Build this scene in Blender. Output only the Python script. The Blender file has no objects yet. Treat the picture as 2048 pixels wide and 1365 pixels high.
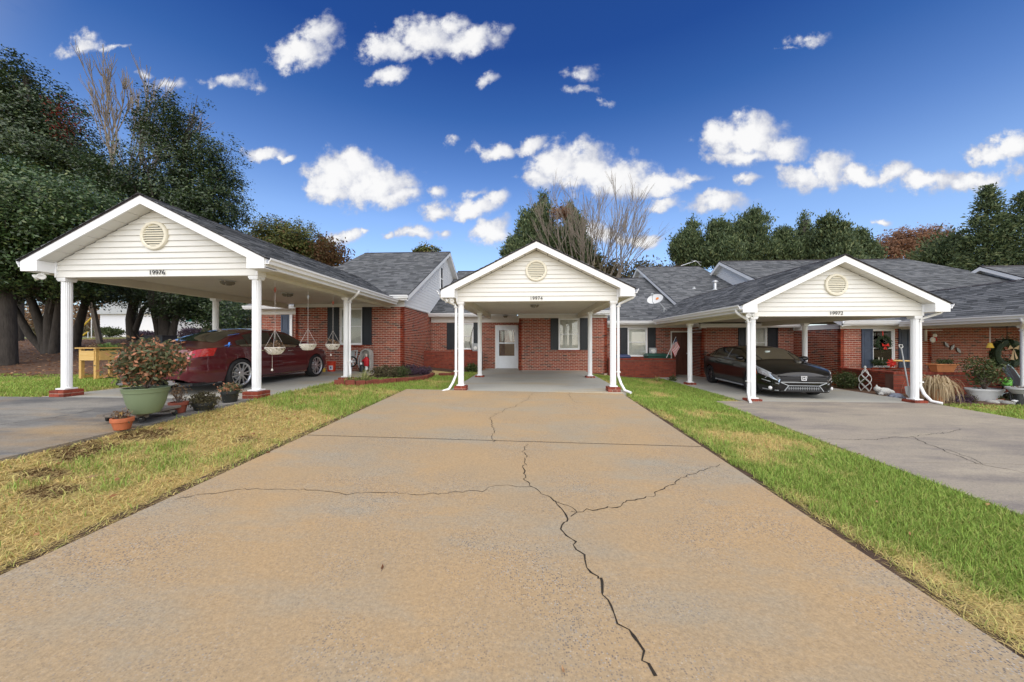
import bpy, math, random
import numpy as np
from mathutils import Vector, Matrix
R = math.radians
random.seed(11); rng = np.random.default_rng(11)
scene = bpy.context.scene
col = scene.collection

# ------------------------------------------------------------------ camera
FPX, CZ = 683.0, 1.29
YAW = math.atan(36 / 683.0); SA, CA = math.sin(YAW), math.cos(YAW)
cd = bpy.data.cameras.new('camera'); cam = bpy.data.objects.new('camera', cd); col.objects.link(cam)
cd.sensor_width = 36; cd.lens = 36 * FPX / 2048; cd.clip_end = 3000; cd.clip_start = .05
cam.location = (0, 0, CZ); cam.rotation_euler = (R(90.13), 0, YAW)
scene.camera = cam

# ------------------------------------------------------------------ sun, exposure
SUN_EL, SUN_AZ = 44, 172          # azimuth clockwise from +Y: behind the camera, to the right
sd = bpy.data.lights.new('sun', 'SUN'); sun = bpy.data.objects.new('sun', sd); col.objects.link(sun)
sd.energy = 2.45; sd.angle = R(100); sd.color = (1, .945, .87)
_d = Vector((math.sin(R(SUN_AZ)) * math.cos(R(SUN_EL)), math.cos(R(SUN_AZ)) * math.cos(R(SUN_EL)), math.sin(R(SUN_EL))))
sun.rotation_euler = (-_d).to_track_quat('-Z', 'Y').to_euler()
vs = scene.view_settings
vs.view_transform = 'Standard'; vs.look = 'None'; vs.gamma = 1; vs.exposure = .9; vs.use_curve_mapping = False

# ------------------------------------------------------------------ world: blue sky with cumulus
world = bpy.data.worlds.new('World'); scene.world = world; world.use_nodes = True
nt = world.node_tree; nt.nodes.clear()
def N(t, **k):
    n = nt.nodes.new(t)
    for a, b in k.items(): setattr(n, a, b)
    return n
def setin(sock, v):
    if hasattr(v, 'is_output'): nt.links.new(v, sock)
    else: sock.default_value = v
def M(op, a, b=0.0, c=None, clamp=False):
    n = N('ShaderNodeMath', operation=op, use_clamp=clamp); setin(n.inputs[0], a); setin(n.inputs[1], b)
    if c is not None: setin(n.inputs[2], c)
    return n.outputs[0]
def VM(op, a, b=None):
    n = N('ShaderNodeVectorMath', operation=op); setin(n.inputs[0], a)
    if b is not None: setin(n.inputs[1], b)
    return n.outputs['Value'] if op in ('LENGTH', 'DOT_PRODUCT') else n.outputs['Vector']
def MIX(f, a, b):
    n = N('ShaderNodeMix', data_type='RGBA'); setin(n.inputs[0], f); setin(n.inputs[6], a); setin(n.inputs[7], b)
    return n.outputs[2]
def SST(x, a, b):
    n = N('ShaderNodeMapRange', interpolation_type='SMOOTHSTEP'); setin(n.inputs[0], x)
    n.inputs[1].default_value = a; n.inputs[2].default_value = b; return n.outputs[0]
def NOISE(v, scale, detail=5, rough=.55):
    n = N('ShaderNodeTexNoise'); setin(n.inputs['Vector'], v); n.inputs['Scale'].default_value = scale
    n.inputs['Detail'].default_value = detail; n.inputs['Roughness'].default_value = rough
    return n.outputs
tc = N('ShaderNodeTexCoord'); D = tc.outputs['Generated']
sky = N('ShaderNodeTexSky', sky_type='NISHITA'); sky.sun_disc = False
sky.sun_elevation = R(SUN_EL); sky.sun_rotation = R(SUN_AZ); sky.air_density = 1.0; sky.dust_density = .6; sky.ozone_density = 3.0
sep = N('ShaderNodeSeparateXYZ'); setin(sep.inputs[0], D)
dx, dy, dz = sep.outputs
front = M('GREATER_THAN', dy, .08)
dyc = M('MAXIMUM', dy, .08)
P = N('ShaderNodeCombineXYZ'); setin(P.inputs[0], M('DIVIDE', dx, dyc)); setin(P.inputs[1], M('DIVIDE', dz, dyc)); P = P.outputs[0]
nz = NOISE(P, 5.5, 7, .62)
off = VM('SCALE', VM('SUBTRACT', nz['Color'], (.5, .5, .5))); off.node.inputs['Scale'].default_value = .13
P2 = VM('ADD', P, off)
# cumulus: (px, py, half width, half height, softness 0 crisp .. 1 wisp), turned into directions
CL = [(600,110,62,34,.5),(640,70,48,44,.5),(622,45,26,26,.7),(775,98,60,26,.4),(850,70,75,42,.4),(930,80,80,34,.5),(900,45,45,26,.6),(1000,60,30,20,.9),
 (775,150,48,20,.5),(970,160,30,16,.7),(1165,145,50,26,.9),(1160,182,45,14,.9),(1215,200,25,10,1),(150,92,60,16,.9),(165,78,30,18,.8),(230,95,50,8,1),
 (460,158,65,17,.9),(515,168,26,16,.9),(340,172,60,18,.9),(300,150,30,10,1),(530,302,46,17,.4),(575,310,18,9,.6),(670,352,62,42,.1),(705,335,50,34,.1),(745,365,80,40,.1),(790,388,52,22,.2),(660,380,50,22,.1),
 (985,293,42,17,.4),(1060,288,40,15,.5),(1075,355,40,28,.4),(1110,328,62,42,.15),(1170,330,70,48,.1),(1230,350,80,40,.15),(1310,368,80,26,.4),(1380,362,42,14,.7),
 (1440,270,48,34,.1),(1500,270,66,38,.1),(1560,298,48,26,.2),(1480,310,66,22,.2),(1600,350,55,26,.4),(1660,340,52,34,.2),(1720,352,52,20,.5),(1790,340,44,22,.4),(1860,355,90,22,.4),(1960,358,80,20,.5),
 (1985,312,48,22,.5),(2030,290,48,30,.4),(1610,74,56,13,1),(1580,85,30,8,1),(875,420,46,20,.4),(945,415,50,26,.4),(985,402,32,18,.5),(830,466,32,16,.3),(790,470,15,14,.6),(885,472,18,12,.6),
 (690,472,52,17,.4),(735,468,14,12,.6),(980,462,46,28,.3),(1440,412,66,22,.3),(1320,404,34,16,.4),(1290,478,60,17,.4),(1190,470,42,26,.4),(875,380,28,16,.7),(950,385,34,15,.8),(910,280,18,12,.9),
 (1495,364,26,14,.5),(1770,440,24,10,.6),(1240,480,30,12,.6),(2120,330,90,40,.3),(-120,300,140,40,.6),(2300,200,120,40,.6)]
fld = None
for px, py, rx, ry, so in CL:
    u = (px - 1024) / FPX; v = (684 - py) / FPX
    ex, ey = -SA + u * CA, CA + u * SA
    p, q = ex / ey, v / ey
    k = 1 / ey
    d = VM('MULTIPLY', VM('SUBTRACT', P2, (p + .0, q + .0, 0)), (FPX / (rx * 1.42 * k * k), FPX / (ry * 1.38 * k), 0))
    val = M('MULTIPLY_ADD', VM('LENGTH', d), -1.0, 1.0 - .34 * so)
    if so > .55: val = M('MULTIPLY', val, 1.0 - .75 * (so - .5))
    fld = val if fld is None else M('MAXIMUM', fld, val)
fine = NOISE(P, 22, 6, .58)['Fac']
dens = M('ADD', fld, M('MULTIPLY', M('SUBTRACT', fine, .5), 1.25))
cl_f = M('MULTIPLY', M('MULTIPLY', SST(dens, .02, .52), .97), front)
# the sky goes on outside the view, cumulus thickened to whiten ambient light
nb = NOISE(VM('MULTIPLY', D, (1, 1, 1.9)), 3.2, 7, .6)['Fac']
side = M('MULTIPLY', M('SUBTRACT', 1.0, SST(dy, .25, .5)), SST(dz, .02, .12))
cl_b = M('MULTIPLY', SST(nb, .41, .53), side)
cl = M('MAXIMUM', cl_f, cl_b, clamp=True)
tone = NOISE(P2, 9, 5, .6)['Fac']
cshade = MIX(SST(M('ADD', dens, M('MULTIPLY', M('SUBTRACT', tone, .5), 1.3)), .12, .80), (.56, .585, .68, 1), (.98, .975, .97, 1))
# clear sky: Nishita, deepened
gr = N('ShaderNodeValToRGB'); setin(gr.inputs[0], dz); el_ = gr.color_ramp.elements
GR = [(0, (.80, .82, .92)), (.24, (.86, .88, .97)), (.32, (.80, .85, .97)), (.43, (.48, .62, .85)), (.545, (.22, .41, .70)), (.64, (.12, .28, .60)), (1, (.10, .25, .55))]
while len(el_) < len(GR): el_.new(.5)
for k_, (p_, c_) in zip(el_, GR): k_.position = p_; k_.color = (*c_, 1)
gm = VM('MULTIPLY', sky.outputs[0], gr.outputs[0])
bgs = N('ShaderNodeBackground'); setin(bgs.inputs[0], gm); bgs.inputs[1].default_value = .115
bgc = N('ShaderNodeBackground'); setin(bgc.inputs[0], cshade); bgc.inputs[1].default_value = .54
mxs = N('ShaderNodeMixShader'); setin(mxs.inputs[0], cl); nt.links.new(bgs.outputs[0], mxs.inputs[1]); nt.links.new(bgc.outputs[0], mxs.inputs[2])
wo = N('ShaderNodeOutputWorld'); nt.links.new(mxs.outputs[0], wo.inputs[0])
world.cycles.sampling_method = 'MANUAL'; world.cycles.sample_map_resolution = 512

# ------------------------------------------------------------------ helpers
def at(px, py, Y=None, X=None, Z=None):
    """pixel of the photograph -> world point on the plane Y=, X= or Z="""
    u = (px - 1024) / FPX; v = (684 - py) / FPX
    ex, ey = -SA + u * CA, CA + u * SA
    t = Y / ey if Y is not None else X / ex if X is not None else (Z - CZ) / v
    return Vector((t * ex, t * ey, CZ + t * v))

WL = {}
def wl(o): return WL.get(o.name, Vector((0, 0, 0))) if o else Vector((0, 0, 0))

class MB:
    def __init__(s, mtx=None): s.v = []; s.f = []; s.m = mtx
    def add(s, vs_, fs):
        n = len(s.v)
        if s.m is not None: vs_ = [s.m @ Vector(p) for p in vs_]
        s.v.extend([tuple(p) for p in vs_]); s.f.extend([tuple(i + n for i in f) for f in fs]); return s
    def box(s, x0, x1, y0, y1, z0, z1):
        return s.add([(x0,y0,z0),(x1,y0,z0),(x1,y1,z0),(x0,y1,z0),(x0,y0,z1),(x1,y0,z1),(x1,y1,z1),(x0,y1,z1)],
                     [(0,3,2,1),(4,5,6,7),(0,1,5,4),(1,2,6,5),(2,3,7,6),(3,0,4,7)])
    def bar(s, a, b, w, h=None, up=(0, 0, 1)):
        a, b = Vector(a), Vector(b); h = h or w; d = (b - a).normalized(); up = Vector(up)
        if abs(d.dot(up)) > .98: up = Vector((1, 0, 0))
        r = d.cross(up).normalized(); u = r.cross(d)
        q = [(-w/2, -h/2), (w/2, -h/2), (w/2, h/2), (-w/2, h/2)]
        vs_ = [a + r*i + u*j for i, j in q] + [b + r*i + u*j for i, j in q]
        return s.add(vs_, [(0,1,2,3),(7,6,5,4),(0,4,5,1),(1,5,6,2),(2,6,7,3),(3,7,4,0)])
    def tube(s, pts, r, n=8, cap=True):
        pts = [Vector(p) for p in pts]; k = len(pts)
        rr = r if isinstance(r, (list, tuple)) else [r] * k
        vs_, fs = [], []; ref = None
        for i, p in enumerate(pts):
            d = (pts[min(i+1, k-1)] - pts[max(i-1, 0)])
            d = d.normalized() if d.length > 1e-9 else Vector((0, 0, 1))
            if ref is None: ref = Vector((1, 0, 0)) if abs(d.x) < .8 else Vector((0, 1, 0))
            a = d.cross(ref).normalized(); b = d.cross(a); ref = -b if False else ref
            for j in range(n):
                t = 2 * math.pi * j / n
                vs_.append(p + (a * math.cos(t) + b * math.sin(t)) * rr[i])
        for i in range(k - 1):
            for j in range(n):
                fs.append((i*n+j, i*n+(j+1) % n, (i+1)*n+(j+1) % n, (i+1)*n+j))
        if cap: fs += [tuple(range(n))[::-1], tuple((k-1)*n + j for j in range(n))]
        return s.add(vs_, fs)
    def lathe(s, prof, c=(0, 0, 0), n=20, axis='z', sx=1, sy=1):
        vs_, fs = [], []
        for r, z in prof:
            for j in range(n):
                t = 2 * math.pi * j / n; x, y = r * math.cos(t) * sx, r * math.sin(t) * sy
                p = (x, y, z) if axis == 'z' else (x, -z, y) if axis == 'y' else (z, x, y)
                vs_.append((c[0]+p[0], c[1]+p[1], c[2]+p[2]))
        for i in range(len(prof) - 1):
            for j in range(n):
                fs.append((i*n+j, i*n+(j+1) % n, (i+1)*n+(j+1) % n, (i+1)*n+j))
        ring_ = abs(prof[0][0]-prof[-1][0]) < .06*max(prof[0][0],1e-9) and len(prof) > 4 and prof[0][0] > 1e-6
        if prof[0][0] > 1e-6 and not ring_: fs.append(tuple(range(n))[::-1])
        if prof[-1][0] > 1e-6 and not ring_: fs.append(tuple((len(prof)-1)*n + j for j in range(n)))
        return s.add(vs_, fs)
    def prism(s, poly, y0, y1):
        """polygon in x,z extruded along y"""
        n = len(poly)
        return s.add([(x, y0, z) for x, z in poly] + [(x, y1, z) for x, z in poly],
                     [tuple(range(n)), tuple(range(2*n-1, n-1, -1))] + [(i, n+i, n+(i+1) % n, (i+1) % n) for i in range(n)])
    def zprism(s, poly, z0, z1):
        n = len(poly)
        return s.add([(x, y, z0) for x, y in poly] + [(x, y, z1) for x, y in poly],
                     [tuple(range(n-1, -1, -1)), tuple(range(n, 2*n))] + [(i, (i+1) % n, n+(i+1) % n, n+i) for i in range(n)])
    def build(s, name, mat_, parent=None, smooth=False, local=False, bevel=0):
        o_ = Vector((0, 0, 0)) if local or parent is None else wl(parent)
        me = bpy.data.meshes.new(name)
        me.from_pydata([(x-o_.x, y-o_.y, z-o_.z) for x, y, z in s.v], [], s.f)
        me.validate()
        if smooth:
            me.polygons.foreach_set('use_smooth', [True] * len(me.polygons))
            try: me.set_sharp_from_angle(angle=R(smooth if smooth is not True else 40))
            except Exception: pass
        o = obj(name, me, mat_, parent)
        if bevel:
            b = o.modifiers.new('bevel', 'BEVEL'); b.width = bevel; b.segments = 2; b.limit_method = 'ANGLE'
        return o
def obj(name, me, mat_, parent=None, loc=None):
    o = bpy.data.objects.new(name, me); col.objects.link(o)
    if mat_ is not None and not me.materials: me.materials.append(mat_ if not isinstance(mat_, str) else MT[mat_])
    if parent: o.parent = parent; WL[o.name] = wl(parent)
    if loc is not None: o.location = loc
    return o
def thing(name, label, cat, loc=(0, 0, 0), rz=0, group=None, rot=None):
    o = bpy.data.objects.new(name, None); col.objects.link(o)
    o.location = loc; o.rotation_euler = rot or (0, 0, rz); o.empty_display_size = .2
    WL[o.name] = Vector(loc); tag(o, label, cat, group); return o
def tag(o, label=None, cat=None, group=None, kind=None):
    if label: o['label'] = label
    if cat: o['category'] = cat
    if group: o['group'] = group
    if kind: o['kind'] = kind
    return o
def npmesh(name, V, F, mat_, parent=None, colr=None):
    """numpy quads/tris -> mesh; V (n,3), F (m,k)"""
    o_ = wl(parent); V = np.asarray(V, np.float32) - np.array(o_, np.float32); F = np.asarray(F, np.int32)
    me = bpy.data.meshes.new(name); k = F.shape[1]
    me.vertices.add(len(V)); me.vertices.foreach_set('co', V.ravel())
    me.loops.add(F.size); me.loops.foreach_set('vertex_index', F.ravel())
    me.polygons.add(len(F)); me.polygons.foreach_set('loop_start', np.arange(0, F.size, k, dtype=np.int32))
    me.update(calc_edges=True)
    if colr is not None:
        ca = me.color_attributes.new('Col', 'FLOAT_COLOR', 'POINT')
        c4 = np.ones((len(V), 4), np.float32); c4[:, :3] = colr; ca.data.foreach_set('color', c4.ravel())
    return obj(name, me, mat_, parent)

# ------------------------------------------------------------------ materials
MT = {}
def mk(key):
    m = bpy.data.materials.new(key); m.use_nodes = True; MT[key] = m
    t = m.node_tree; b = t.nodes['Principled BSDF']; return m, t, b
def mat(key, c, rough=.6, var=.12, sc=6, bump=0, bsc=60, metal=0, spec=.4, coat=0, island=0, c2=None, stretch=None, emit=0, thr=None):
    m, t, b = mk(key); ln = t.links.new
    g = t.nodes.new('ShaderNodeNewGeometry'); pos = g.outputs['Position']
    if stretch:
        mp = t.nodes.new('ShaderNodeMapping'); mp.inputs['Scale'].default_value = stretch; ln(pos, mp.inputs[0]); pos = mp.outputs[0]
    n = t.nodes.new('ShaderNodeTexNoise'); n.inputs['Scale'].default_value = sc; n.inputs['Detail'].default_value = 5; n.inputs['Roughness'].default_value = .62
    ln(pos, n.inputs['Vector'])
    a = c2 or tuple(min(1, k * (1 + var)) for k in c); d = c if c2 else tuple(k * (1 - var) for k in c)
    mx = t.nodes.new('ShaderNodeMix'); mx.data_type = 'RGBA'
    mr = t.nodes.new('ShaderNodeMapRange'); lo, hi = thr or (.3, .7); mr.inputs[1].default_value = lo; mr.inputs[2].default_value = hi
    ln(n.outputs['Fac'], mr.inputs[0]); ln(mr.outputs[0], mx.inputs[0])
    mx.inputs[6].default_value = (*d, 1); mx.inputs[7].default_value = (*a, 1)
    out = mx.outputs[2]
    if island:
        oi = t.nodes.new('ShaderNodeObjectInfo'); ad = t.nodes.new('ShaderNodeMath'); ad.operation = 'ADD'
        ln(g.outputs['Random Per Island'], ad.inputs[0]); ln(oi.outputs['Random'], ad.inputs[1])
        fr = t.nodes.new('ShaderNodeMath'); fr.operation = 'FRACT'; ln(ad.outputs[0], fr.inputs[0])
        r2 = t.nodes.new('ShaderNodeMapRange'); r2.inputs[3].default_value = 1 - island; r2.inputs[4].default_value = 1 + island
        ln(fr.outputs[0], r2.inputs[0])
        vm = t.nodes.new('ShaderNodeVectorMath'); vm.operation = 'SCALE'; ln(out, vm.inputs[0]); ln(r2.outputs[0], vm.inputs['Scale']); out = vm.outputs[0]
    ln(out, b.inputs['Base Color'])
    b.inputs['Roughness'].default_value = rough; b.inputs['Metallic'].default_value = metal
    b.inputs['Specular IOR Level'].default_value = spec; b.inputs['Coat Weight'].default_value = coat; b.inputs['Coat Roughness'].default_value = .03
    if emit: ln(out, b.inputs['Emission Color']); b.inputs['Emission Strength'].default_value = emit
    if bump:
        n2 = t.nodes.new('ShaderNodeTexNoise'); n2.inputs['Scale'].default_value = bsc; n2.inputs['Detail'].default_value = 4; ln(pos, n2.inputs['Vector'])
        bp = t.nodes.new('ShaderNodeBump'); bp.inputs['Strength'].default_value = bump; bp.inputs['Distance'].default_value = .02
        ln(n2.outputs['Fac'], bp.inputs['Height']); ln(bp.outputs[0], b.inputs['Normal'])
    return m
def ramp_mat(key, stops, rough=.8, bump=.3, bsc=90, nvar=.35, nsc=14, spec=.3):
    """colour of each piece picked from a ramp at random, plus fine noise"""
    m, t, b = mk(key); ln = t.links.new
    g = t.nodes.new('ShaderNodeNewGeometry'); oi = t.nodes.new('ShaderNodeObjectInfo')
    ad = t.nodes.new('ShaderNodeMath'); ad.operation = 'ADD'; ln(g.outputs['Random Per Island'], ad.inputs[0]); ln(oi.outputs['Random'], ad.inputs[1])
    fr = t.nodes.new('ShaderNodeMath'); fr.operation = 'FRACT'; ln(ad.outputs[0], fr.inputs[0])
    cr = t.nodes.new('ShaderNodeValToRGB'); e = cr.color_ramp.elements
    while len(e) < len(stops): e.new(.5)
    for k, (p, c) in zip(e, stops): k.position = p; k.color = (*c, 1)
    ln(fr.outputs[0], cr.inputs[0])
    n = t.nodes.new('ShaderNodeTexNoise'); n.inputs['Scale'].default_value = nsc; n.inputs['Detail'].default_value = 5; ln(g.outputs['Position'], n.inputs['Vector'])
    mr = t.nodes.new('ShaderNodeMapRange'); mr.inputs[1].default_value = .25; mr.inputs[2].default_value = .75; mr.inputs[3].default_value = 1-nvar; mr.inputs[4].default_value = 1+nvar
    ln(n.outputs['Fac'], mr.inputs[0])
    vm = t.nodes.new('ShaderNodeVectorMath'); vm.operation = 'SCALE'; ln(cr.outputs[0], vm.inputs[0]); ln(mr.outputs[0], vm.inputs['Scale'])
    ln(vm.outputs[0], b.inputs['Base Color']); b.inputs['Roughness'].default_value = rough; b.inputs['Specular IOR Level'].default_value = spec
    if bump:
        n2 = t.nodes.new('ShaderNodeTexNoise'); n2.inputs['Scale'].default_value = bsc; ln(g.outputs['Position'], n2.inputs['Vector'])
        bp = t.nodes.new('ShaderNodeBump'); bp.inputs['Strength'].default_value = bump; bp.inputs['Distance'].default_value = .01
        ln(n2.outputs['Fac'], bp.inputs['Height']); ln(bp.outputs[0], b.inputs['Normal'])
    return m
def leaf_mat(key, stops, rough=.45, spec=.35, trans=.25):
    m = ramp_mat(key, stops, rough, 0, 1, .2, 1.3, spec); t = m.node_tree; b = t.nodes['Principled BSDF']
    src = b.inputs['Base Color'].links[0].from_socket
    tr = t.nodes.new('ShaderNodeBsdfTranslucent'); t.links.new(src, tr.inputs[0])
    mx = t.nodes.new('ShaderNodeMixShader'); mx.inputs[0].default_value = trans
    out = t.nodes['Material Output']; t.links.new(b.outputs[0], mx.inputs[1]); t.links.new(tr.outputs[0], mx.inputs[2]); t.links.new(mx.outputs[0], out.inputs[0])
    return m
def glass_mat(key, tint, fac=.12, rough=.02, ior=1.5):
    m, t, b = mk(key); ln = t.links.new
    tr = t.nodes.new('ShaderNodeBsdfTransparent'); tr.inputs[0].default_value = (*tint, 1)
    gl = t.nodes.new('ShaderNodeBsdfGlossy'); gl.inputs['Roughness'].default_value = rough
    fz = t.nodes.new('ShaderNodeFresnel'); fz.inputs[0].default_value = ior
    ad = t.nodes.new('ShaderNodeMath'); ad.operation = 'ADD'; ad.use_clamp = True; ad.inputs[1].default_value = fac; ln(fz.outputs[0], ad.inputs[0])
    mx = t.nodes.new('ShaderNodeMixShader'); ln(ad.outputs[0], mx.inputs[0]); ln(tr.outputs[0], mx.inputs[1]); ln(gl.outputs[0], mx.inputs[2])
    ln(mx.outputs[0], t.nodes['Material Output'].inputs[0]); return m

ramp_mat('brick', [(0, (.050, .022, .020)), (.14, (.21, .040, .022)), (.45, (.31, .058, .027)), (.75, (.24, .045, .024)), (.9, (.36, .09, .043)), (1, (.10, .03, .024))], .85, .5, 120, .25, 9)
ramp_mat('brick_red', [(0, (.16, .035, .022)), (.5, (.27, .055, .03)), (1, (.21, .045, .03))], .85, .5, 120, .3, 9)
mat('mortar', (.56, .47, .38), .95, .2, 5, .4, 80)
mat('mortar_dirty', (.15, .075, .055), .95, .3, 3, .4, 80)
ramp_mat('shingle', [(0, (.066, .070, .076)), (.35, (.112, .118, .124)), (.7, (.172, .178, .186)), (1, (.082, .087, .094))], .95, .8, 260, .22, 40, .15)
mat('drip', (.03, .024, .024), .7)
mat('vinyl', (.70, .69, .64), .45, .03, 3, .05, 30)
mat('white', (.82, .83, .83), .4, .03, 3)
mat('trim', (.76, .75, .72), .45, .04, 3)
mat('cream', (.66, .63, .53), .55, .05, 2, .05, 30)
mat('ceilpaint', (.70, .67, .57), .6, .06, 1.5, .05, 30)
mat('ventcream', (.72, .68, .55), .5, .04)
mat('dark', (.012, .012, .013), .6)
mat('shutter_black', (.012, .016, .022), .45, .15)
mat('shutter_blue', (.055, .075, .115), .5, .15)
mat('blind', (.74, .73, .66), .8, .05)
mat('interior', (.04, .038, .035), .9)
mat('curtain', (.62, .62, .6), .9, .1, 20)
glass_mat('glass', (.97, .98, .975), .0)
mat('door_white', (.72, .77, .82), .4, .03)
mat('door_brown', (.10, .035, .02), .5, .3, 12, stretch=(1, 1, .1))
mat('number', (.02, .02, .02), .5)
mat('galv', (.55, .56, .57), .4, .1, 10, metal=.7)
mat('greymetal', (.36, .38, .39), .5, .1)
mat('lampglass', (.20, .19, .15), .2, .1)
mat('lens', (.75, .75, .72), .25, .05)
def concrete(key, c1, c2, dark, dthr, tan=None, agg=.6):
    m, t, b = mk(key); ln = t.links.new
    g = t.nodes.new('ShaderNodeNewGeometry'); pos = g.outputs['Position']
    def noise(sc, det=6, ro=.6, st=None):
        n = t.nodes.new('ShaderNodeTexNoise'); n.inputs['Scale'].default_value = sc; n.inputs['Detail'].default_value = det; n.inputs['Roughness'].default_value = ro
        if st:
            mp = t.nodes.new('ShaderNodeMapping'); mp.inputs['Scale'].default_value = st; ln(pos, mp.inputs[0]); ln(mp.outputs[0], n.inputs['Vector'])
        else: ln(pos, n.inputs['Vector'])
        return n.outputs['Fac']
    def rng_(s, a, b_, o0=0, o1=1):
        r = t.nodes.new('ShaderNodeMapRange'); r.inputs[1].default_value = a; r.inputs[2].default_value = b_; r.inputs[3].default_value = o0; r.inputs[4].default_value = o1; ln(s, r.inputs[0]); return r.outputs[0]
    def mul(a, b_):
        n = t.nodes.new('ShaderNodeMath'); n.operation = 'MULTIPLY'; ln(a, n.inputs[0])
        if isinstance(b_, (int, float)): n.inputs[1].default_value = b_
        else: ln(b_, n.inputs[1])
        return n.outputs[0]
    def mix(f, a, b_):
        n = t.nodes.new('ShaderNodeMix'); n.data_type = 'RGBA'; ln(f, n.inputs[0])
        for s, v in ((6, a), (7, b_)):
            if isinstance(v, tuple): n.inputs[s].default_value = (*v, 1)
            else: ln(v, n.inputs[s])
        return n.outputs[2]
    c = mix(rng_(noise(.55, 5), .35, .65), c1, c2)
    c = mix(rng_(noise(1.4, 6, .7, (.35, 1, 1)), dthr, dthr + .2, 0, .75), c, dark)
    if tan: c = mix(rng_(noise(.9, 5, .6, (.3, 1, 1)), .52, .68, 0, .75), c, tan)
    fine = rng_(noise(45, 4, .7), .25, .75, .80, 1.2)
    vm = t.nodes.new('ShaderNodeVectorMath'); vm.operation = 'SCALE'; ln(c, vm.inputs[0]); ln(fine, vm.inputs['Scale']); c = vm.outputs[0]
    bpsrc = noise(70, 4)
    if agg:
        vo = t.nodes.new('ShaderNodeTexVoronoi'); vo.inputs['Scale'].default_value = 85; ln(pos, vo.inputs['Vector'])
        sx = t.nodes.new('ShaderNodeSeparateXYZ'); ln(vo.outputs['Color'], sx.inputs[0])
        patch = rng_(noise(.8, 5, .65), .42, .64, .12, 1)
        near = rng_(vo.outputs['Distance'], .30, .46, 1, 0)
        dk = mul(mul(near, rng_(sx.outputs[0], 1 - .30 * agg, 1 - .30 * agg + .04)), patch)
        lt = mul(mul(near, rng_(sx.outputs[1], 1 - .14 * agg, 1 - .14 * agg + .04)), patch)
        c = mix(mul(dk, .9), c, (.075, .085, .105)); c = mix(mul(lt, .6), c, (.5, .48, .44))
    ln(c, b.inputs['Base Color']); b.inputs['Roughness'].default_value = .85; b.inputs['Specular IOR Level'].default_value = .25
    bp = t.nodes.new('ShaderNodeBump'); bp.inputs['Strength'].default_value = .5; bp.inputs['Distance'].default_value = .006
    ln(bpsrc, bp.inputs['Height']); ln(bp.outputs[0], b.inputs['Normal'])
concrete('drive_tan', (.415, .285, .15), (.35, .268, .168), (.315, .285, .22), .47, agg=2.0)
concrete('drive_grey', (.215, .21, .195), (.25, .235, .205), (.062, .066, .074), .43, (.36, .24, .11), .4)
concrete('drive_mauve', (.28, .245, .205), (.32, .28, .22), (.155, .14, .138), .46, (.43, .375, .29), .35)
concrete('slab', (.42, .41, .36), (.36, .36, .33), (.26, .26, .23), .56, (.42, .33, .20), 0)
mat('crack', (.028, .022, .015), .95, .3, 30)
mat('soil', (.075, .045, .028), .95, .4, 9, .8, 25)
mat('mulch', (.085, .045, .028), .95, .5, 14, .9, 30, c2=(.16, .09, .05))
mat('lawn_base', (.36, .275, .115), .95, .3, 22, 1, 60, c2=(.60, .46, .20), stretch=(1, .6, 1))
mat('far_lawn', (.16, .22, .05), .95, .3, 1.2, .4, 40, c2=(.28, .22, .10))
mat('road', (.12, .12, .125), .9, .15, 3)

# ------------------------------------------------------------------ ground
_lx = [-200, -60, -9.7, -5.2, -3.2, 2.3, 4.65, 12, 60, 200]
_lz = [.2, .10, .045, .04, -.195, -.272, -.489, -.56, -1.0, -1.2]
def sstep(a, b, x): t = np.clip((x - a) / (b - a), 0, 1); return t * t * (3 - 2 * t)
def ground(x, y):
    x = np.asarray(x, float); y = np.asarray(y, float)
    ycl = np.interp(x, [-6, -3, 3, 5, 12, 14], [6.3, 8.0, 8.0, 8.7, 8.7, 7.5])
    z = np.interp(x, _lx, _lz) + .027 * np.minimum(np.maximum(y, -30), ycl)
    wl_ = 1 - sstep(-12.5, -9.7, x)
    z = z + wl_ * (.105 * np.clip(y - 9.6, 0, 12) + .02 * np.clip(y - 21.6, 0, 20))
    return z
def gz(x, y): return float(ground(x, y))
gx = np.concatenate([np.linspace(-900, -60, 12), np.linspace(-50, -14, 25), np.linspace(-13.5, 14, 111), np.linspace(15, 50, 20), np.linspace(60, 900, 12)])
gy = np.concatenate([np.linspace(-300, -8, 8), np.linspace(-6, 22, 85), np.linspace(23, 60, 25), np.linspace(70, 1200, 14)])
GX, GY = np.meshgrid(gx, gy); nxg, nyg = len(gx), len(gy)
idx = np.arange(nxg * nyg).reshape(nyg, nxg)
Fq = np.stack([idx[:-1, :-1], idx[:-1, 1:], idx[1:, 1:], idx[1:, :-1]], -1).reshape(-1, 4)
tag(npmesh('ground', np.stack([GX, GY, ground(GX, GY) - .02], -1).reshape(-1, 3), Fq, MT['lawn_base']), kind='structure')

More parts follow.
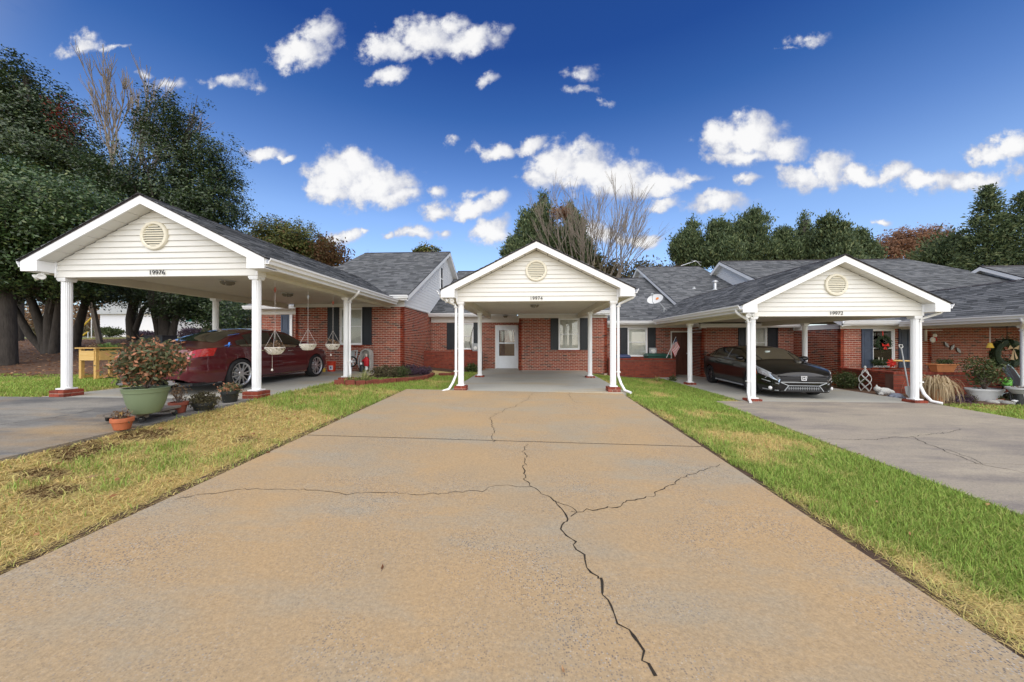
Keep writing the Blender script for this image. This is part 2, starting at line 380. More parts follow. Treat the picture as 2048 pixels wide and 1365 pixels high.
def sheet(name, x0, x1, y0, y1, zf, mt, th=.12, nx=6, ny=10, kind='structure', parent=None):
    """slab following zf(x,y) with real edges"""
    xs = np.linspace(x0, x1, nx); ys = np.linspace(y0, y1, ny); mb = MB()
    top = [[(x, y, zf(x, y)) for x in xs] for y in ys]
    V = [p for r in top for p in r]; n = len(V); V += [(x, y, z - th) for x, y, z in V]
    F = [(j*nx+i, j*nx+i+1, (j+1)*nx+i+1, (j+1)*nx+i) for j in range(ny-1) for i in range(nx-1)]
    ring = [i for i in range(nx)] + [j*nx+nx-1 for j in range(1, ny)] + [(ny-1)*nx+i for i in range(nx-2, -1, -1)] + [j*nx for j in range(ny-2, 0, -1)]
    F += [(ring[k], ring[k] + n, ring[(k+1) % len(ring)] + n, ring[(k+1) % len(ring)]) for k in range(len(ring))]
    mb.add(V, [tuple(f) for f in F]); o = mb.build(name, MT[mt], parent)
    if kind and not parent: tag(o, kind=kind)
    return o
zc = lambda x, y: -.236 + .027 * y - .014 * x + .018
zlft = lambda x, y: .04 + .027 * min(y, 6.6) + .018
zrgt = lambda x, y: -.489 + .027 * y + .022 - .012 * max(0, x - 9)
# centre driveway: slabs with an open joint between them
drv = thing('driveway', 'x', 'x'); del drv['label'], drv['category']; drv['kind'] = 'structure'
for a, b in ((-9, -4.2), (-4.186, 4.722), (4.76, 8.72)):
    sheet('slab', -3.2, 2.32, a, b, zc, 'drive_tan', .12, 8, 30, parent=drv)
for y_ in (-4.194, 4.741):
    MB().add([(x_, y_+q_, zc(x_, y_)-.006) for x_, q_ in ((-3.2, -.022), (2.32, -.022), (2.32, .022), (-3.2, .022))], [(0, 1, 2, 3)]).build('joint_filler', MT['crack'], drv)
drl = thing('driveway', 'x', 'x'); del drl['label'], drl['category']; drl['kind'] = 'structure'
for a, b in ((-9, 4.32), (4.332, 6.12)): sheet('slab', -19.6, -5.2, a, b, zlft, 'drive_grey', .12, 12, 16, parent=drl)
drr = thing('driveway', 'x', 'x'); del drr['label'], drr['category']; drr['kind'] = 'structure'
for a, b in ((-9, 4.88), (4.892, 9.0)): sheet('slab', 4.72, 9.95, a, b, zrgt, 'drive_mauve', .12, 10, 16, parent=drr)

def crack(pxs, zf, w0, w1, parent, seg=26, amp=.016, seed=0, dzp=.0025):
    """jagged dark crack through points given as photo pixels on the driveway"""
    rr = random.Random(seed); P = []
    for px, py in pxs:
        z = 0
        for _ in range(6): p = at(px, py, Z=z); z = zf(p.x, p.y)
        P.append((p.x, p.y))
    L = []; 
    for (ax, ay), (bx, by) in zip(P, P[1:]):
        d = math.hypot(bx-ax, by-ay); k = max(2, int(d * seg))
        for i in range(k):
            t = i / k; L.append((ax+(bx-ax)*t, ay+(by-ay)*t))
    L.append(P[-1]); n = len(L); mb = MB(); V = []; F = []; ox = oy = 0
    for i, (x, y) in enumerate(L):
        ox = ox * .72 + rr.gauss(0, amp); oy = oy * .72 + rr.gauss(0, amp)
        j = max(0, i-1); k = min(n-1, i+1); tx, ty = L[k][0]-L[j][0], L[k][1]-L[j][1]; q = math.hypot(tx, ty) or 1
        w = (w0 + (w1-w0) * i / n) * rr.uniform(.35, 1.35)
        x += ox; y += oy; nx_, ny_ = -ty/q*w/2, tx/q*w/2
        V += [(x+nx_, y+ny_, zf(x, y)+dzp), (x-nx_, y-ny_, zf(x, y)+dzp)]
        if i: F.append((2*i-2, 2*i-1, 2*i+1, 2*i))
    mb.add(V, F).build('crack', MT['crack'], parent)
crack([(1305,1362),(1262,1270),(1205,1185),(1182,1130),(1150,1080),(1142,1045),(1128,1012),(1108,1000),(1062,975),(1047,965),(1046,925),(1058,888)], zc, .016, .008, drv, seed=1)
crack([(1062,975),(1010,970),(940,985),(860,992),(790,990),(700,985),(600,980),(520,978),(420,990),(355,996)], zc, .006, .008, drv, seed=2)
crack([(1142,1025),(1190,1024),(1240,1010),(1295,988),(1330,972),(1400,945),(1442,931)], zc, .011, .006, drv, seed=3)
crack([(1108,1003),(1140,1015),(1150,1024),(1140,1032)], zc, .006, .008, drv, seed=4, amp=.008)
crack([(988,884),(982,862),(978,835),(1000,826),(1045,806),(1068,785)], zc, .010, .005, drv, seed=5)
crack([(1138,783),(1143,800),(1150,805),(1230,808)], zc, .007, .004, drv, seed=6)
crack([(1640,880),(1740,878),(1826,874),(1920,858)], zrgt, .010, .008, drr, seed=7)
crack([(1826,874),(1880,900),(1960,928),(2044,946)], zrgt, .012, .010, drr, seed=8)
crack([(1890,898),(1940,915),(1965,930)], zrgt, .008, .008, drr, seed=9)
crack([(1520,838),(1580,835)], zrgt, .006, .006, drr, seed=10)
crack([(190,820),(110,835),(0,850)], zlft, .012, .012, drl, seed=11, amp=.004)

# ------------------------------------------------------------------ brickwork
BL, BH, BD = .203, .0677, .0045
_bm = MB().box(-.0957, .0957, -BD, .004, -.0258, .0258)
def brick_mesh():
    me = bpy.data.meshes.new('brick'); me.from_pydata(_bm.v, [], [f for f in _bm.f if f != (2, 3, 7, 6)]); me.materials.append(MT['brick']); return me
BRICK = brick_mesh()
def brick_wall(parent, p0, p1, z0, z1, openings=(), n_single=0, mt='brick', mortar='mortar', key=None, thick=.12, name='wall', back=False):
    """running bond on the vertical plane p0->p1 (outside on the right hand of p0->p1). openings: (u0,u1,z0,z1)"""
    p0 = Vector((*p0, 0)); p1 = Vector((*p1, 0)); L = (p1-p0).length; d = (p1-p0)/L; nrm = Vector((d.y, -d.x, 0))
    us = sorted({0, L, *[min(max(o[k], 0), L) for o in openings for k in (0, 1)]}); zs = sorted({z0, z1, *[min(max(o[k], z0), z1) for o in openings for k in (2, 3)]})
    inside = lambda u, z: any(o[0] < u < o[1] and o[2] < z < o[3] for o in openings)
    mb = MB(); P = lambda u, z, q=0: p0 + d*u + nrm*q + Vector((0, 0, z))
    for ua, ub in zip(us, us[1:]):
        for za, zb in zip(zs, zs[1:]):
            if inside((ua+ub)/2, (za+zb)/2): continue
            mb.add([P(ua,za),P(ub,za),P(ub,zb),P(ua,zb),P(ua,za,-thick),P(ub,za,-thick),P(ub,zb,-thick),P(ua,zb,-thick)],
                   [(0,1,2,3),(7,6,5,4),(0,4,5,1),(1,5,6,2),(2,6,7,3),(3,7,4,0)])
    w = mb.build(name, MT[mortar], parent)
    lst = []; row = 0; z = z0 + BH/2
    while z < z1 - .02:
        u = -BL/2 * (row % 2)
        while u < L:
            a, b = max(u + .0058, 0), min(u + BL - .0058, L)
            if b - a > .03:
                segs = [(a, b)]
                for o in openings:
                    if o[2] - .02 < z < o[3] + .02:
                        ns = []
                        for s, e in segs:
                            if e <= o[0] or s >= o[1]: ns.append((s, e)); continue
                            if s < o[0] - .02: ns.append((s, o[0]))
                            if e > o[1] + .02: ns.append((o[1], e))
                        segs = ns
                lst += [(s, e, z) for s, e in segs]
            u += BL
        z += BH; row += 1
    if n_single and len(lst) > n_single:
        cu = key or (lambda u, z: (P(u, z) - cam.location).length)
        full = sorted([b for b in lst if b[1]-b[0] > .19], key=lambda b: cu((b[0]+b[1])/2, b[2]))[:n_single]
        sset = set(full); lst = [b for b in lst if b not in sset]
        ang = math.atan2(d.y, d.x)
        for s, e, z in full:
            o = obj('brick', BRICK, None, w); o.location = P((s+e)/2, z, 0) - wl(w) + nrm * random.uniform(-.0015, .0015); o.rotation_euler = (0, 0, ang)
    mb = MB(); 
    for s, e, z in lst:
        q = BD + random.uniform(-.0015, .0015); h = .0258
        mb.add([P(s,z-h,q),P(e,z-h,q),P(e,z+h,q),P(s,z+h,q),P(s,z-h),P(e,z-h),P(e,z+h),P(s,z+h)],
               [(0,1,2,3),(0,4,5,1),(1,5,6,2),(2,6,7,3),(3,7,4,0)])
    if lst:
        o = mb.build('bricks', MT[mt], w); o['kind'] = 'stuff'
    return w
def rowlock(parent, p0, p1, z, depth=.05, h=.065, mt='brick'):
    """sill or cap of bricks on edge, each its own part"""
    p0 = Vector(p0); p1 = Vector(p1); L = (p1-p0).length; d = (p1-p0)/L; n = max(1, int(L/.075)); out = Vector((d.y, -d.x, 0))
    for i in range(n):
        c = p0 + d*((i+.5)*L/n); mb = MB(Matrix.Translation(Vector((c.x, c.y, z))) @ Matrix.Rotation(math.atan2(d.y, d.x), 4, 'Z'))
        mb.box(-L/n/2+.005, L/n/2-.005, -depth, .02, 0, h); mb.build('sill_brick', MT[mt], parent)

# ------------------------------------------------------------------ windows, doors, shutters
def window(parent, x0, x1, z0, z1, y, blinds=True, curtain=False, nx=0):
    f = .045; mb = MB()
    mb.box(x0, x0+f, y-.02, y+.08, z0, z1).box(x1-f, x1, y-.02, y+.08, z0, z1).box(x0+f, x1-f, y-.02, y+.08, z1-f, z1).box(x0+f, x1-f, y-.03, y+.08, z0, z0+f)
    w = mb.build('window', MT['white'], parent)
    zm = (z0+z1)/2; s = .03; xa, xb = x0+f, x1-f
    for (a, b, q, nm) in ((zm-.012, z1-f, .02, 'upper_sash'), (z0+f, zm+.012, .0, 'lower_sash')):
        m2 = MB(); m2.box(xa, xa+s, y+q, y+q+.02, a, b).box(xb-s, xb, y+q, y+q+.02, a, b).box(xa+s, xb-s, y+q, y+q+.02, a, a+s).box(xa+s, xb-s, y+q, y+q+.02, b-s, b)
        m2.build(nm, MT['white'], w)
        MB().box(xa+s, xb-s, y+q+.008, y+q+.012, a+s, b-s).build('pane', MT['glass'], w)
    if blinds:
        mb = MB(); z = z0+f+.02
        while z < z1-f:
            mb.add([(xa, y+.062, z), (xb, y+.062, z), (xb, y+.072, z+.0225), (xa, y+.072, z+.0225)], [(0, 1, 2, 3)]); z += .024
        o = mb.build('blind', MT['blind'], w)
    if curtain:
        for q in (0, 1):
            mb = MB(); V = []; c0, c1 = (xa, xa+(xb-xa)*.24) if q == 0 else (xb-(xb-xa)*.24, xb)
            for i in range(13):
                x = c0+(c1-c0)*i/12; yy = y+.08+.012*math.sin(i*1.6); V += [(x, yy, z0+f), (x, yy, zm)]
            mb.add(V, [(2*i, 2*i+2, 2*i+3, 2*i+1) for i in range(12)]); mb.build('curtain', MT['curtain'], w)
    MB().box(x0-.1, x1+.1, y+.13, y+.16, z0-.1, z1+.1).build('room_wall', MT['interior'], w)
    return w
def shutter(parent, x0, x1, z0, z1, y, mt='shutter_black'):
    mb = MB(); w = x1-x0; s = min(.055, w*.18); d = .03; zm = z0+(z1-z0)*.52
    mb.box(x0, x0+s, y-d, y, z0, z1).box(x1-s, x1, y-d, y, z0, z1)
    for a, b in ((z0, z0+.07), (zm-.035, zm+.035), (z1-.07, z1)): mb.box(x0+s, x1-s, y-d+.001, y, a, b)
    sh = mb.build('shutter', MT[mt], parent)
    for a, b in ((z0+.07, zm-.035), (zm+.035, z1-.07)):
        m2 = MB(); m2.box(x0+s, x1-s, y-.012, y-.002, a, b); m2.box(x0+s+.03, x1-s-.03, y-.022, y-.012, a+.03, b-.03); m2.build('panel', MT[mt], sh)
    return sh
def gutter(parent, a, b, out, mt='white'):
    """K-style gutter along a->b, out = unit vector away from the eave"""
    a, b, o = Vector(a), Vector(b), Vector(out); mb = MB()
    prof = [(0, .0), (.0, -.11), (.07, -.11), (.085, -.06), (.11, -.035), (.115, 0), (.103, 0), (.10, -.03), (.07, -.055), (.06, -.1), (.012, -.1), (.012, 0)]
    n = len(prof); V = [a + o*p + Vector((0, 0, q)) for p, q in prof] + [b + o*p + Vector((0, 0, q)) for p, q in prof]
    mb.add(V, [(i, (i+1) % n, n+(i+1) % n, n+i) for i in range(n)] + [tuple(range(n)), tuple(range(2*n-1, n-1, -1))])
    return mb.build('gutter', MT[mt], parent)

# ------------------------------------------------------------------ shingles
def shingles(parent, e0, e1, r0, r1, n_single=0, lift=.012):
    """courses of laminated shingles between eave line e0-e1 and ridge line r0-r1"""
    e0, e1, r0, r1 = map(Vector, (e0, e1, r0, r1)); sl = ((r0-e0).length + (r1-e1).length)/2
    # perpendicular slope length
    ax = (e1-e0).normalized(); up = (r0-e0) - ax*((r0-e0).dot(ax)); H = up.length; up = up/H
    nrm = ax.cross(up); 
    if nrm.z < 0: nrm = -nrm
    rows = int(H/.14); P = []
    for k in range(rows+1):
        t0 = k/rows; t1 = min(1, (k+1)/rows)
        if k == rows: break
        A0, A1 = e0.lerp(r0, t0), e1.lerp(r1, t0); B0, B1 = e0.lerp(r0, t1), e1.lerp(r1, t1)
        L = (A1-A0).length
        if L < .1: continue
        u = -random.uniform(0, .3)
        while u < L:
            w = random.choice((.16, .2, .26, .32, .38)); a, b = max(u, 0)/L, min(u+w-.004, L)/L
            if b > a: P.append((A0.lerp(A1, a), A0.lerp(A1, b), B0.lerp(B1, b), B0.lerp(B1, a), random.choice((.006, .009, .012, .016))))
            u += w
    if n_single:
        P.sort(key=lambda p: ((p[0]+p[1])/2 - cam.location).length + (5 if (p[1]-p[0]).length < .22 else 0))
    for i, p in enumerate(P[:n_single]):
        mb = MB(); a, b, c, d_, t = p
        mb.add([a+nrm*(t+lift), b+nrm*(t+lift), c+nrm*lift, d_+nrm*lift, a+nrm*(lift-.004), b+nrm*(lift-.004)], [(0,1,2,3),(4,5,1,0),(1,5,2),(0,3,4)])
        mb.build('shingle', MT['shingle'], parent)
    mb = MB()
    for a, b, c, d_, t in P[n_single:]:
        mb.add([a+nrm*(t+lift), b+nrm*(t+lift), c+nrm*lift, d_+nrm*lift, a+nrm*(lift-.004), b+nrm*(lift-.004)], [(0,1,2,3),(4,5,1,0),(1,5,2),(0,3,4)])
    if mb.v: o = mb.build('shingles', MT['shingle'], parent); o['kind'] = 'stuff'
    # ridge / deck
    return nrm
def deck(name, quads, mt, parent, th=.05):
    mb = MB()
    for q in quads:
        V = [Vector(p) for p in q]; n = len(V); mb.add(V + [p - Vector((0, 0, th)) for p in V], [tuple(range(n)), tuple(range(2*n-1, n-1, -1))] + [(i, n+i, n+(i+1) % n, (i+1) % n) for i in range(n)])
    return mb.build(name, MT[mt], parent)

def digits(txt, parent, x, y, z, h, mt='number'):
    cu = bpy.data.curves.new('t', 'FONT'); cu.body = txt; cu.size = h/.7; cu.extrude = .004; cu.align_x = 'CENTER'; cu.space_character = 1.12
    to = bpy.data.objects.new('t', cu); col.objects.link(to)
    dg = bpy.context.evaluated_depsgraph_get(); me = bpy.data.meshes.new_from_object(to.evaluated_get(dg)); bpy.data.objects.remove(to)
    me.name = 'house_number'
    if me.materials: me.materials.clear()
    o = obj('house_number', me, MT[mt], parent); o.rotation_euler = (R(90), 0, 0); o.location = Vector((x, y, z)) - wl(parent)
    return o

# ------------------------------------------------------------------ carports
def column(parent, x, y, z0, z1, courses, w=.15):
    """fluted square column on a brick footing"""
    h = w/2; prof = []; nfl = 18
    for i in range(nfl):
        for t, q in ((0, 1), (.28, 1), (.42, .90), (.86, .90)):
            an = 2*math.pi*(i+t)/nfl; prof.append((h*q*math.cos(an), h*q*math.sin(an)))
    zb = z0 + courses*BH + .004
    o = MB().zprism([(x+a, y+b) for a, b in prof], zb+.025, z1-.045).build('column', MT['white'], parent)
    MB().box(x-h-.02, x+h+.02, y-h-.02, y+h+.02, z1-.045, z1+.0).box(x-h-.01, x+h+.01, y-h-.01, y+h+.01, z1-.07, z1-.045).build('capital', MT['white'], o)
    MB().box(x-h-.025, x+h+.025, y-h-.025, y+h+.025, zb, zb+.025).build('base_plate', MT['white'], o)
    if courses:
        ft = MB().box(x-.148, x+.148, y-.148, y+.148, z0-.25, zb-.012).build('footing', MT['mortar'], parent)
        for k in range(courses):
            zz = z0+k*BH+.004; s = .155
            for a, b in ((-s, -.052), (-.044, .152 if k % 2 else .06), (.068, s)) if not k % 2 else ((-s, .03), (.038, s)):
                MB().box(x+a, x+b, y-s, y-.05, zz, zz+.058).build('brick', MT['brick_red'], ft)
                MB().box(x+a, x+b, y+.05, y+s, zz, zz+.058).build('brick', MT['brick_red'], ft)
            for q in (-1, 1):
                MB().box(x+min(q*s, q*.06), x+max(q*s, q*.06), y-.045, y+.045, zz, zz+.058).build('brick', MT['brick_red'], ft)
    return o

def carport(label, cx, y0, zs, zb, number, yback, courses, roof_end, wall_y, spouts, n_single=0, vents=True, left_single=False):
    """gabled carport: columns at cx±1.98, front at y0, beam bottom zb"""
    t = thing('carport', label, 'carport', (cx, y0, zs), group='white gabled carports in front of the brick row')
    HW, OV, RISE = 1.98, 2.42, 1.20
    ze = zb + .25; zp = zb + 1.47; yf = y0 - .36              # eave, peak, front rake plane
    for sx in (-1, 1):
        column(t, cx+sx*HW, y0, zs, zb, courses); column(t, cx+sx*HW, yback, zs, zb, max(1, courses-1))
    # side beams with vertical panel joints, ceiling boards
    for sx in (-1, 1):
        x = cx+sx*HW; b = MB().box(x-.085, x+.085, y0+.08, wall_y-.02, zb, zb+.27).build('beam', MT['cream'], t)
    cl_ = MB(); x = cx-HW+.085
    while x < cx+HW-.09:
        w = min(.1, cx+HW-.085-x); cl_.box(x+.002, x+w-.002, y0+.06, wall_y-.02, zb+.17, zb+.185); x += .1
    cl_.box(cx-HW, cx+HW, y0+.06, wall_y-.02, zb+.188, zb+.2)
    cl_.build('ceiling', MT['ceilpaint'], t)
    # gable siding boards (lap siding, each its own board)
    hb = .112; k = 0; z = zb; sl = RISE/OV
    ztop = lambda xx: zp - .16 - abs(xx)*sl
    while z < zp - .2:
        h = hb if k else .135; zt = min(z+h, zp-.17)
        w0 = HW+.09; 
        wa = min(w0, (zp-.16-z)/sl); wb = min(w0, (zp-.16-zt)/sl)
        if wa < .05: break
        if wb < w0 <= wa + 1e-6 and wa >= w0:
            zk = zp-.16-w0*sl; poly = [(-wa, z), (wa, z), (w0, max(z, zk)), (wb, zt), (-wb, zt), (-w0, max(z, zk))]
        else: poly = [(-wa, z), (wa, z), (wb, zt), (-wb, zt)]
        n = len(poly)
        dep = lambda zz: y0 - .085 - (.022 * (1 - (zz-z)/(zt-z)))
        V = [(cx+px_, dep(pz), pz) for px_, pz in poly] + [(cx+px_, y0-.06, pz) for px_, pz in poly]
        MB().add(V, [tuple(range(n)), tuple(range(2*n-1, n-1, -1))] + [(i, n+i, n+(i+1) % n, (i+1) % n) for i in range(n)]).build('siding_board', MT['vinyl'], t)
        z = zt; k += 1
    MB().box(cx-HW-.09, cx+HW+.09, y0-.06, y0+.09, zb-.004, zb+.27).build('header', MT['cream'], t)
    for sx in (-1, 1): MB().box(cx+sx*(HW+.09)-.02, cx+sx*(HW+.09)+.02, y0-.112, y0+.1, zb, zb+.30).build('corner_trim', MT['white'], t)
    # round louvred vent
    zv = zb + .79; vt = MB()
    vt.lathe([(.215, 0), (.215, .05), (.23, .06), (.268, .055), (.28, .035), (.28, 0), (.215, 0)], (cx, y0-.085, zv), 40, 'y'); v = vt.build('gable_vent', MT['ventcream'], t, smooth=30)
    MB().lathe([(.22, 0), (.22, .012)], (cx, y0-.09, zv), 32, 'y').build('vent_back', MT['greymetal'], v)
    for i in range(9):
        dz_ = -.184+i*.046; w = math.sqrt(max(.002, .212**2-dz_**2))
        MB().add([(cx-w, y0-.135, zv+dz_-.017), (cx+w, y0-.135, zv+dz_-.017), (cx+w, y0-.104, zv+dz_+.017), (cx-w, y0-.104, zv+dz_+.017),
                  (cx-w, y0-.135, zv+dz_-.008), (cx+w, y0-.135, zv+dz_-.008), (cx+w, y0-.104, zv+dz_+.023), (cx-w, y0-.104, zv+dz_+.023)],
                 [(0,1,5,4),(4,5,6,7),(0,3,2,1),(3,7,6,2)]).build('slat', MT['ventcream'], v)
    # rake boards, soffit panels, boxed eave returns, dark drip edge
    for sx in (-1, 1):
        def Q(d, off): return (cx+sx*d, zp - d*sl + off)
        poly = [Q(0, 0), Q(OV, 0), Q(OV, -.155), Q(0, -.155)]
        MB().prism(poly if sx < 0 else poly[::-1], yf, yf+.025).build('rake_board', MT['white'], t)
        poly = [Q(0, .028), Q(OV+.03, .028), Q(OV+.03, 0.001), Q(0, .001)]
        MB().prism(poly if sx < 0 else poly[::-1], yf-.015, yf+.06).build('drip_edge', MT['drip'], t)
        d = 0.0
        while d < OV - .05:
            e = min(d+.29, OV); poly = [Q(d+.006, -.135), Q(e-.006, -.135), Q(e-.006, -.15), Q(d+.006, -.15)]
            MB().prism(poly if sx < 0 else poly[::-1], yf+.026, y0-.09).build('soffit_panel', MT['vinyl'], t); d += .29
        a = HW+.10
        poly = [Q(a, -.156), Q(OV, -.156), (cx+sx*OV, ze-.17), (cx+sx*a, ze-.17)]
        MB().prism(poly if sx < 0 else poly[::-1], yf+.001, y0-.05).build('eave_return', MT['white'], t)
        # side soffit and fascia along the eave
        MB().box(min(cx+sx*(HW+.086), cx+sx*OV), max(cx+sx*(HW+.086), cx+sx*OV), y0-.049, wall_y-.25, ze-.17, ze-.155).build('soffit', MT['cream'], t)
        zz = zp-OV*sl
        MB().box(min(cx+sx*(OV-.02), cx+sx*OV), max(cx+sx*(OV-.02), cx+sx*OV), yf+.03, wall_y-.3, ze-.154, zz-.004).build('fascia', MT['white'], t)
        gutter(t, (cx+sx*(OV+.001), yf+.02, zz-.0), (cx+sx*(OV+.001), wall_y-.42, zz-.0), (sx, 0, 0))
    # roof
    e = roof_end
    q = []
    for sx in (-1, 1):
        q.append([(cx+sx*(OV+.03), yf-.012, zp-(OV+.03)*sl+.012), (cx, yf-.012, zp+.012), (cx, e[1], zp+.012), (cx+sx*(OV+.03), e[0], zp-(OV+.03)*sl+.012)])
    rf = deck('roof', q, 'drip', t, .012)
    for sx in (-1, 1):
        A = (cx+sx*(OV+.04), yf-.03, zp-(OV+.04)*sl+.012); B = (cx+sx*(OV+.04), e[0], A[2])
        C_ = (cx, yf-.03, zp+.012); D_ = (cx, e[1], zp+.012)
        vis = (sx > 0 and cx < 0) or (sx < 0 and cx > 3)
        shingles(rf, A, B, C_, D_, n_single if vis else 0)
    cap = MB()
    y = yf-.03
    while y < e[1]:
        y2 = min(y+.3, e[1]); hgt = zp+.038
        cap.add([(cx-.13, y, zp+.012-.13*sl+.03), (cx, y, hgt), (cx+.13, y, zp+.012-.13*sl+.03), (cx-.13, y2, zp+.012-.13*sl+.02), (cx, y2, hgt-.01), (cx+.13, y2, zp+.012-.13*sl+.02),
                 (cx-.13, y, zp+.012-.13*sl+.01), (cx, y, hgt-.02), (cx+.13, y, zp+.012-.13*sl+.01)], [(0,1,4,3),(1,2,5,4),(6,7,1,0),(7,8,2,1)]); y = y2
    cap.build('ridge_cap', MT['drip'], t)
    # downspouts: (side, y, lean)
    for sx, yy, yc, foot in spouts:
        xo = cx+sx*(OV+.05); xi = cx+sx*(HW+.13); zz = zp-OV*sl-.1
        d = MB(); d.tube([(xo, yy, zz+.02), (xo, yy, zz-.05), (xo-sx*.04, yy+.0, zz-.10), ((xo+xi)/2, (yy+yc)/2, zz-.17), (xi+sx*.03, yc, zz-.24), (xi, yc, zz-.33), (xi, yc, zs+.42), (xi+sx*foot*.35, yc-.05, zs+.22), (xi+sx*foot*.75, yc-.16, zs+.06), (xi+sx*foot*1.4, yc-.32, zs+.03)], .034, 8)
        ds = d.build('downspout', MT['white'], t, smooth=50)
        for zz2 in (zs+.5, zb-.15): MB().box(xi-.045, xi+.045, yc-.045, yc+.045, zz2, zz2+.03).build('strap', MT['trim'], ds)
    if number: digits(number, t, cx+(.06 if cx < 0 else 0), y0-.118, zb+.035, .085)
    return t
carport('white carport numbered 19976 sheltering the dark red sedan', -7.28, 6.36, .205, 2.56, '19976', 9.60, 2, (12.3, 14.5), 12.55, [(1, 9.35, 9.55, .12)], 300)
carport('empty white carport numbered 19974 at the end of the tan driveway', .16, 8.94, .0, 2.34, '19974', 12.33, 2, (14.9, 17.3), 15.12, [(-1, 8.75, 8.92, .20), (1, 8.75, 8.92, .16)])
carport('white carport numbered 19972 sheltering the black hatchback', 7.72, 9.15, -.24, 1.94, '19972', 12.6, 1, (15.0, 17.7), 15.1, [(-1, 9.0, 9.10, .10), (1, 9.0, 9.15, .12)], 300)
carport('partly seen carport at the right edge above the big wreath and blue chair', 15.22, 6.45, -.42, 1.73, None, 9.86, 1, (12.6, 15.0), 12.85, [(-1, 9.55, 9.8, .1)], 120)

def flatslab(x0, x1, y0, y1, z, mt='slab'):
    tag(MB().box(x0, x1, y0, y1, z-.4, z).build('carport_floor', MT[mt]), kind='structure')
flatslab(-9.62, -5.2, 6.13, 12.6, .205); flatslab(-2.1, 2.42, 8.735, 16.2, 0.018); flatslab(5.5, 10.0, 9.01, 16.2, -.24); flatslab(13.0, 17.4, 6.0, 15.6, -.42)

# ------------------------------------------------------------------ houses
def house_roof(t, x0, x1, ye, ze, yr, zr, gl=False, gr=False, n_single=0, hip_r=0, yb=None, clip=None, siding=True, wallx=.28, zs0=-.35):
    """gable roof with ridge along x; gl / gr = sided gable walls at the ends"""
    yb = yb or 2*yr - ye; sl = (zr-ze)/(yr-ye)
    rr = x1-hip_r
    q = [[(x0, ye, ze), (x1, ye, ze), (rr, yr, zr), (x0, yr, zr)], [(x1, yb, zr-(yb-yr)*sl), (x0, yb, zr-(yb-yr)*sl), (x0, yr, zr), (rr, yr, zr)]]
    rf = deck('roof', q, 'drip', t, .03)
    if hip_r: deck('hip', [[(x1, ye, ze), (x1, yb, zr-(yb-yr)*sl), (rr, yr, zr)]], 'shingle', rf, .03)
    shingles(rf, (x0-.02, ye-.03, ze), (x1+.02, ye-.03, ze), (x0-.02, yr, zr), (rr+.02, yr, zr), n_single)
    cap = MB().add([(x0-.02, yr-.14, zr-.14*sl+.03), (rr, yr-.14, zr-.14*sl+.03), (rr, yr, zr+.035), (x0-.02, yr, zr+.035), (rr, yr+.14, zr-.14*sl+.03), (x0-.02, yr+.14, zr-.14*sl+.03)], [(0,1,2,3),(3,2,4,5)])
    cap.build('ridge_cap', MT['drip'], t)
    MB().box(x0, x1, ye+.0, ye+.025, ze-.16, ze-.032).build('fascia', MT['white'], t)
    gutter(t, (x0, ye-.001, ze), (x1, ye-.001, ze), (0, -1, 0))
    for flag, X, sx in ((gl, x0, -1), (gr, x1, 1)):
        if not flag: continue
        for (ya, za, yb_, zb_) in ((ye, ze, yr, zr), (yr, zr, yb, zr-(yb-yr)*sl)):
            V = [(X, ya, za-.03), (X, yb_, zb_-.03), (X, yb_, zb_-.2), (X, ya, za-.2)]; W = [(X-sx*.03, b, c) for a, b, c in V]
            MB().add(V+W, [(0,1,2,3),(7,6,5,4),(0,4,5,1),(1,5,6,2),(2,6,7,3),(3,7,4,0)]).build('rake_board', MT['white'], t)
            V = [(X-sx*.03, ya, za-.17), (X-sx*.03, yb_, zb_-.17), (X-sx*wallx, yb_, zb_-.17), (X-sx*wallx, ya, za-.17)]; W = [(a, b, c-.012) for a, b, c in V]
            MB().add(V+W, [(0,1,2,3),(7,6,5,4),(0,4,5,1),(1,5,6,2),(2,6,7,3),(3,7,4,0)]).build('rake_soffit', MT['trim'], t)
        if siding:
            z = ze+zs0; hb = .13; Xw = X-sx*wallx
            gw = t
            while z < zr-.25:
                zt = z+hb
                f = lambda zz: (max(ye+.4, yr-(zr-.185-zz)/sl), min(yb-.4, yr+(zr-.185-zz)/sl))
                a, b = f(z), f(zt)
                if a[1]-a[0] < .1 or b[1] < b[0]: break
                V = [(Xw+sx*.018, a[0], z), (Xw+sx*.018, a[1], z), (Xw+sx*.002, b[1], zt), (Xw+sx*.002, b[0], zt), (Xw-sx*.02, a[0], z), (Xw-sx*.02, a[1], z), (Xw-sx*.02, b[1], zt), (Xw-sx*.02, b[0], zt)]
                MB().add(V, [(0,1,2,3),(7,6,5,4),(0,4,5,1),(1,5,6,2),(2,6,7,3),(3,7,4,0)]).build('siding_board', MT['white'], gw); z = zt
    return rf
def frieze(t, x0, x1, y, z0, z1, mt='trim'):
    MB().box(x0, x1, y-.03, y+.02, z0, z1).build('frieze', MT[mt], t)
    MB().box(x0, x1, y-.42, y-.031, z1-.012, z1).build('soffit', MT[mt], t)

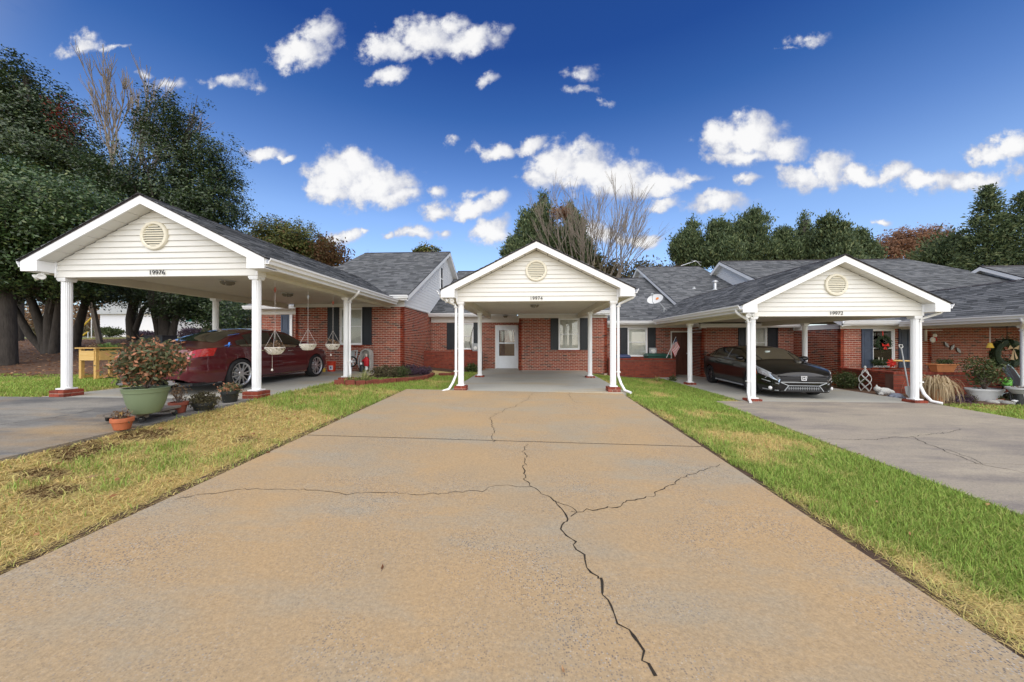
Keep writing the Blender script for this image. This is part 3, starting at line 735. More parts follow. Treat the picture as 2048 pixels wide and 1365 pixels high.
# ---- left house
hl = thing('townhouse', 'brick house with tall grey roof and white sided gable beside the red sedan', 'house', (-7, 12.6, .2), group='brick row houses with grey shingle roofs')
zt = 2.60
a = at(679, 690, Y=12.6); b = at(725, 690, Y=12.6); wx0, wx1 = a.x, b.x; wz0, wz1 = 1.17, zt-.02
brick_wall(hl, (-8.95, 12.6), (-4.75, 12.6), .1, zt, [(wx0+8.95, wx1+8.95, wz0, wz1)], 300, key=lambda u, z: -u)
brick_wall(hl, (-4.75, 12.6), (-4.75, 16.25), -.1, zt)
brick_wall(hl, (-11.3, 13.7), (-8.95, 13.7), .1, 2.45)
brick_wall(hl, (-8.95, 13.82), (-8.95, 12.6), .1, zt)
brick_wall(hl, (-11.3, 20), (-11.3, 13.7), .1, 2.45)
window(hl, wx0, wx1, wz0, wz1, 12.62); rowlock(hl, (wx0-.06, 12.6, 0), (wx1+.06, 12.6, 0), wz0-.072)
s = at(744, 650, Y=12.6).x; shutter(hl, wx1+.005, s, wz0, wz1+.02, 12.585)
s = at(656, 650, Y=12.6).x; shutter(hl, s, wx0-.005, wz0, wz1+.02, 12.585)
frieze(hl, -9.0, -4.72, 12.6, zt, 2.84)
MB().box(-4.75, -4.72, 12.58, 16.25, zt, zt+.22).build('frieze', MT['white'], hl)
house_roof(hl, -9.25, -4.42, 12.17, 2.98, 18.75, 6.27, gl=True, gr=True, n_single=300, yb=23.5)
# recess left: low roof, shutter and door jamb
q = [[(-11.6, 13.3, 2.75), (-9.0, 13.3, 2.75), (-9.0, 19, 5.6), (-11.6, 19, 5.6)]]; lr = deck('low_roof', q, 'shingle', hl, .05)
frieze(hl, -11.3, -8.98, 13.7, 2.45, 2.62); gutter(hl, (-11.6, 13.28, 2.74), (-9.3, 13.28, 2.74), (0, -1, 0)); MB().box(-11.6, -8.98, 13.28, 13.3, 2.6, 2.74).build('fascia', MT['white'], hl)
x0 = at(563, 650, Y=13.7).x; x1 = at(580, 650, Y=13.7).x; shutter(hl, x0, x1, 1.0, 2.42, 13.69, 'shutter_blue')
MB().box(x1+.02, x1+.13, 13.64, 13.69, .25, 2.42).build('door_jamb', MT['white'], hl)
# attic window in the right gable wall
ay, az = 17.85, 4.62; X = -4.42-.28
w = MB().box(X, X+.05, ay-.26, ay+.26, az-.62, az-.57).box(X, X+.05, ay-.26, ay+.26, az+.57, az+.62).box(X, X+.05, ay-.26, ay-.2, az-.57, az+.57).box(X, X+.05, ay+.2, ay+.26, az-.57, az+.57).box(X+.02, X+.045, ay-.2, ay+.2, az-.03, az+.03).build('attic_window', MT['white'], hl)
MB().box(X+.02, X+.03, ay-.2, ay+.2, az-.57, az+.57).build('pane', MT['dark'], w)

# ---- centre house
hc = thing('townhouse', 'brick house behind the empty middle carport with white storm door', 'house', (0, 16, 0), group='brick row houses with grey shingle roofs')
YR, YP, zt = 16.2, 15.2, 2.34
a = at(910, 700, Y=YR); b = at(947, 700, Y=YR); d0 = at(990.5, 738, Y=YR).x; d1 = at(1036.5, 738, Y=YR).x
w1 = (a.x, b.x, .92, zt-.02); x0r = -4.74
brick_wall(hc, (x0r, YR), (-.49, YR), -.1, zt-.12, [(w1[0]-x0r, w1[1]-x0r, w1[2], 2.2), (d0-x0r, d1-x0r, -.2, 2.08)])
window(hc, w1[0], w1[1], w1[2], 2.2, YR+.02); rowlock(hc, (w1[0]-.05, YR, 0), (w1[1]+.05, YR, 0), w1[2]-.072)
s0 = at(894, 700, Y=YR).x; s1 = at(959, 700, Y=YR).x
shutter(hc, s0, w1[0]-.005, w1[2], 2.2, YR-.015); shutter(hc, w1[1]+.005, w1[1]+.38, w1[2], 2.2, YR-.015)
# storm door
dm = (d0+d1)/2; fr = .05
dr = MB().box(d0, d0+fr, YR-.03, YR+.1, 0, 2.08).box(d1-fr, d1, YR-.03, YR+.1, 0, 2.08).box(d0+fr, d1-fr, YR-.03, YR+.1, 2.03, 2.08).build('door', MT['white'], hc)
xa, xb = d0+fr+.004, d1-fr-.004; pa, pb = xa+.13, xb-.13
MB().box(xa, pa, YR-.02, YR+.02, .03, 2.025).box(pb, xb, YR-.02, YR+.02, .03, 2.025).box(pa, pb, YR-.02, YR+.02, 1.84, 2.025).box(pa, pb, YR-.02, YR+.02, .03, .62).box(pa, pb, YR-.02, YR+.02, 1.2, 1.26).build('storm_panel', MT['door_white'], dr)
for za, zb_ in ((.62, 1.2), (1.26, 1.84)): MB().box(pa, pb, YR-.004, YR+.004, za, zb_).build('pane', MT['glass'], dr)
MB().box(xa, xb, YR+.075, YR+.1, 0, 2.03).build('inner_door', MT['door_brown'], dr)
for sx in (-1, 1):
    V = [(dm+sx*.08, YR+.05, 1.80), (dm+sx*.26, YR+.05, 1.80), (dm+sx*.25, YR+.05, 1.3), (dm+sx*.16, YR+.05, 1.34)]
    MB().add(V, [(0, 1, 2, 3)]).build('curtain', MT['curtain'], dr)
MB().tube([(xb-.05, YR-.05, 1.0), (xb-.05, YR-.05, 1.1)], .012, 8).box(xb-.06, xb-.04, YR-.05, YR-.02, 1.04, 1.06).build('handle', MT['galv'], dr)
a = at(1117, 700, Y=YP); b = at(1159.5, 700, Y=YP); w2 = (a.x, b.x, .93, zt-.01)
brick_wall(hc, (-.49, YP), (3.38, YP), -.1, zt, [(w2[0]+.49, w2[1]+.49, w2[2], w2[3])], 300, key=lambda u, z: abs(u-1.9)+abs(z-1))
brick_wall(hc, (-.49, YR), (-.49, YP), -.1, zt); brick_wall(hc, (3.38, YP), (3.38, 16.4), -.4, zt)
window(hc, *w2, YP+.02, curtain=False); rowlock(hc, (w2[0]-.03, YP, 0), (w2[1]+.03, YP, 0), w2[2]-.072)
s0 = at(1101, 700, Y=YP).x; s1 = at(1176, 700, Y=YP).x
shutter(hc, s0, w2[0]-.005, w2[2], w2[3], YP-.015); shutter(hc, w2[1]+.005, s1, w2[2], w2[3], YP-.015)
frieze(hc, x0r, -.52, YR, zt-.12, 2.5); frieze(hc, -.52, 3.40, YP, zt, 2.52)
MB().box(-.53, -.49, YP-.02, YR-.03, zt-.12, 2.5).build('frieze', MT['cream'], hc)
house_roof(hc, -4.74, -.6, 15.8, 2.62, 22.4, 5.95, yb=27); house_roof(hc, -.58, 3.5, 14.8, 2.62, 21.2, 5.75, gr=True, yb=26)

# ---- third house
h3 = thing('townhouse', 'brick house behind the black hatchback with brown front door and roof vents', 'house', (7.4, 15.5, -.24), group='brick row houses with grey shingle roofs')
zt = 1.95; zg = -.24
a = at(1255, 712, Y=YR); b = at(1295, 712, Y=YR); d0 = at(1341, 751, Y=YR).x; d1 = at(1379, 751, Y=YR).x
w1 = (a.x, b.x, .60, zt-.0); x0r = 3.4
brick_wall(h3, (x0r, YR), (7.42, YR), -.5, zt, [(w1[0]-x0r, w1[1]-x0r, w1[2], zt+.1), (d0-x0r, d1-x0r, -.6, 1.78)])
window(h3, w1[0], w1[1], w1[2], zt-.01, YR+.02, curtain=True); rowlock(h3, (w1[0]-.05, YR, 0), (w1[1]+.05, YR, 0), w1[2]-.072)
s0 = at(1240, 700, Y=YR).x; s1 = at(1311, 700, Y=YR).x
shutter(h3, s0, w1[0]-.005, w1[2], zt, YR-.015); shutter(h3, w1[1]+.005, s1, w1[2], zt, YR-.015)
dr = MB().box(d0, d0+.05, YR-.03, YR+.1, zg, 1.78).box(d1-.05, d1, YR-.03, YR+.1, zg, 1.78).box(d0+.05, d1-.05, YR-.03, YR+.1, 1.73, 1.78).build('door', MT['trim'], h3)
MB().box(d0+.05, d1-.05, YR+.04, YR+.08, zg, 1.73).build('door_leaf', MT['door_brown'], dr)
for za, zb_ in ((.0, .55), (.75, 1.5)):
    for xa, xb in ((d0+.14, (d0+d1)/2-.04), ((d0+d1)/2+.04, d1-.14)): MB().box(xa, xb, YR+.025, YR+.04, za, zb_).build('door_panel', MT['door_brown'], dr)
MB().lathe([(.0, 0), (.03, .005), (.025, .05), (.0, .055)], (d1-.1, YR+.04, .75), 10, 'y').build('knob', MT['galv'], dr)
a = at(1491, 705, Y=YP); b = at(1534.5, 705, Y=YP); w2 = (a.x, b.x, .55, zt-.01)
brick_wall(h3, (7.42, YP), (11.25, YP), -.5, zt, [(w2[0]-7.42, w2[1]-7.42, w2[2], zt+.1)]); brick_wall(h3, (7.42, YR), (7.42, YP), -.5, zt)
window(h3, *w2, YP+.02); rowlock(h3, (w2[0]-.03, YP, 0), (w2[1]+.03, YP, 0), w2[2]-.072)
s0 = at(1476, 700, Y=YP).x; s1 = at(1555, 700, Y=YP).x
shutter(h3, s0, w2[0]-.005, w2[2], zt, YP-.015); shutter(h3, w2[1]+.005, s1, w2[2], zt, YP-.015)
frieze(h3, x0r, 7.38, YR, zt, 2.13); frieze(h3, 7.38, 11.25, YP, zt, 2.13)
house_roof(h3, 3.52, 7.6, 15.8, 2.24, 22.0, 5.32, yb=27); house_roof(h3, 7.15, 11.2, 14.8, 2.05, 23.3, 6.29, gl=True, yb=29)
# ---- fourth house
h4 = thing('townhouse', 'brick house at the right with blue grey shutters and a wreath on its window', 'house', (13, 13, -.4), group='brick row houses with grey shingle roofs')
zt = 1.76; Y4 = 13.0
a = at(1744, 732, Y=Y4); b = at(1790, 732, Y=Y4); w4 = (a.x, b.x, .37, zt-.0)
brick_wall(h4, (11.25, Y4), (14.35, Y4), -.8, zt, [(w4[0]-11.25, w4[1]-11.25, w4[2], zt+.1)])
brick_wall(h4, (11.25, YP+.1), (11.25, Y4), -.8, zt); brick_wall(h4, (14.35, Y4), (14.35, 15.6), -.8, zt); brick_wall(h4, (14.35, 15.6), (22, 15.6), -.8, 1.9)
window(h4, w4[0], w4[1], w4[2], zt-.01, Y4+.02); rowlock(h4, (w4[0]-.05, Y4, 0), (w4[1]+.25, Y4, 0), w4[2]-.072)
s0 = at(1722, 700, Y=Y4).x; s1 = at(1817, 700, Y=Y4).x; s2 = at(1796, 700, Y=Y4).x
shutter(h4, s0, w4[0]-.005, w4[2]-.02, zt, Y4-.015, 'shutter_blue'); shutter(h4, s2, s1, w4[2]-.02, zt, Y4-.015, 'shutter_blue')
frieze(h4, 11.22, 14.4, Y4, zt, 1.94); MB().box(11.22, 11.25, Y4-.01, YP-.05, zt, 1.94).build('frieze', MT['trim'], h4)
house_roof(h4, 10.95, 23.0, 12.58, 2.03, 20.4, 5.95, gl=True, hip_r=1.8, yb=27, zs0=.6)
h5 = thing('townhouse', 'roof and white gable of a further house at the far right edge', 'house', (24, 15, -.6), group='brick row houses with grey shingle roofs')
house_roof(h5, 21.5, 32, 11.6, 1.65, 17.5, 4.9, gl=True, yb=23.4); brick_wall(h5, (21.9, 12.0), (31, 12.0), -1.0, 1.5)

# ---- low brick walls
def low_wall(label, p0, p1, z0, z1, group='low brick patio walls', back=.24, ends=True, mt='brick_red'):
    c = ((p0[0]+p1[0])/2, (p0[1]+p1[1])/2, z0); t = thing('patio_wall', label, 'wall', c, group=group)
    brick_wall(t, p0, p1, z0, z1-.07, (), 0, mt, 'mortar_dirty', thick=back)
    d = Vector((p1[0]-p0[0], p1[1]-p0[1], 0)).normalized(); n = Vector((d.y, -d.x, 0))
    L = (Vector((*p1, 0))-Vector((*p0, 0))).length; k = int(L/.077)
    for i in range(k):
        c_ = Vector((*p0, 0))+d*((i+.5)*L/k)-n*(back/2)
        MB(Matrix.Translation((c_.x, c_.y, z1-.068)) @ Matrix.Rotation(math.atan2(d.y, d.x), 4, 'Z')).box(-L/k/2+.004, L/k/2-.004, -back/2-.012, back/2+.012, 0, .068).build('cap_brick', MT[mt], t)
    return t
z1 = at(900, 703, Y=15.05).z
low_wall('low brick patio wall between the sided gable and the middle carport', (-4.74, 15.05), (-2.12, 15.05), -.1, z1)
low_wall('low brick patio wall with wheeled bins standing behind it', (3.4, 15.0), (6.25, 15.0), -.5, at(1300, 717.6, Y=15.0).z)
low_wall('dark stained low brick wall running back to the wreath window', (11.15, 12.99), (11.15, 11.1), -.6, .36)
low_wall('low brick wall behind the drooping potted grass and terracotta trough', (11.14, 11.09), (14.6, 11.09), -.7, .355)
# ------------------------------------------------------------------ cars
def paint(key, c, flake):
    m, t, b = mk(key); b.inputs['Base Color'].default_value = (*c, 1); b.inputs['Metallic'].default_value = .35; b.inputs['Roughness'].default_value = .32
    b.inputs['Coat Weight'].default_value = 1; b.inputs['Coat Roughness'].default_value = .02
    n = t.nodes.new('ShaderNodeTexNoise'); n.inputs['Scale'].default_value = 3; mx = t.nodes.new('ShaderNodeMix'); mx.data_type = 'RGBA'
    t.links.new(n.outputs['Fac'], mx.inputs[0]); mx.inputs[6].default_value = (*c, 1); mx.inputs[7].default_value = (*flake, 1); t.links.new(mx.outputs[2], b.inputs['Base Color'])
paint('paint_red', (.085, .006, .011), (.105, .008, .014)); paint('paint_black', (.003, .003, .0035), (.004, .004, .0045)); MT['paint_black'].node_tree.nodes['Principled BSDF'].inputs['Metallic'].default_value = 0; MT['paint_black'].node_tree.nodes['Principled BSDF'].inputs['Coat Weight'].default_value = .9; MT['paint_black'].node_tree.nodes['Principled BSDF'].inputs['Specular IOR Level'].default_value = .1
mat('tyre', (.014, .014, .015), .85, .2, 20); mat('alloy', (.62, .63, .65), .28, .05, metal=.85); mat('alloy_dark', (.06, .06, .065), .35, .1, metal=.6)
mat('chrome', (.75, .76, .78), .1, .02, metal=1); mat('blackplastic', (.016, .016, .017), .45, .1); mat('carglass', (.010, .013, .013), .03, .05, spec=1, coat=1)
mat('seat', (.03, .03, .03), .8); mat('taillight', (.42, .012, .014), .12, .2, 30, spec=.8, coat=1); mat('headlight', (.62, .65, .68), .08, .4, 26, metal=.5, spec=1, coat=1)
mat('amber', (.55, .09, .01), .2, .1, coat=1); mat('ledwhite', (.85, .85, .85), .2); mat('tapeblue', (.06, .25, .75), .6); mat('sticker', (.6, .7, .66), .6)
glass_mat('carwindow', (.05, .06, .058), .03)
def interp(tab):
    xs, ys = zip(*tab)
    def f(x):   # smooth monotone cubic
        i = int(np.clip(np.searchsorted(xs, x) - 1, 0, len(xs)-2)); h = xs[i+1]-xs[i]; t = np.clip((x-xs[i])/h, 0, 1)
        def sl(k):
            if k <= 0 or k >= len(xs)-1: return (ys[min(k+1, len(xs)-1)]-ys[max(k-1, 0)])/(xs[min(k+1, len(xs)-1)]-xs[max(k-1, 0)])
            a = (ys[k]-ys[k-1])/(xs[k]-xs[k-1]); b = (ys[k+1]-ys[k])/(xs[k+1]-xs[k])
            return 0 if a*b <= 0 else 2*a*b/(a+b)
        m0, m1 = sl(i)*h, sl(i+1)*h
        return float((2*t**3-3*t**2+1)*ys[i]+(t**3-2*t**2+t)*m0+(-2*t**3+3*t**2)*ys[i+1]+(t**3-t**2)*m1)
    return f
NS, NT, NR = 10, 7, 8        # side, tumblehome, roof points per half section
class Car:
    def __init__(s, name, label, cat, loc, rz, sp, mt, group=None):
        s.t = thing(name, label, cat, loc, rz, group); s.sp = sp; s.mt = mt
        top, belt, hw, low, yr = [interp(sp[k]) for k in ('top', 'belt', 'hw', 'low', 'yr')]
        xs = set(np.linspace(sp['top'][0][0], sp['top'][-1][0], 110).round(4))
        for ax in sp['axles']:
            for th in np.linspace(0, math.pi, 17): xs.add(round(ax+sp['ra']*math.cos(th), 4))
        s.xs = sorted(xs); s.ring = [s.section(x, top, belt, hw, low, yr) for x in s.xs]
        n = len(s.ring[0]); s.n = n; full = []
        for r in s.ring: full.append(r + [(x, -y, z) for x, y, z in r[::-1][1:]])
        k = len(full[0]); V = [p for r in full for p in r]; F = []
        for i in range(len(full)-1):
            for j in range(k-1):
                a, b, c, d = i*k+j, i*k+j+1, (i+1)*k+j+1, (i+1)*k+j; F.append((a, d, c, b))
        F += [tuple(range(k)), tuple((len(full)-1)*k+j for j in range(k-1, -1, -1))]
        MB().add(V, F).build('body', MT[mt], s.t, smooth=35, local=True)
    def section(s, x, top, belt, hw, low, yr):
        sp = s.sp; h, b, w, lo, r = top(x), belt(x), hw(x), low(x), yr(x)
        for ax in sp['axles']:
            q = sp['ra']**2-(x-ax)**2
            if q >= 0: lo = max(lo, sp['rw']+math.sqrt(q))
        b = min(b, h-.01); lo = min(lo, b-.06); P = []
        zlo0 = low(x)
        for j in range(NS):
            t = j/(NS-1); z = lo+(b-lo)*t; tt = (z-zlo0)/(b-zlo0)
            y = w*(1-.07*max(0, .35-tt)**1.5/.2-.035*max(0, tt-.62)**1.6/.215)
            y -= sp.get('crease', .012)*math.exp(-((tt-.52)/.10)**2)
            P.append((x, y, z))
        y1 = P[-1][1]; P += [(x, y1-.018, b+.010), (x, y1-.045, b+.016)]
        yb = y1-.055; zb = b+.018; e = h-.055-zb; ze = zb+.5*(e+math.sqrt(e*e+.0006)); rr = min(r, yb-.02)
        for j in range(NT):
            t = (j+1)/NT; y = yb+(rr-yb)*(t**.9 if e > .1 else t); z = zb+(ze-zb)*t; P.append((x, y+.03*math.sin(math.pi*t)*min(1, max(0, e)/.4), min(z, h)))
        for j in range(NR):
            t = (j+1)/NR; y = rr*(1-t); z = ze+(h-ze)*(1-(1-t)**2.2) if h > ze else h; P.append((x, y, min(z, h)))
        return P
    def patch(s, name, mt, x0, x1, j0, j1, off=.004, sides=(1, -1), parent=None, slant=0, smooth=True):
        """piece of the body surface lifted outwards; x shifted by slant*(j-j0)/(j1-j0)"""
        for sd in sides:
            V, F = [], []; m = 20; nj = j1-j0+1
            for i in range(m+1):
                for j in range(j0, j1+1):
                    x = x0+(x1-x0)*i/m + slant*(j-j0)/max(1, j1-j0); V.append(s.pt(x, j, off, sd))
            for i in range(m):
                for j in range(nj-1):
                    a, b, c, d = i*nj+j, i*nj+j+1, (i+1)*nj+j+1, (i+1)*nj+j; F.append((a, d, c, b) if sd > 0 else (a, b, c, d))
            MB().add(V, F).build(name, MT[mt], parent or s.t, smooth=60, local=True)
    def pt(s, x, j, off=0, sd=1):
        xs = s.xs; i = int(np.clip(np.searchsorted(xs, x)-1, 0, len(xs)-2)); t = (x-xs[i])/(xs[i+1]-xs[i])
        g = lambda i_, j_: Vector(s.ring[int(np.clip(i_, 0, len(xs)-1))][int(np.clip(j_, 0, s.n-1))])
        p = g(i, j).lerp(g(i+1, j), t)
        du = g(i+2, j)-g(i-1, j); dv = g(i, j+1)-g(i, j-1); n = du.cross(dv)
        if n.length > 1e-9:
            n.normalize()
            if n.y < 0 and p.y > .05 or (p.y <= .05 and n.z < 0): n = -n
            p = p+n*off
        return Vector((p.x, p.y*sd, p.z))
    def capband(s, name, mt, x0, x1, jw, off=.004, dz0=0, j0=None):
        """glass across the car from roof edge to roof edge (windscreen, rear window)"""
        V, F = [], []; m = 16; js = list(range(jw, s.n)); cols = len(js)*2-1
        for i in range(m+1):
            x = x0+(x1-x0)*i/m; L = [s.pt(x, j, off, 1) for j in js]; V += L+[Vector((p.x, -p.y, p.z)) for p in L[::-1][1:]]
        for i in range(m):
            for j in range(cols-1): F.append((i*cols+j, (i+1)*cols+j, (i+1)*cols+j+1, i*cols+j+1))
        return MB().add(V, F).build(name, MT[mt], s.t, smooth=60, local=True)
    def wheels(s, rimmat, track, rw, rim, w=.22, spokes=7, twin=True):
        for ax in s.sp['axles']:
            for sd in (1, -1):
                hub = MB().lathe([(rim*.96, -.02), (rim*.9, .02), (.0, .02)], (0, 0, 0), 24, 'y').build('wheel', MT['blackplastic'], s.t, local=True)
                hub.location = (ax, sd*track, rw); hub.rotation_euler = (0, 0, 0 if sd < 0 else math.pi)
                # outer side is local -y
                MB().lathe([(rim*.98, -w*.5+.02), (rim*1.0, w*.5-.02), (rim*1.06, w*.5), (rw*.95, w*.5-.005), (rw, w*.5-.035), (rw, -w*.5+.035), (rw*.95, -w*.5+.005), (rim*1.06, -w*.5), (rim*.98, -w*.5+.02)], (0, 0, 0), 36, 'y').build('tyre', MT['tyre'], hub, smooth=40, local=True)
                r = MB(); r.lathe([(rim*.90, w*.5-.03), (rim*.985, w*.5-.012), (rim*1.02, w*.5-.012), (rim*1.02, w*.5-.04), (rim*.90, w*.5-.06), (rim*.90, w*.5-.03)], (0, 0, 0), 36, 'y')
                r.lathe([(.07, w*.5-.035), (.06, w*.5-.02), (.0, w*.5-.018)], (0, 0, 0), 16, 'y')
                for k in range(spokes):
                    for dd in ((-.13, .13) if twin else (0,)):
                        a0 = 2*math.pi*k/spokes+dd*.5; a1 = 2*math.pi*k/spokes+dd*1.7
                        r.bar((.05*math.cos(a0), -(w*.5-.03), .05*math.sin(a0)), (rim*.94*math.cos(a1), -(w*.5-.03), rim*.94*math.sin(a1)), .024 if twin else .05, .02, (0, 1, 0))
                r.build('rim', MT[rimmat], hub, local=True)
                MB().lathe([(.14, -.01), (.14, .03)], (0, 0, 0), 20, 'y').build('brake_disc', MT['galv'], hub, local=True)
        MB().box(s.sp['axles'][0]-.55, s.sp['axles'][1]+.5, -.60, .60, .19, .62).build('underbody', MT['dark'], s.t, local=True)
        for ax in s.sp['axles']: MB().box(ax-.4, ax+.4, -.62, .62, .3, .8).build('wheel_well', MT['dark'], s.t, local=True)

JB, JT0 = NS-1, NS+2          # belt index, first tumblehome point
JR = JT0+NT-1                 # roof edge
# ---- dark red sedan, nose to the house
sedan = dict(top=[(-2.45,.80),(-2.42,.93),(-2.32,1.0),(-1.95,1.045),(-1.62,1.11),(-1.05,1.32),(-.5,1.425),(.05,1.44),(.45,1.405),(.9,1.22),(1.32,1.0),(1.9,.90),(2.25,.79),(2.40,.68),(2.45,.56)],
  belt=[(-2.45,.74),(-2.40,.85),(-2.2,.93),(-1.6,.96),(-1.0,.955),(0,.925),(1.0,.91),(1.5,.89),(2.0,.80),(2.35,.62),(2.45,.5)],
  hw=[(-2.45,.62),(-2.40,.74),(-2.25,.84),(-1.9,.905),(-1.31,.935),(-.6,.915),(.2,.91),(1.0,.918),(1.45,.93),(1.95,.88),(2.25,.76),(2.45,.52)],
  low=[(-2.45,.34),(-2.3,.25),(-1.8,.22),(0,.19),(1.9,.2),(2.3,.22),(2.45,.26)], yr=[(-2.45,.66),(-1.7,.66),(-1.0,.575),(0,.565),(.5,.60),(1.3,.74),(2.0,.66),(2.45,.4)],
  axles=(-1.31, 1.465), ra=.375, rw=.345, crease=.016)
cr = Car('parked_car', 'dark red four door sedan parked nose in under the left carport', 'car', (-7.58, 8.86, .207), R(90), sedan, 'paint_red', 'cars parked under the carports')
cr.patch('rear_door_window', 'carglass', -.98, -.13, JT0, JR-1, .005, slant=.0); cr.patch('front_door_window', 'carglass', -.07, 1.0, JT0, JR-1, .005)
cr.patch('window_trim', 'chrome', -1.25, 1.05, JT0-1, JT0, .006)
cr.patch('quarter_glass', 'carglass', -1.32, -1.03, JT0, JT0+3, .005, slant=.05)
cr.capband('rear_window', 'carglass', -1.66, -.92, JR+1); cr.capband('windscreen', 'carglass', .58, 1.27, JR+1); cr.capband('sunroof', 'carglass', -.62, .30, JR+2)
cr.patch('taillight', 'taillight', -2.43, -1.98, NS-3, NS-1, .008, slant=.1)
cr.patch('headlight', 'headlight', 1.95, 2.38, NS-3, NS-1, .006)
for z0, z1, y, x, nm, m in ((.80, .90, .52, -2.452, 'taillight', 'taillight'),):
    for sd in (1, -1): MB().box(x-.008, x+.05, min(sd*.30, sd*.60), max(sd*.30, sd*.60), .735, .80).build(nm, MT[m], cr.t, local=True)
MB().box(-2.462, -2.44, -.30, .30, .66, .675).build('boot_trim', MT['chrome'], cr.t, local=True)
MB().box(-2.458, -2.44, -.16, .16, .50, .63).build('licence_plate', MT['white'], cr.t, local=True)
MB().lathe([(.0, 0), (.045, .004), (.05, .01), (.0, .012)], (-2.458, 0, .75), 16, 'x').build('badge', MT['chrome'], cr.t, local=True)
for k in range(6): MB().box(-2.458, -2.448, -.46+k*.035, -.44+k*.035, .715, .738).build('letter', MT['chrome'], cr.t, local=True)
for sd in (1, -1):
    MB(Matrix.Translation((-2.40, sd*.52, .27))).lathe([(.042, -.12), (.05, -.12), (.05, .1), (.042, .1), (.036, .08), (.036, -.1)], (0, 0, 0), 16, 'x', sx=1.5).build('exhaust_tip', MT['chrome'], cr.t, local=True)
    MB().box(-2.36, -1.8, sd*.62-.2, sd*.62+.2, .20, .245).build('diffuser', MT['blackplastic'], cr.t, local=True)
    for x in (-.62, .33):
        p = cr.pt(x, NS-2, .02, sd); MB().tube([p+Vector((-.1, 0, 0)), p+Vector((-.07, sd*.015, .004)), p+Vector((.07, sd*.015, .004)), p+Vector((.1, 0, 0))], .011, 6).build('door_handle', MT['chrome'], cr.t, local=True)
    p = cr.pt(.93, JT0, .02, sd); m_ = MB(Matrix.Translation(p+Vector((0, sd*.09, .06))) @ Matrix.Diagonal((.09, .11, .07, 1))); m_.lathe([(0, -1), (.6, -.8), (.95, -.3), (1, .2), (.7, .8), (0, 1)], (0, 0, 0), 14)
    m_.build('wing_mirror', MT['paint_red'], cr.t, smooth=60, local=True)
    MB().box(-.9, 1.05, sd*.885-.012, sd*.885+.012, .225, .25).build('sill_trim', MT['chrome'], cr.t, local=True)
    for x in (-.10, 1.02): cr.patch('door_gap', 'dark', x, x+.012, 2, NS-1, .002, sides=(sd,), slant=-.06 if x < 0 else .0)
p = cr.pt(-1.55, JT0, .01, -1); MB(Matrix.Translation(p)).bar((-.07, 0, -.005), (.07, 0, .03), .035, .006).bar((-.02, -.01, -.07), (.03, -.005, .07), .035, .006).build('tape', MT['tapeblue'], cr.t, local=True)
p = cr.pt(-1.15, JR, .012, -1); MB(Matrix.Translation(p)).bar((-.14, 0, -.01), (.14, 0, .035), .03, .006).build('tape', MT['tapeblue'], cr.t, local=True)
cr.wheels('alloy', .835, .345, .262, .235, 6)
# ---- black hatchback, nose to the camera
hatch = dict(top=[(-2.26,.80),(-2.22,.98),(-2.05,1.08),(-1.75,1.20),(-1.1,1.375),(-.4,1.41),(.1,1.40),(.45,1.35),(.85,1.185),(1.27,1.00),(1.75,.90),(2.05,.80),(2.20,.72),(2.26,.60)],
  belt=[(-2.26,.72),(-2.15,.9),(-1.8,.99),(-1.0,.965),(0,.92),(.9,.90),(1.4,.88),(1.8,.79),(2.1,.685),(2.26,.55)],
  hw=[(-2.26,.62),(-2.18,.76),(-1.9,.865),(-1.34,.905),(-.6,.885),(.2,.88),(.9,.885),(1.36,.905),(1.75,.885),(2.02,.82),(2.18,.72),(2.26,.56)],
  low=[(-2.26,.34),(-2.1,.25),(-1.8,.2),(0,.18),(1.9,.17),(2.26,.17)], yr=[(-2.26,.60),(-1.6,.60),(-1.0,.56),(0,.55),(.45,.59),(1.2,.72),(1.9,.64),(2.26,.4)],
  axles=(-1.34, 1.36), ra=.365, rw=.325, crease=.014)
cb = Car('parked_car', 'glossy black hatchback parked nose out under the carport', 'car', (7.50, 11.78, -.238), R(-95), hatch, 'paint_black', 'cars parked under the carports')
cb.patch('rear_door_window', 'carglass', -1.15, -.22, JT0, JR-1, .005); cb.patch('front_door_window', 'carglass', -.16, .93, JT0, JR-1, .005); cb.patch('quarter_glass', 'carglass', -1.5, -1.2, JT0, JT0+3, .005)
cb.patch('window_trim', 'greymetal', -.215, -.165, JT0, JR-1, .006)
cb.patch('window_trim', 'chrome', -1.5, .95, JT0-1, JT0, .006)
cb.capband('windscreen', 'carwindow', .50, 1.22, JR+1, .004); cb.capband('rear_window', 'carglass', -2.0, -1.05, JR+1)
cb.patch('headlight', 'headlight', 1.80, 2.24, NS-3, NS-1, .006, slant=-.12)
cb.patch('headlight_trim', 'greymetal', 1.55, 2.14, NS-1, NS, .008, slant=0)
cb.patch('side_marker', 'amber', 1.66, 1.76, NS-4, NS-3, .006)
X = 2.262
def front(name, poly, mt, dx=.006):
    n = len(poly); V = [(X+dx, y, z) for y, z in poly]+[(X-.10, y, z) for y, z in poly]
    MB().add(V, [tuple(range(n)), tuple(range(2*n-1, n-1, -1))]+[(i, n+i, n+(i+1) % n, (i+1) % n) for i in range(n)]).build(name, MT[mt], cb.t, local=True)
front('upper_grille', [(-.56, .47), (.56, .47), (.555, .585), (-.555, .585)], 'dark')
for sd in (1, -1):
    pts = [cb.pt(x_, j_, .010, sd) for x_, j_ in ((2.02, NS-4), (2.25, NS-4), (2.255, NS-2), (2.12, NS-2))]
    MB().add(pts, [(0, 1, 2, 3)]).build('headlight_inner', MT['headlight'], cb.t, local=True)
front('grille_bar', [(-.60, .60), (.60, .60), (.60, .618), (-.60, .618)], 'alloy_dark', .012)
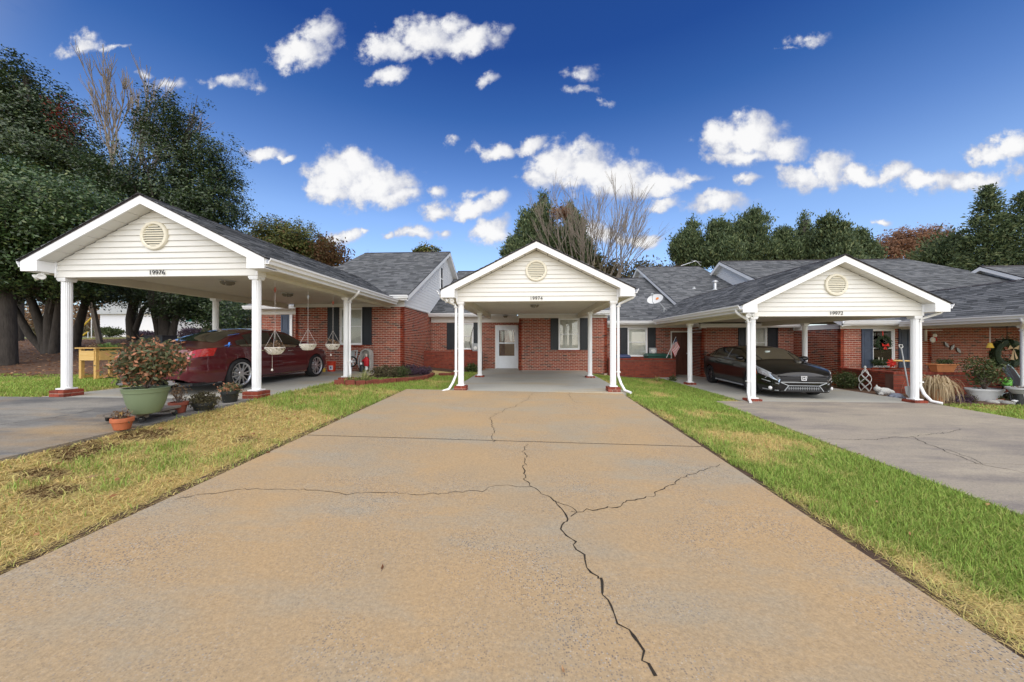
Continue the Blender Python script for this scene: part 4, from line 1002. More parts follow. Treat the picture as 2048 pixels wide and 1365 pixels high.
front('grille_bar', [(-.52, .545), (.52, .545), (.52, .555), (-.52, .555)], 'alloy_dark', .012)
front('lower_grille', [(-.46, .215), (.46, .215), (.37, .345), (-.37, .345)], 'dark')
for sd in (1, -1):
    MB().bar((X+.01, sd*.47, .21), (X+.01, sd*.37, .35), .016, .02, (1, 0, 0)).bar((X+.01, sd*.37, .352), (X+.004, sd*.55, .43), .016, .02, (1, 0, 0)).build('grille_trim', MT['greymetal'], cb.t, local=True)
front('grille_trim', [(-.37, .345), (.37, .345), (.37, .358), (-.37, .358)], 'greymetal', .012)
front('chin_bar', [(-.56, .43), (.56, .43), (.56, .445), (-.56, .445)], 'greymetal', .012)
front('grille_trim', [(-.56, .20), (.56, .20), (.55, .212), (-.55, .212)], 'alloy_dark', .012)
for k in range(14): front('mesh_bar', [(-.36+k*.055, .235), (-.353+k*.055, .235), (-.353+k*.055, .32), (-.36+k*.055, .32)], 'greymetal', .009)
front('mesh_bar', [(-.38, .275), (.38, .275), (.38, .281), (-.38, .281)], 'greymetal', .010)
# H emblem in a rounded frame
em = MB(); fx = X+.016
for a, b in (((-.068, .605), (-.054, .495)), ((.068, .605), (.054, .495)), ((-.068, .605), (.068, .605)), ((-.054, .495), (.054, .495)), ((-.030, .588), (-.024, .512)), ((.030, .588), (.024, .512)), ((-.025, .548), (.025, .548))):
    em.bar((fx, a[0], a[1]), (fx, b[0], b[1]), .010, .012, (1, 0, 0))
em.build('emblem', MT['ledwhite'], cb.t, local=True)
for sd in (1, -1):
    # faceted side intakes with fog lights
    pts = [cb.pt(x, j, .007, sd) for x, j in ((1.98, 1), (2.22, 1), (2.24, 4), (2.05, 4))]
    MB().add(pts, [(0, 1, 2, 3)]).build('side_intake', MT['blackplastic'], cb.t, local=True)
    for a, b in (((1.93, 5), (2.245, 5)), ((1.93, 1), (2.235, 1))):
        MB().tube([cb.pt(a[0], a[1], .012, sd), cb.pt((a[0]+b[0])/2, (a[1]+b[1])/2, .012, sd), cb.pt(b[0], b[1], .012, sd)], .011, 6).build('intake_trim', MT['greymetal'], cb.t, local=True)
    p = cb.pt(2.14, 2, .012, sd); d = Vector((.75, sd*.66, 0))
    MB(Matrix.Translation(p) @ d.to_track_quat('X', 'Z').to_matrix().to_4x4()).lathe([(.045, -.01), (.042, .012), (.02, .02), (0, .02)], (0, 0, 0), 14, 'x').build('fog_light', MT['ledwhite'], cb.t, local=True)
    p = cb.pt(.86, JT0, .02, sd); m_ = MB(Matrix.Translation(p+Vector((0, sd*.10, .06))) @ Matrix.Diagonal((.09, .12, .075, 1))); m_.lathe([(0, -1), (.6, -.8), (.95, -.3), (1, .2), (.7, .8), (0, 1)], (0, 0, 0), 14)
    m_.build('wing_mirror', MT['paint_black'], cb.t, smooth=60, local=True)
    for x in (-.66, .28):
        p = cb.pt(x, NS-2, .02, sd); MB().tube([p+Vector((-.1, 0, 0)), p+Vector((-.07, sd*.015, .004)), p+Vector((.07, sd*.015, .004)), p+Vector((.1, 0, 0))], .011, 6).build('door_handle', MT['paint_black'], cb.t, local=True)
    for x in (-.19, .95): cb.patch('door_gap', 'dark', x, x+.012, 2, NS-1, .002, sides=(sd,))
    MB().box(-.9, .95, sd*.86-.02, sd*.86+.02, .19, .225).build('sill_trim', MT['greymetal'], cb.t, local=True)
    for x, j in ((1.18, 0),): MB().tube([cb.pt(1.2, JR+3, .015, sd), cb.pt(.8, JR+2, .015, sd)], .006, 5).build('wiper', MT['dark'], cb.t, local=True)
p = cb.pt(.78, s_ if False else JR+5, .01, -1)
MB().box(p.x-.04, p.x+.0, -.12, .0, p.z, p.z+.03).build('sticker', MT['sticker'], cb.t, local=True)
MB().box(-.6, .5, -.6, .6, .62, 1.0).build('seat_block', MT['seat'], cb.t, local=True)
for y in (-.36, .36): MB().box(-.25, -.1, y-.2, y+.2, .9, 1.2).box(-.22, -.13, y-.11, y+.11, 1.2, 1.33).build('seat_back', MT['seat'], cb.t, local=True, bevel=.03)
cb.wheels('alloy_dark', .79, .325, .235, .225, 5)
# ------------------------------------------------------------------ foliage helpers
def leaf_quads(C, size, ratio=.5, up=None, spread=None, nrm=None):
    """rhombic leaves at centres C; up biases the leaf axis, nrm (n,3) biases the leaf normal"""
    C = np.asarray(C, float); n = len(C); a = rng.normal(size=(n, 3))
    if nrm is not None:
        N_ = nrm+rng.normal(size=(n, 3))*.55; N_ /= np.linalg.norm(N_, axis=1)[:, None]+1e-9
        a -= N_*np.sum(a*N_, 1)[:, None]; a /= np.linalg.norm(a, axis=1)[:, None]+1e-9; b = np.cross(N_, a)
    else:
        if up is not None: a = a*(spread if spread is not None else 1) + np.asarray(up)
        a /= np.linalg.norm(a, axis=1)[:, None]+1e-9
        r = rng.normal(size=(n, 3)); r[:, 2] *= .4; b = np.cross(a, r); b /= np.linalg.norm(b, axis=1)[:, None]+1e-9
    s = (size*rng.uniform(.65, 1.3, n))[:, None]; w = s*ratio
    V = np.stack([C-a*s/2, C+b*w/2, C+a*s/2, C-b*w/2], 1).reshape(-1, 3)
    return V, np.arange(4*n).reshape(-1, 4)
def clump_points(ells, n_cl, per, spread, shell=2.6, flat=.75):
    """leaf centres gathered in clumps spread through ellipsoids (cx,cy,cz,rx,ry,rz)"""
    E_ = np.array(ells, float); vol = E_[:, 3]*E_[:, 4]*E_[:, 5]; k = rng.choice(len(E_), n_cl, p=vol**.8/np.sum(vol**.8))
    d = rng.normal(size=(n_cl, 3)); d /= np.linalg.norm(d, axis=1)[:, None]; rad = rng.uniform(0, 1, n_cl)**(1/shell)
    c = E_[k, :3]+d*rad[:, None]*E_[k, 3:6]; sp = spread*rng.uniform(.6, 1.4, n_cl)
    m = np.maximum(3, rng.poisson(per, n_cl)); ii = np.repeat(np.arange(n_cl), m)
    return c[ii]+rng.normal(size=(len(ii), 3))*sp[ii][:, None]*np.array([1, 1, flat])
def foliage(name, parent, C, size, mt, ratio=.5, up=None, spread=None, centre=None):
    nrm = None
    if centre is not None: nrm = np.asarray(C)-np.asarray(centre); nrm = nrm/(np.linalg.norm(nrm, axis=1)[:, None]+1e-9)*.55+np.array([0, -.1, .8])
    V, F = leaf_quads(C, size, ratio, up, spread, nrm); return npmesh(name, V, F, MT[mt], parent)
def stems(parent, base, tips, r0, mt, name='stem', n=5, bend=.1):
    mb = MB(); base = Vector(base)
    for tp in tips:
        tp = Vector(tp); mid = base.lerp(tp, .5)+Vector((random.gauss(0, bend), random.gauss(0, bend), random.gauss(0, bend*.4)))
        mb.tube([base, base.lerp(mid, .6), mid, tp], [r0, r0*.85, r0*.65, r0*.3], n, cap=False)
    return mb.build(name, MT[mt], parent, smooth=60)
leaf_mat('leaf_holly', [(0, (0.015, 0.027, 0.011)), (.4, (0.027, 0.053, 0.017)), (.8, (0.048, 0.082, 0.025)), (1, (0.090, 0.121, 0.037))], .38, .5, .12)
leaf_mat('leaf_magnolia', [(0, (0.027, 0.051, 0.016)), (.4, (0.049, 0.091, 0.027)), (.85, (0.079, 0.134, 0.039)), (1, (0.158, 0.183, 0.055))], .35, .5, .12)
leaf_mat('leaf_oak', [(0, (0.053, 0.068, 0.018)), (.5, (0.105, 0.128, 0.033)), (.85, (0.165, 0.165, 0.045)), (1, (0.210, 0.105, 0.045))], .55, .3, .25)
leaf_mat('leaf_oakbrown', [(0, (.06, .03, .012)), (.5, (.12, .055, .022)), (1, (.09, .075, .025))], .6, .3, .25)
leaf_mat('leaf_cedar', [(0, (0.034, 0.058, 0.027)), (.5, (0.071, 0.105, 0.044)), (.9, (0.128, 0.162, 0.068)), (1, (0.187, 0.204, 0.093))], .6, .3, .15)
leaf_mat('leaf_rust', [(0, (.16, .085, .05)), (.5, (.25, .13, .075)), (1, (.30, .19, .13))], .7, .2, .3)
leaf_mat('leaf_red', [(0, (.10, .015, .012)), (1, (.20, .03, .02))], .6, .2, .3)
leaf_mat('leaf_shrub', [(0, (.03, .05, .015)), (.6, (.07, .10, .03)), (1, (.15, .16, .07))], .5, .3, .2)
leaf_mat('leaf_coral', [(0, (.06, .085, .035)), (.55, (.13, .14, .07)), (.72, (.30, .15, .08)), (1, (.55, .24, .13))], .5, .3, .2)
leaf_mat('leaf_dry', [(0, (.10, .06, .035)), (.6, (.19, .12, .07)), (1, (.28, .20, .12))], .7, .2, .2)
leaf_mat('leaf_drygreen', [(0, (.06, .05, .03)), (.6, (.10, .085, .045)), (1, (.16, .15, .08))], .7, .2, .2)
leaf_mat('leaf_litter', [(0, (.10, .04, .018)), (.4, (.20, .085, .035)), (.75, (.32, .17, .08)), (1, (.42, .28, .16))], .8, .2, .1)
leaf_mat('blade_straw', [(0, (.28, .20, .11)), (.5, (.46, .36, .22)), (1, (.58, .48, .33))], .7, .2, .2)
leaf_mat('blade_variegated', [(0, (.16, .22, .06)), (.5, (.36, .38, .14)), (1, (.55, .52, .26))], .6, .2, .2)
leaf_mat('blade_green', [(0, (.06, .13, .03)), (1, (.16, .24, .06))], .6, .2, .2)
leaf_mat('leaf_purple', [(0, (.05, .03, .045)), (1, (.12, .08, .11))], .6, .2, .2)
mat('bark', (.055, .047, .040), .95, .35, 10, .9, 22, stretch=(1, 1, .25)); mat('bark_pale', (.20, .17, .14), .95, .3, 10, .5, 30, stretch=(1, 1, .3)); mat('twig', (.13, .10, .085), .9, .2)
mat('pot_green', (.17, .22, .125), .5, .06, 3); mat('terracotta', (.40, .115, .045), .75, .15, 12, .1); mat('terracotta_pale', (.55, .22, .085), .75, .12, 9, .1); mat('terracotta_dark', (.24, .06, .035), .75, .15, 12)
mat('pot_black', (.02, .022, .02), .55); mat('pot_grey', (.48, .49, .49), .55, .06); mat('potsoil', (.035, .025, .018), .95, .3, 40, .8, 60)
mat('wood_grey', (.16, .14, .12), .85, .25, 8, .3, 50, stretch=(1, .2, 1)); mat('pine', (.55, .34, .10), .65, .2, 14, c2=(.66, .45, .18), stretch=(.25, 1, 2.2)); mat('pine2', (.50, .29, .08), .65, .2, 14, c2=(.60, .40, .14))
mat('rubber', (.02, .02, .02), .8); mat('stone', (.42, .41, .38), .9, .2, 20, .4, 60); mat('stone_white', (.60, .60, .57), .85, .2, 20, .3, 60); mat('stone_blue', (.22, .24, .30), .85, .3, 30, .3)
mat('wicker', (.72, .68, .60), .8, .25, 60); mat('chain', (.55, .50, .46), .5, .1, metal=.4); mat('red', (.62, .03, .02), .5, .1); mat('bucket', (.68, .06, .025), .45, .08); mat('white_label', (.75, .75, .78), .6)
mat('blue_label', (.05, .10, .30), .6); mat('robe', (.55, .02, .03), .6, .2, 14); mat('skin_stone', (.62, .50, .42), .7); mat('bin_blue', (.02, .035, .10), .5); mat('bin_green', (.02, .075, .055), .5); mat('edging', (.20, .055, .035), .9, .3, 8, .4, 50)
mat('yellow', (.70, .47, .06), .5, .1); mat('green_plastic', (.16, .48, .07), .4, .08); mat('chair_blue', (.52, .70, .72), .6, .08); mat('cushion', (.5, .07, .10), .8); mat('signgreen', (.02, .30, .24), .5)
mat('dishgrey', (.62, .63, .62), .5, .06); mat('orange', (.65, .20, .04), .5); mat('navy', (.02, .03, .10), .7); mat('farwhite', (.62, .64, .68), .8, .05); mat('wreath', (.018, .035, .016), .8, .3); mat('pineneedle', (.02, .045, .018), .8, .3)

def pot(parent, c, r0, r1, h, mt, rim=.02, n=28, name='pot', sx=1, sy=1):
    th = .015
    prof = [(r0*.9, 0), (r0, .005), (r0+(r1-r0)*.75, h*.68), (r1*.985, h-.055), (r1+rim*.3, h-.05), (r1+rim*.4, h-.006), (r1+rim*.2, h), (r1-th, h), (r1-th-.01, h-.06), (0.0, h-.06)]
    p = MB().lathe(prof, c, n, sx=sx, sy=sy).build(name, MT[mt], parent, smooth=35)
    MB().lathe([(r1-th-.012, h-.062), (r1-th-.012, h-.05), (r1*.5, h-.035), (0, h-.03)], c, n, sx=sx, sy=sy).build('soil', MT['potsoil'], p)
    return p

# ------------------------------------------------------------------ left driveway: pots on and by the dolly
zl = .155
def onl(px, py, z=None): 
    z_ = zl if z is None else z
    for _ in range(4): p = at(px, py, Z=z_); z_ = zlft(p.x, p.y) if z is None else z
    return p
A_, B_, C_ = onl(213, 846), onl(284, 848), onl(354, 831); D_ = A_+C_-B_
zl = zlft(-5.5, 5.0); ctr = (A_+C_)/2; dl = thing('plant_dolly', 'weathered wooden dolly on casters under the big green pot', 'dolly', ctr)
ax = (C_-B_); wid = ax.length; ax.normalize(); ay = (A_-B_); ay = (ay-ax*ay.dot(ax)); dep = ay.length; ay.normalize()
zd = zl+.105
for i in range(5):
    a = B_+ay*(dep*(i/5)+.004); b = B_+ay*(dep*((i+1)/5)-.004); mid = (a+b)/2
    MB().bar(Vector((mid.x, mid.y, zd))-ax*.07, Vector((mid.x, mid.y, zd))+ax*(wid+.07), dep/5-.008, .03).build('plank', MT['wood_grey'], dl)
for t_ in (.12, .88):
    m_ = B_+ax*wid*t_; MB().bar(Vector((m_.x, m_.y, zd-.035)), Vector((m_.x, m_.y, zd-.035))+ay*dep, .07, .03).build('cleat', MT['wood_grey'], dl)
for q in (A_, B_, C_, D_):
    cq = q+(ctr-q)*.06; w_ = MB().box(cq.x-.02, cq.x+.02, cq.y-.02, cq.y+.02, zl+.05, zd-.05).build('caster', MT['galv'], dl)
    MB(Matrix.Translation((cq.x, cq.y, zl+.040)) @ Matrix.Rotation(random.uniform(0, 3), 4, 'Z')).lathe([(0, -.015), (.036, -.015), (.04, -.009), (.04, .009), (.036, .015), (0, .015)], (0, 0, 0), 14, 'y').build('wheel', MT['rubber'], w_)
pc = Vector((ctr.x, ctr.y, zd+.016)); pc = at(293, 826, Z=zd+.016)
pg = thing('potted_shrub', 'coral leaved shrub in a large sage green pot on the wooden dolly', 'potted plant', pc, group='potted plants by the left carport')
gp_ = MB().lathe([(.12, 0), (.135, .006), (.165, .06), (.195, .15), (.213, .24), (.220, .285), (.232, .29), (.238, .335), (.245, .345), (.238, .352), (.222, .35), (.212, .29), (0, .285)], pc, 36).build('pot', MT['pot_green'], pg, smooth=30); MB().lathe([(.211, .29), (.211, .30), (.1, .315), (0, .32)], pc, 24).build('soil', MT['potsoil'], gp_); top = pc+Vector((0, 0, .33))
ells = [(top.x+.04, top.y, top.z+.42, .32, .28, .26), (top.x+.22, top.y, top.z+.38, .26, .2, .16), (top.x-.15, top.y, top.z+.28, .2, .2, .2), (top.x+.02, top.y, top.z+.16, .16, .16, .15)]
stems(pg, top, [(top.x+random.uniform(-.25, .3), top.y+random.uniform(-.2, .2), top.z+random.uniform(.25, .55)) for _ in range(12)], .01, 'twig', bend=.04)
foliage('leaves', pg, clump_points(ells, 230, 22, .055, 2.6), .062, 'leaf_coral', .45)
def potted(label, px, py, h, r0, r1, mt, kind, ph, z=None, pw=.15, grp='potted plants by the left carport'):
    c = onl(px, py, z); t = thing('potted_plant', label, 'potted plant', c, group=grp); pot(t, c, r0, r1, h, mt, .012); tp = c+Vector((0, 0, h-.04))
    if kind == 'dry':
        stems(t, tp, [(tp.x+random.gauss(0, pw*.6), tp.y+random.gauss(0, pw*.6), tp.z+ph*random.uniform(.5, 1)) for _ in range(16)], .005, 'twig', bend=.03)
        foliage('leaves', t, clump_points([(tp.x, tp.y, tp.z+ph*.6, pw, pw, ph*.4)], 30, 5, .03), .035, 'leaf_dry')
    elif kind == 'bush':
        foliage('leaves', t, clump_points([(tp.x, tp.y, tp.z+ph*.35, pw, pw, ph*.6)], 120, 14, .035, 3), .035, 'leaf_drygreen')
    elif kind == 'green':
        stems(t, tp, [(tp.x+random.gauss(0, pw*.5), tp.y+random.gauss(0, pw*.5), tp.z+ph*random.uniform(.4, .9)) for _ in range(8)], .005, 'twig', bend=.02)
        foliage('leaves', t, clump_points([(tp.x, tp.y, tp.z+ph*.5, pw, pw, ph*.5)], 40, 8, .04), .06, 'leaf_shrub')
    elif kind == 'rust':
        foliage('leaves', t, clump_points([(tp.x, tp.y, tp.z+ph*.4, pw, pw, ph*.5)], 60, 9, .04), .05, 'leaf_coral')
    return t
p1 = potted('terracotta pot of dead stems with a plant tag before the dolly', 245, 859, .15, .075, .105, 'terracotta', 'dry', .12, pw=.07)
c = WL[p1.name]; MB().box(c.x-.012, c.x+.02, c.y-.02, c.y-.014, c.z+.12, c.z+.22).build('plant_tag', MT['pine'], p1)
potted('reddish terracotta pot of tall brown dried stalks behind the dolly', 357, 826, .17, .08, .115, 'terracotta_dark', 'dry', .30, pw=.09)
potted('rounded brownish bush overgrowing its low pot', 408, 819, .12, .12, .15, 'pot_black', 'bush', .2, pw=.19)
potted('straight black plastic pot with rust tinged plant by the brick footing', 460, 804, .2, .105, .13, 'pot_black', 'rust', .18, pw=.14)
# raised wooden planter
fl, fr_, bl = onl(193, 754, .30), onl(249, 747, .34), onl(176, 749, .32)
rp = thing('raised_planter', 'pale wooden raised planter box on legs at the mulch edge', 'planter', fl)
ux = fr_-fl; ux.z = 0; Lx = ux.length; ux.normalize(); uy = Vector((-ux.y, ux.x, 0)); Ly = .48; zb = fl.z-.06; H = .86
T_ = lambda a, b, z: fl+ux*a+uy*b+Vector((0, 0, z+zb-fl.z))
for a, b in ((0, 0), (Lx, 0), (0, Ly), (Lx, Ly)): MB().bar(T_(a, b, 0), T_(a, b, H), .075, .075, ux).build('leg', MT['pine2'], rp)
for z_ in (H-.08, H-.26):
    pass
for b in (-.045, Ly+.045):
    MB().bar(T_(.04, b, H-.20), T_(Lx-.04, b, H-.20), .02, .27).build('side_board', MT['pine'], rp)
for a in (-.045, Lx+.045): MB().bar(T_(a, 0, H-.20), T_(a, Ly, H-.20), .02, .27).build('end_board', MT['pine'], rp)
for b in (-.05, Ly+.05): MB().bar(T_(-.09, b, H+.012), T_(Lx+.09, b, H+.012), .09, .03).build('top_rail', MT['pine2'], rp); MB().bar(T_(0, b*.9, .06), T_(Lx, b*.9, .06), .03, .07).build('stretcher', MT['pine2'], rp)
for a in (-.05, Lx+.05): MB().bar(T_(a, 0, H+.012), T_(a, Ly, H+.012), .09, .03).build('top_rail', MT['pine2'], rp)
MB().bar(T_(-.03, Ly/2, H-.12), T_(Lx+.03, Ly/2, H-.12), Ly+.05, .06).build('soil', MT['potsoil'], rp)
q = T_(Lx*.6, Ly*.5, H); foliage('herb', rp, clump_points([(q.x, q.y, q.z+.03, .3, .18, .07)], 60, 12, .04), .06, 'blade_green', .3)
q = T_(Lx*.15, Ly*.5, H); foliage('dry_herb', rp, clump_points([(q.x, q.y, q.z+.04, .15, .15, .06)], 25, 8, .03), .05, 'leaf_dry', .3)
# crushed can
c = onl(112, 789); can = thing('drink_can', 'small silver and yellow can lying against the left brick footing', 'can', c+Vector((0, 0, .033)), rz=.5)
MB().lathe([(.022, -.06), (.032, -.05), (.033, .045), (.026, .058), (.022, .06), (0, .056)], (0, 0, 0), 16, 'x').build('can_body', MT['galv'], can, smooth=40, local=True)
MB().lathe([(.0335, -.03), (.0335, .02)], (0, 0, 0), 16, 'x').build('label_band', MT['yellow'], can, local=True)

# ------------------------------------------------------------------ hanging baskets along the beam
for k, (px, py, pt, lab) in enumerate(((550, 697, 572, 'white hanging basket nearest the car door handle, red glass diamond above'), (616, 690, 586, 'white hanging basket in the middle, grey diamond on its chain'), (666, 690, 598, 'white hanging basket nearest the wall, dark diamond above and sparse plant'))):
    p = at(px, py, X=-5.30); top = Vector((p.x, p.y, 2.56)); t = thing('hanging_basket', lab, 'hanging basket', p, group='hanging baskets under the left carport beam')
    r = .175
    MB().lathe([(.07, -.13), (.12, -.10), (.155, -.04), (r, .0), (r+.012, .012), (r, .022), (r-.015, .01), (.13, -.04), (0, -.06)], p, 20).build('bowl', MT['wicker'], t, smooth=30)
    for j in range(12):
        a = j*math.pi/6; MB().tube([(p.x+r*1.02*math.cos(a), p.y+r*1.02*math.sin(a), p.z+.0), (p.x+.15*math.cos(a+.3), p.y+.15*math.sin(a+.3), p.z-.06), (p.x+.10*math.cos(a), p.y+.10*math.sin(a), p.z-.12)], .008, 5).build('rib', MT['wicker'], t)
    ap = p+Vector((0, 0, .38))
    for j in range(4):
        a = j*math.pi/2+.5; MB().tube([p+Vector((r*math.cos(a), r*math.sin(a), .01)), ap], .0035, 5).build('chain', MT['chain'], t)
    MB().tube([ap, top+Vector((0, 0, .01))], .0035, 5).build('wire', MT['chain'], t)
    zd_ = at(px, pt+8, X=-5.30).z; w_, h_ = .032, .075
    MB().add([(p.x, p.y, zd_+h_), (p.x+w_, p.y, zd_), (p.x, p.y, zd_-h_), (p.x-w_, p.y, zd_), (p.x, p.y-w_, zd_), (p.x, p.y+w_, zd_)], [(0,4,1),(0,1,5),(0,5,3),(0,3,4),(2,1,4),(2,5,1),(2,3,5),(2,4,3)]).build('diamond', MT['terracotta_dark' if k != 1 else 'greymetal'], t)
    if k != 1: foliage('plant', t, clump_points([(p.x, p.y, p.z+.06, .16, .16, .08)], 18, 6, .04), .06, 'leaf_dry')
    foliage('trailing_moss', t, clump_points([(p.x, p.y, p.z-.02, r*1.05, r*1.05, .06)], 30, 6, .02), .04, 'leaf_dry')
    if k != 1: MB().tube([p+Vector((-.06, 0, -.12)), p+Vector((-.06, 0, -.45 if k == 0 else -.28))], .0025, 4).lathe([(0, -.03), (.022, -.01), (.012, .02), (0, .03)], p+Vector((-.06, 0, -.45 if k == 0 else -.28)), 8).build('bell_cord', MT['wicker'], t)

# ------------------------------------------------------------------ things along the left house wall
zw = .206
c = at(663, 743, Z=zw); c.z = zw; b_ = thing('bucket', 'bright red orange plastic bucket with a white and blue label', 'bucket', c)
MB().lathe([(.125, 0), (.13, .01), (.145, .30), (.155, .305), (.155, .34), (.148, .345), (.142, .34), (.13, .03), (0, .03)], c, 24).build('pail', MT['bucket'], b_, smooth=35)
MB().lathe([(.158, .335), (.162, .34), (.162, .36), (.15, .368), (0, .37)], c, 24).build('lid', MT['bucket'], b_, smooth=35)
V = []
for i in range(7):
    a = -math.pi/2-.1+i*.16; rr_ = .1415; V += [(c.x+(rr_-.004)*math.cos(a), c.y+(rr_-.004)*math.sin(a), c.z+.06), (c.x+(rr_+.004)*math.cos(a), c.y+(rr_+.004)*math.sin(a), c.z+.22)]
MB().add(V, [(2*i, 2*i+2, 2*i+3, 2*i+1) for i in range(6)]).build('label_patch', MT['white_label'], b_)
V = [(x*.9995+c.x*.0005, y-.003, z_) for x, y, z_ in [(V[4][0], V[4][1], c.z+.1), (V[8][0], V[8][1], c.z+.1), (V[9][0], V[9][1], c.z+.18), (V[5][0], V[5][1], c.z+.18)]]
MB().add(V, [(0, 1, 2, 3)]).build('label_print', MT['blue_label'], b_)
c = at(648, 744, Z=zw); t = thing('garden_gnome', 'small yellow and orange figurine standing left of the red bucket', 'figurine', c)
MB().lathe([(.05, 0), (.055, .05), (.05, .12), (.035, .16), (0, .17)], c, 12).build('body', MT['yellow'], t, smooth=50); MB().lathe([(0, .15), (.04, .17), (.045, .2), (.03, .25), (0, .29)], c, 12).build('head', MT['orange'], t, smooth=50)
# folded cart with a spoked wheel
c = at(707, 748, Y=11.9); ct = thing('folding_cart', 'grey folded cart frame with a spoked wheel by the downspout', 'cart', (c.x, c.y, zw))
MB().tube([(c.x-.12, c.y, zw), (c.x-.02, c.y, zw+.3), (c.x+.1, c.y, zw+.55), (c.x+.14, c.y, zw+.78)], .028, 8).tube([(c.x+.22, c.y+.1, zw), (c.x+.12, c.y+.1, zw+.3), (c.x+.16, c.y+.1, zw+.6)], .02, 8).build('frame', MT['greymetal'], ct, smooth=50)
MB().tube([(c.x-.2, c.y, zw+.76), (c.x-.05, c.y-.02, zw+.74), (c.x+.13, c.y, zw+.78)], .02, 6).box(c.x-.18, c.x+.02, c.y+.02, c.y+.06, zw+.5, zw+.72).build('handle', MT['greymetal'], ct, smooth=50)
wh = MB(Matrix.Translation((c.x-.03, c.y-.05, zw+.38))).lathe([(.15, -.02), (.19, -.02), (.19, .02), (.15, .02), (.15, -.02)], (0, 0, 0), 24, 'y').build('wheel', MT['rubber'], ct, smooth=40)
sp_ = MB(Matrix.Translation((c.x-.03, c.y-.055, zw+.38)))
for k in range(6): sp_.bar((0, 0, 0), (.155*math.cos(k*math.pi/3), 0, .155*math.sin(k*math.pi/3)), .02, .012, (0, 1, 0))
sp_.build('spoke', MT['white'], wh)
c2 = (c.x+.28, c.y+.05, zw); t = thing('metal_ornament', 'dark metal garden ornament with a white head before the shrine', 'ornament', c2)
MB().tube([(c2[0], c2[1], zw), (c2[0]+.02, c2[1], zw+.15), (c2[0]-.03, c2[1], zw+.25)], [.09, .1, .05], 10).build('body', MT['blackplastic'], t, smooth=50); MB().lathe([(0, -.045), (.035, -.03), (.045, 0), (.03, .035), (0, .045)], (c2[0]-.02, c2[1]-.02, zw+.3), 12).build('head', MT['white'], t, smooth=50)
# shrine: arched niche with robed statue
c = at(734, 741, Y=12.35); zb = zw+.02; t = thing('garden_shrine', 'arched grey shell niche leaning on the brick wall with a robed statue inside', 'shrine', (c.x, c.y, zb))
hw_ = .20; H = .80; V = []; F = []; ns = 24
outl = [(-hw_, 0)]+[(hw_*math.cos(math.pi-math.pi*i/ns), H-hw_+hw_*math.sin(math.pi-math.pi*i/ns)) for i in range(ns+1)]+[(hw_, 0)]
inn = [(x*.80, z if z == 0 else (H-hw_)+(z-(H-hw_))*.80) for x, z in outl]; n = len(outl)
for q, (yo, lst) in enumerate(((-.14, outl), (-.14, inn), (.06, inn), (.10, outl))): V += [(c.x+x, c.y+yo, zb+z) for x, z in lst]
for i in range(n-1):
    for k in range(3): F.append((k*n+i, k*n+i+1, (k+1)*n+i+1, (k+1)*n+i))
F += [(3*n+i, 3*n+i+1, i+1, i) for i in range(n-1)]; F.append(tuple(range(2*n, 3*n)))
MB().add(V, F).build('niche', MT['stone'], t, smooth=40)
s_ = thing('robed_statue', 'small statue in a red robe standing in the grey niche', 'statue', (c.x+.02, c.y-.08, zb))
q = (c.x+.02, c.y-.08, zb+.02)
MB().lathe([(.075, 0), (.07, .05), (.05, .12), (.055, .2), (0, .2)], q, 16).build('gown', MT['white'], s_, smooth=50)
MB().lathe([(.0, .14), (.085, .15), (.10, .22), (.105, .34), (.085, .44), (.04, .49), (.0, .5)], q, 16, sy=.7).build('robe', MT['robe'], s_, smooth=50)
MB().lathe([(.0, .46), (.025, .48), (.042, .53), (.04, .57), (.02, .60), (0, .605)], q, 14).build('head', MT['skin_stone'], s_, smooth=50)
for sd in (-1, 1): MB().tube([(q[0]+sd*.08, q[1], q[2]+.40), (q[0]+sd*.13, q[1]-.03, q[2]+.33), (q[0]+sd*.11, q[1]-.09, q[2]+.36)], [.035, .03, .018], 8).build('arm', MT['robe'], s_, smooth=50)

# ------------------------------------------------------------------ flower bed between left and middle carports
def edging(label, pts, w=.12, h=.14):
    t = thing('bed_edging', label, 'edging', (pts[0][0], pts[0][1], gz(*pts[0])), group='red brick edging round the beds')
    for (ax_, ay_), (bx_, by_) in zip(pts, pts[1:]):
        L = math.hypot(bx_-ax_, by_-ay_); k = max(1, int(L/.2))
        for i in range(k):
            x, y = ax_+(bx_-ax_)*(i+.5)/k, ay_+(by_-ay_)*(i+.5)/k
            MB(Matrix.Translation((x, y, gz(x, y)-.03)) @ Matrix.Rotation(math.atan2(by_-ay_, bx_-ax_)+random.gauss(0, .05), 4, 'Z') @ Matrix.Rotation(random.gauss(0, .05), 4, 'X')).box(-L/k/2+.006, L/k/2-.006, -w/2, w/2, 0, h+random.uniform(0, .025)).build('edging_brick', MT['edging'], t, bevel=.008)
    return t
P_ = lambda px, py, z: (at(px, py, Z=z).x, at(px, py, Z=z).y)
ed = [P_(668, 768, .22), P_(730, 766, .2), P_(790, 760, .18), P_(835, 755, .16), P_(856, 752, .14), P_(866, 748, .13)]
edging('scalloped red brick edging of the flower bed below the left house', ed)
ed2 = [P_(878, 749, .10), P_(915, 749, .06), P_(925, 748, .05)]
edging('short red brick edging under the patio wall left of the middle carport', ed2)
bed = [(x, y) for x, y in ed]+[(-4.76, 15.0), (-4.76, 12.55), (-5.2, 12.5)]
mb = MB(); n = len(bed); mb.add([(x, y, gz(x, y)+.012) for x, y in bed], [tuple(range(n))]); tag(mb.build('flower_bed', MT['soil']), kind='structure')
sheet('flower_bed', -4.7, -2.12, 14.2, 15.03, lambda x, y: gz(x, y)+.014, 'soil', .03); sheet('flower_bed', 3.4, 5.6, 14.3, 15.0, lambda x, y: gz(x, y)+.014, 'mulch', .03)
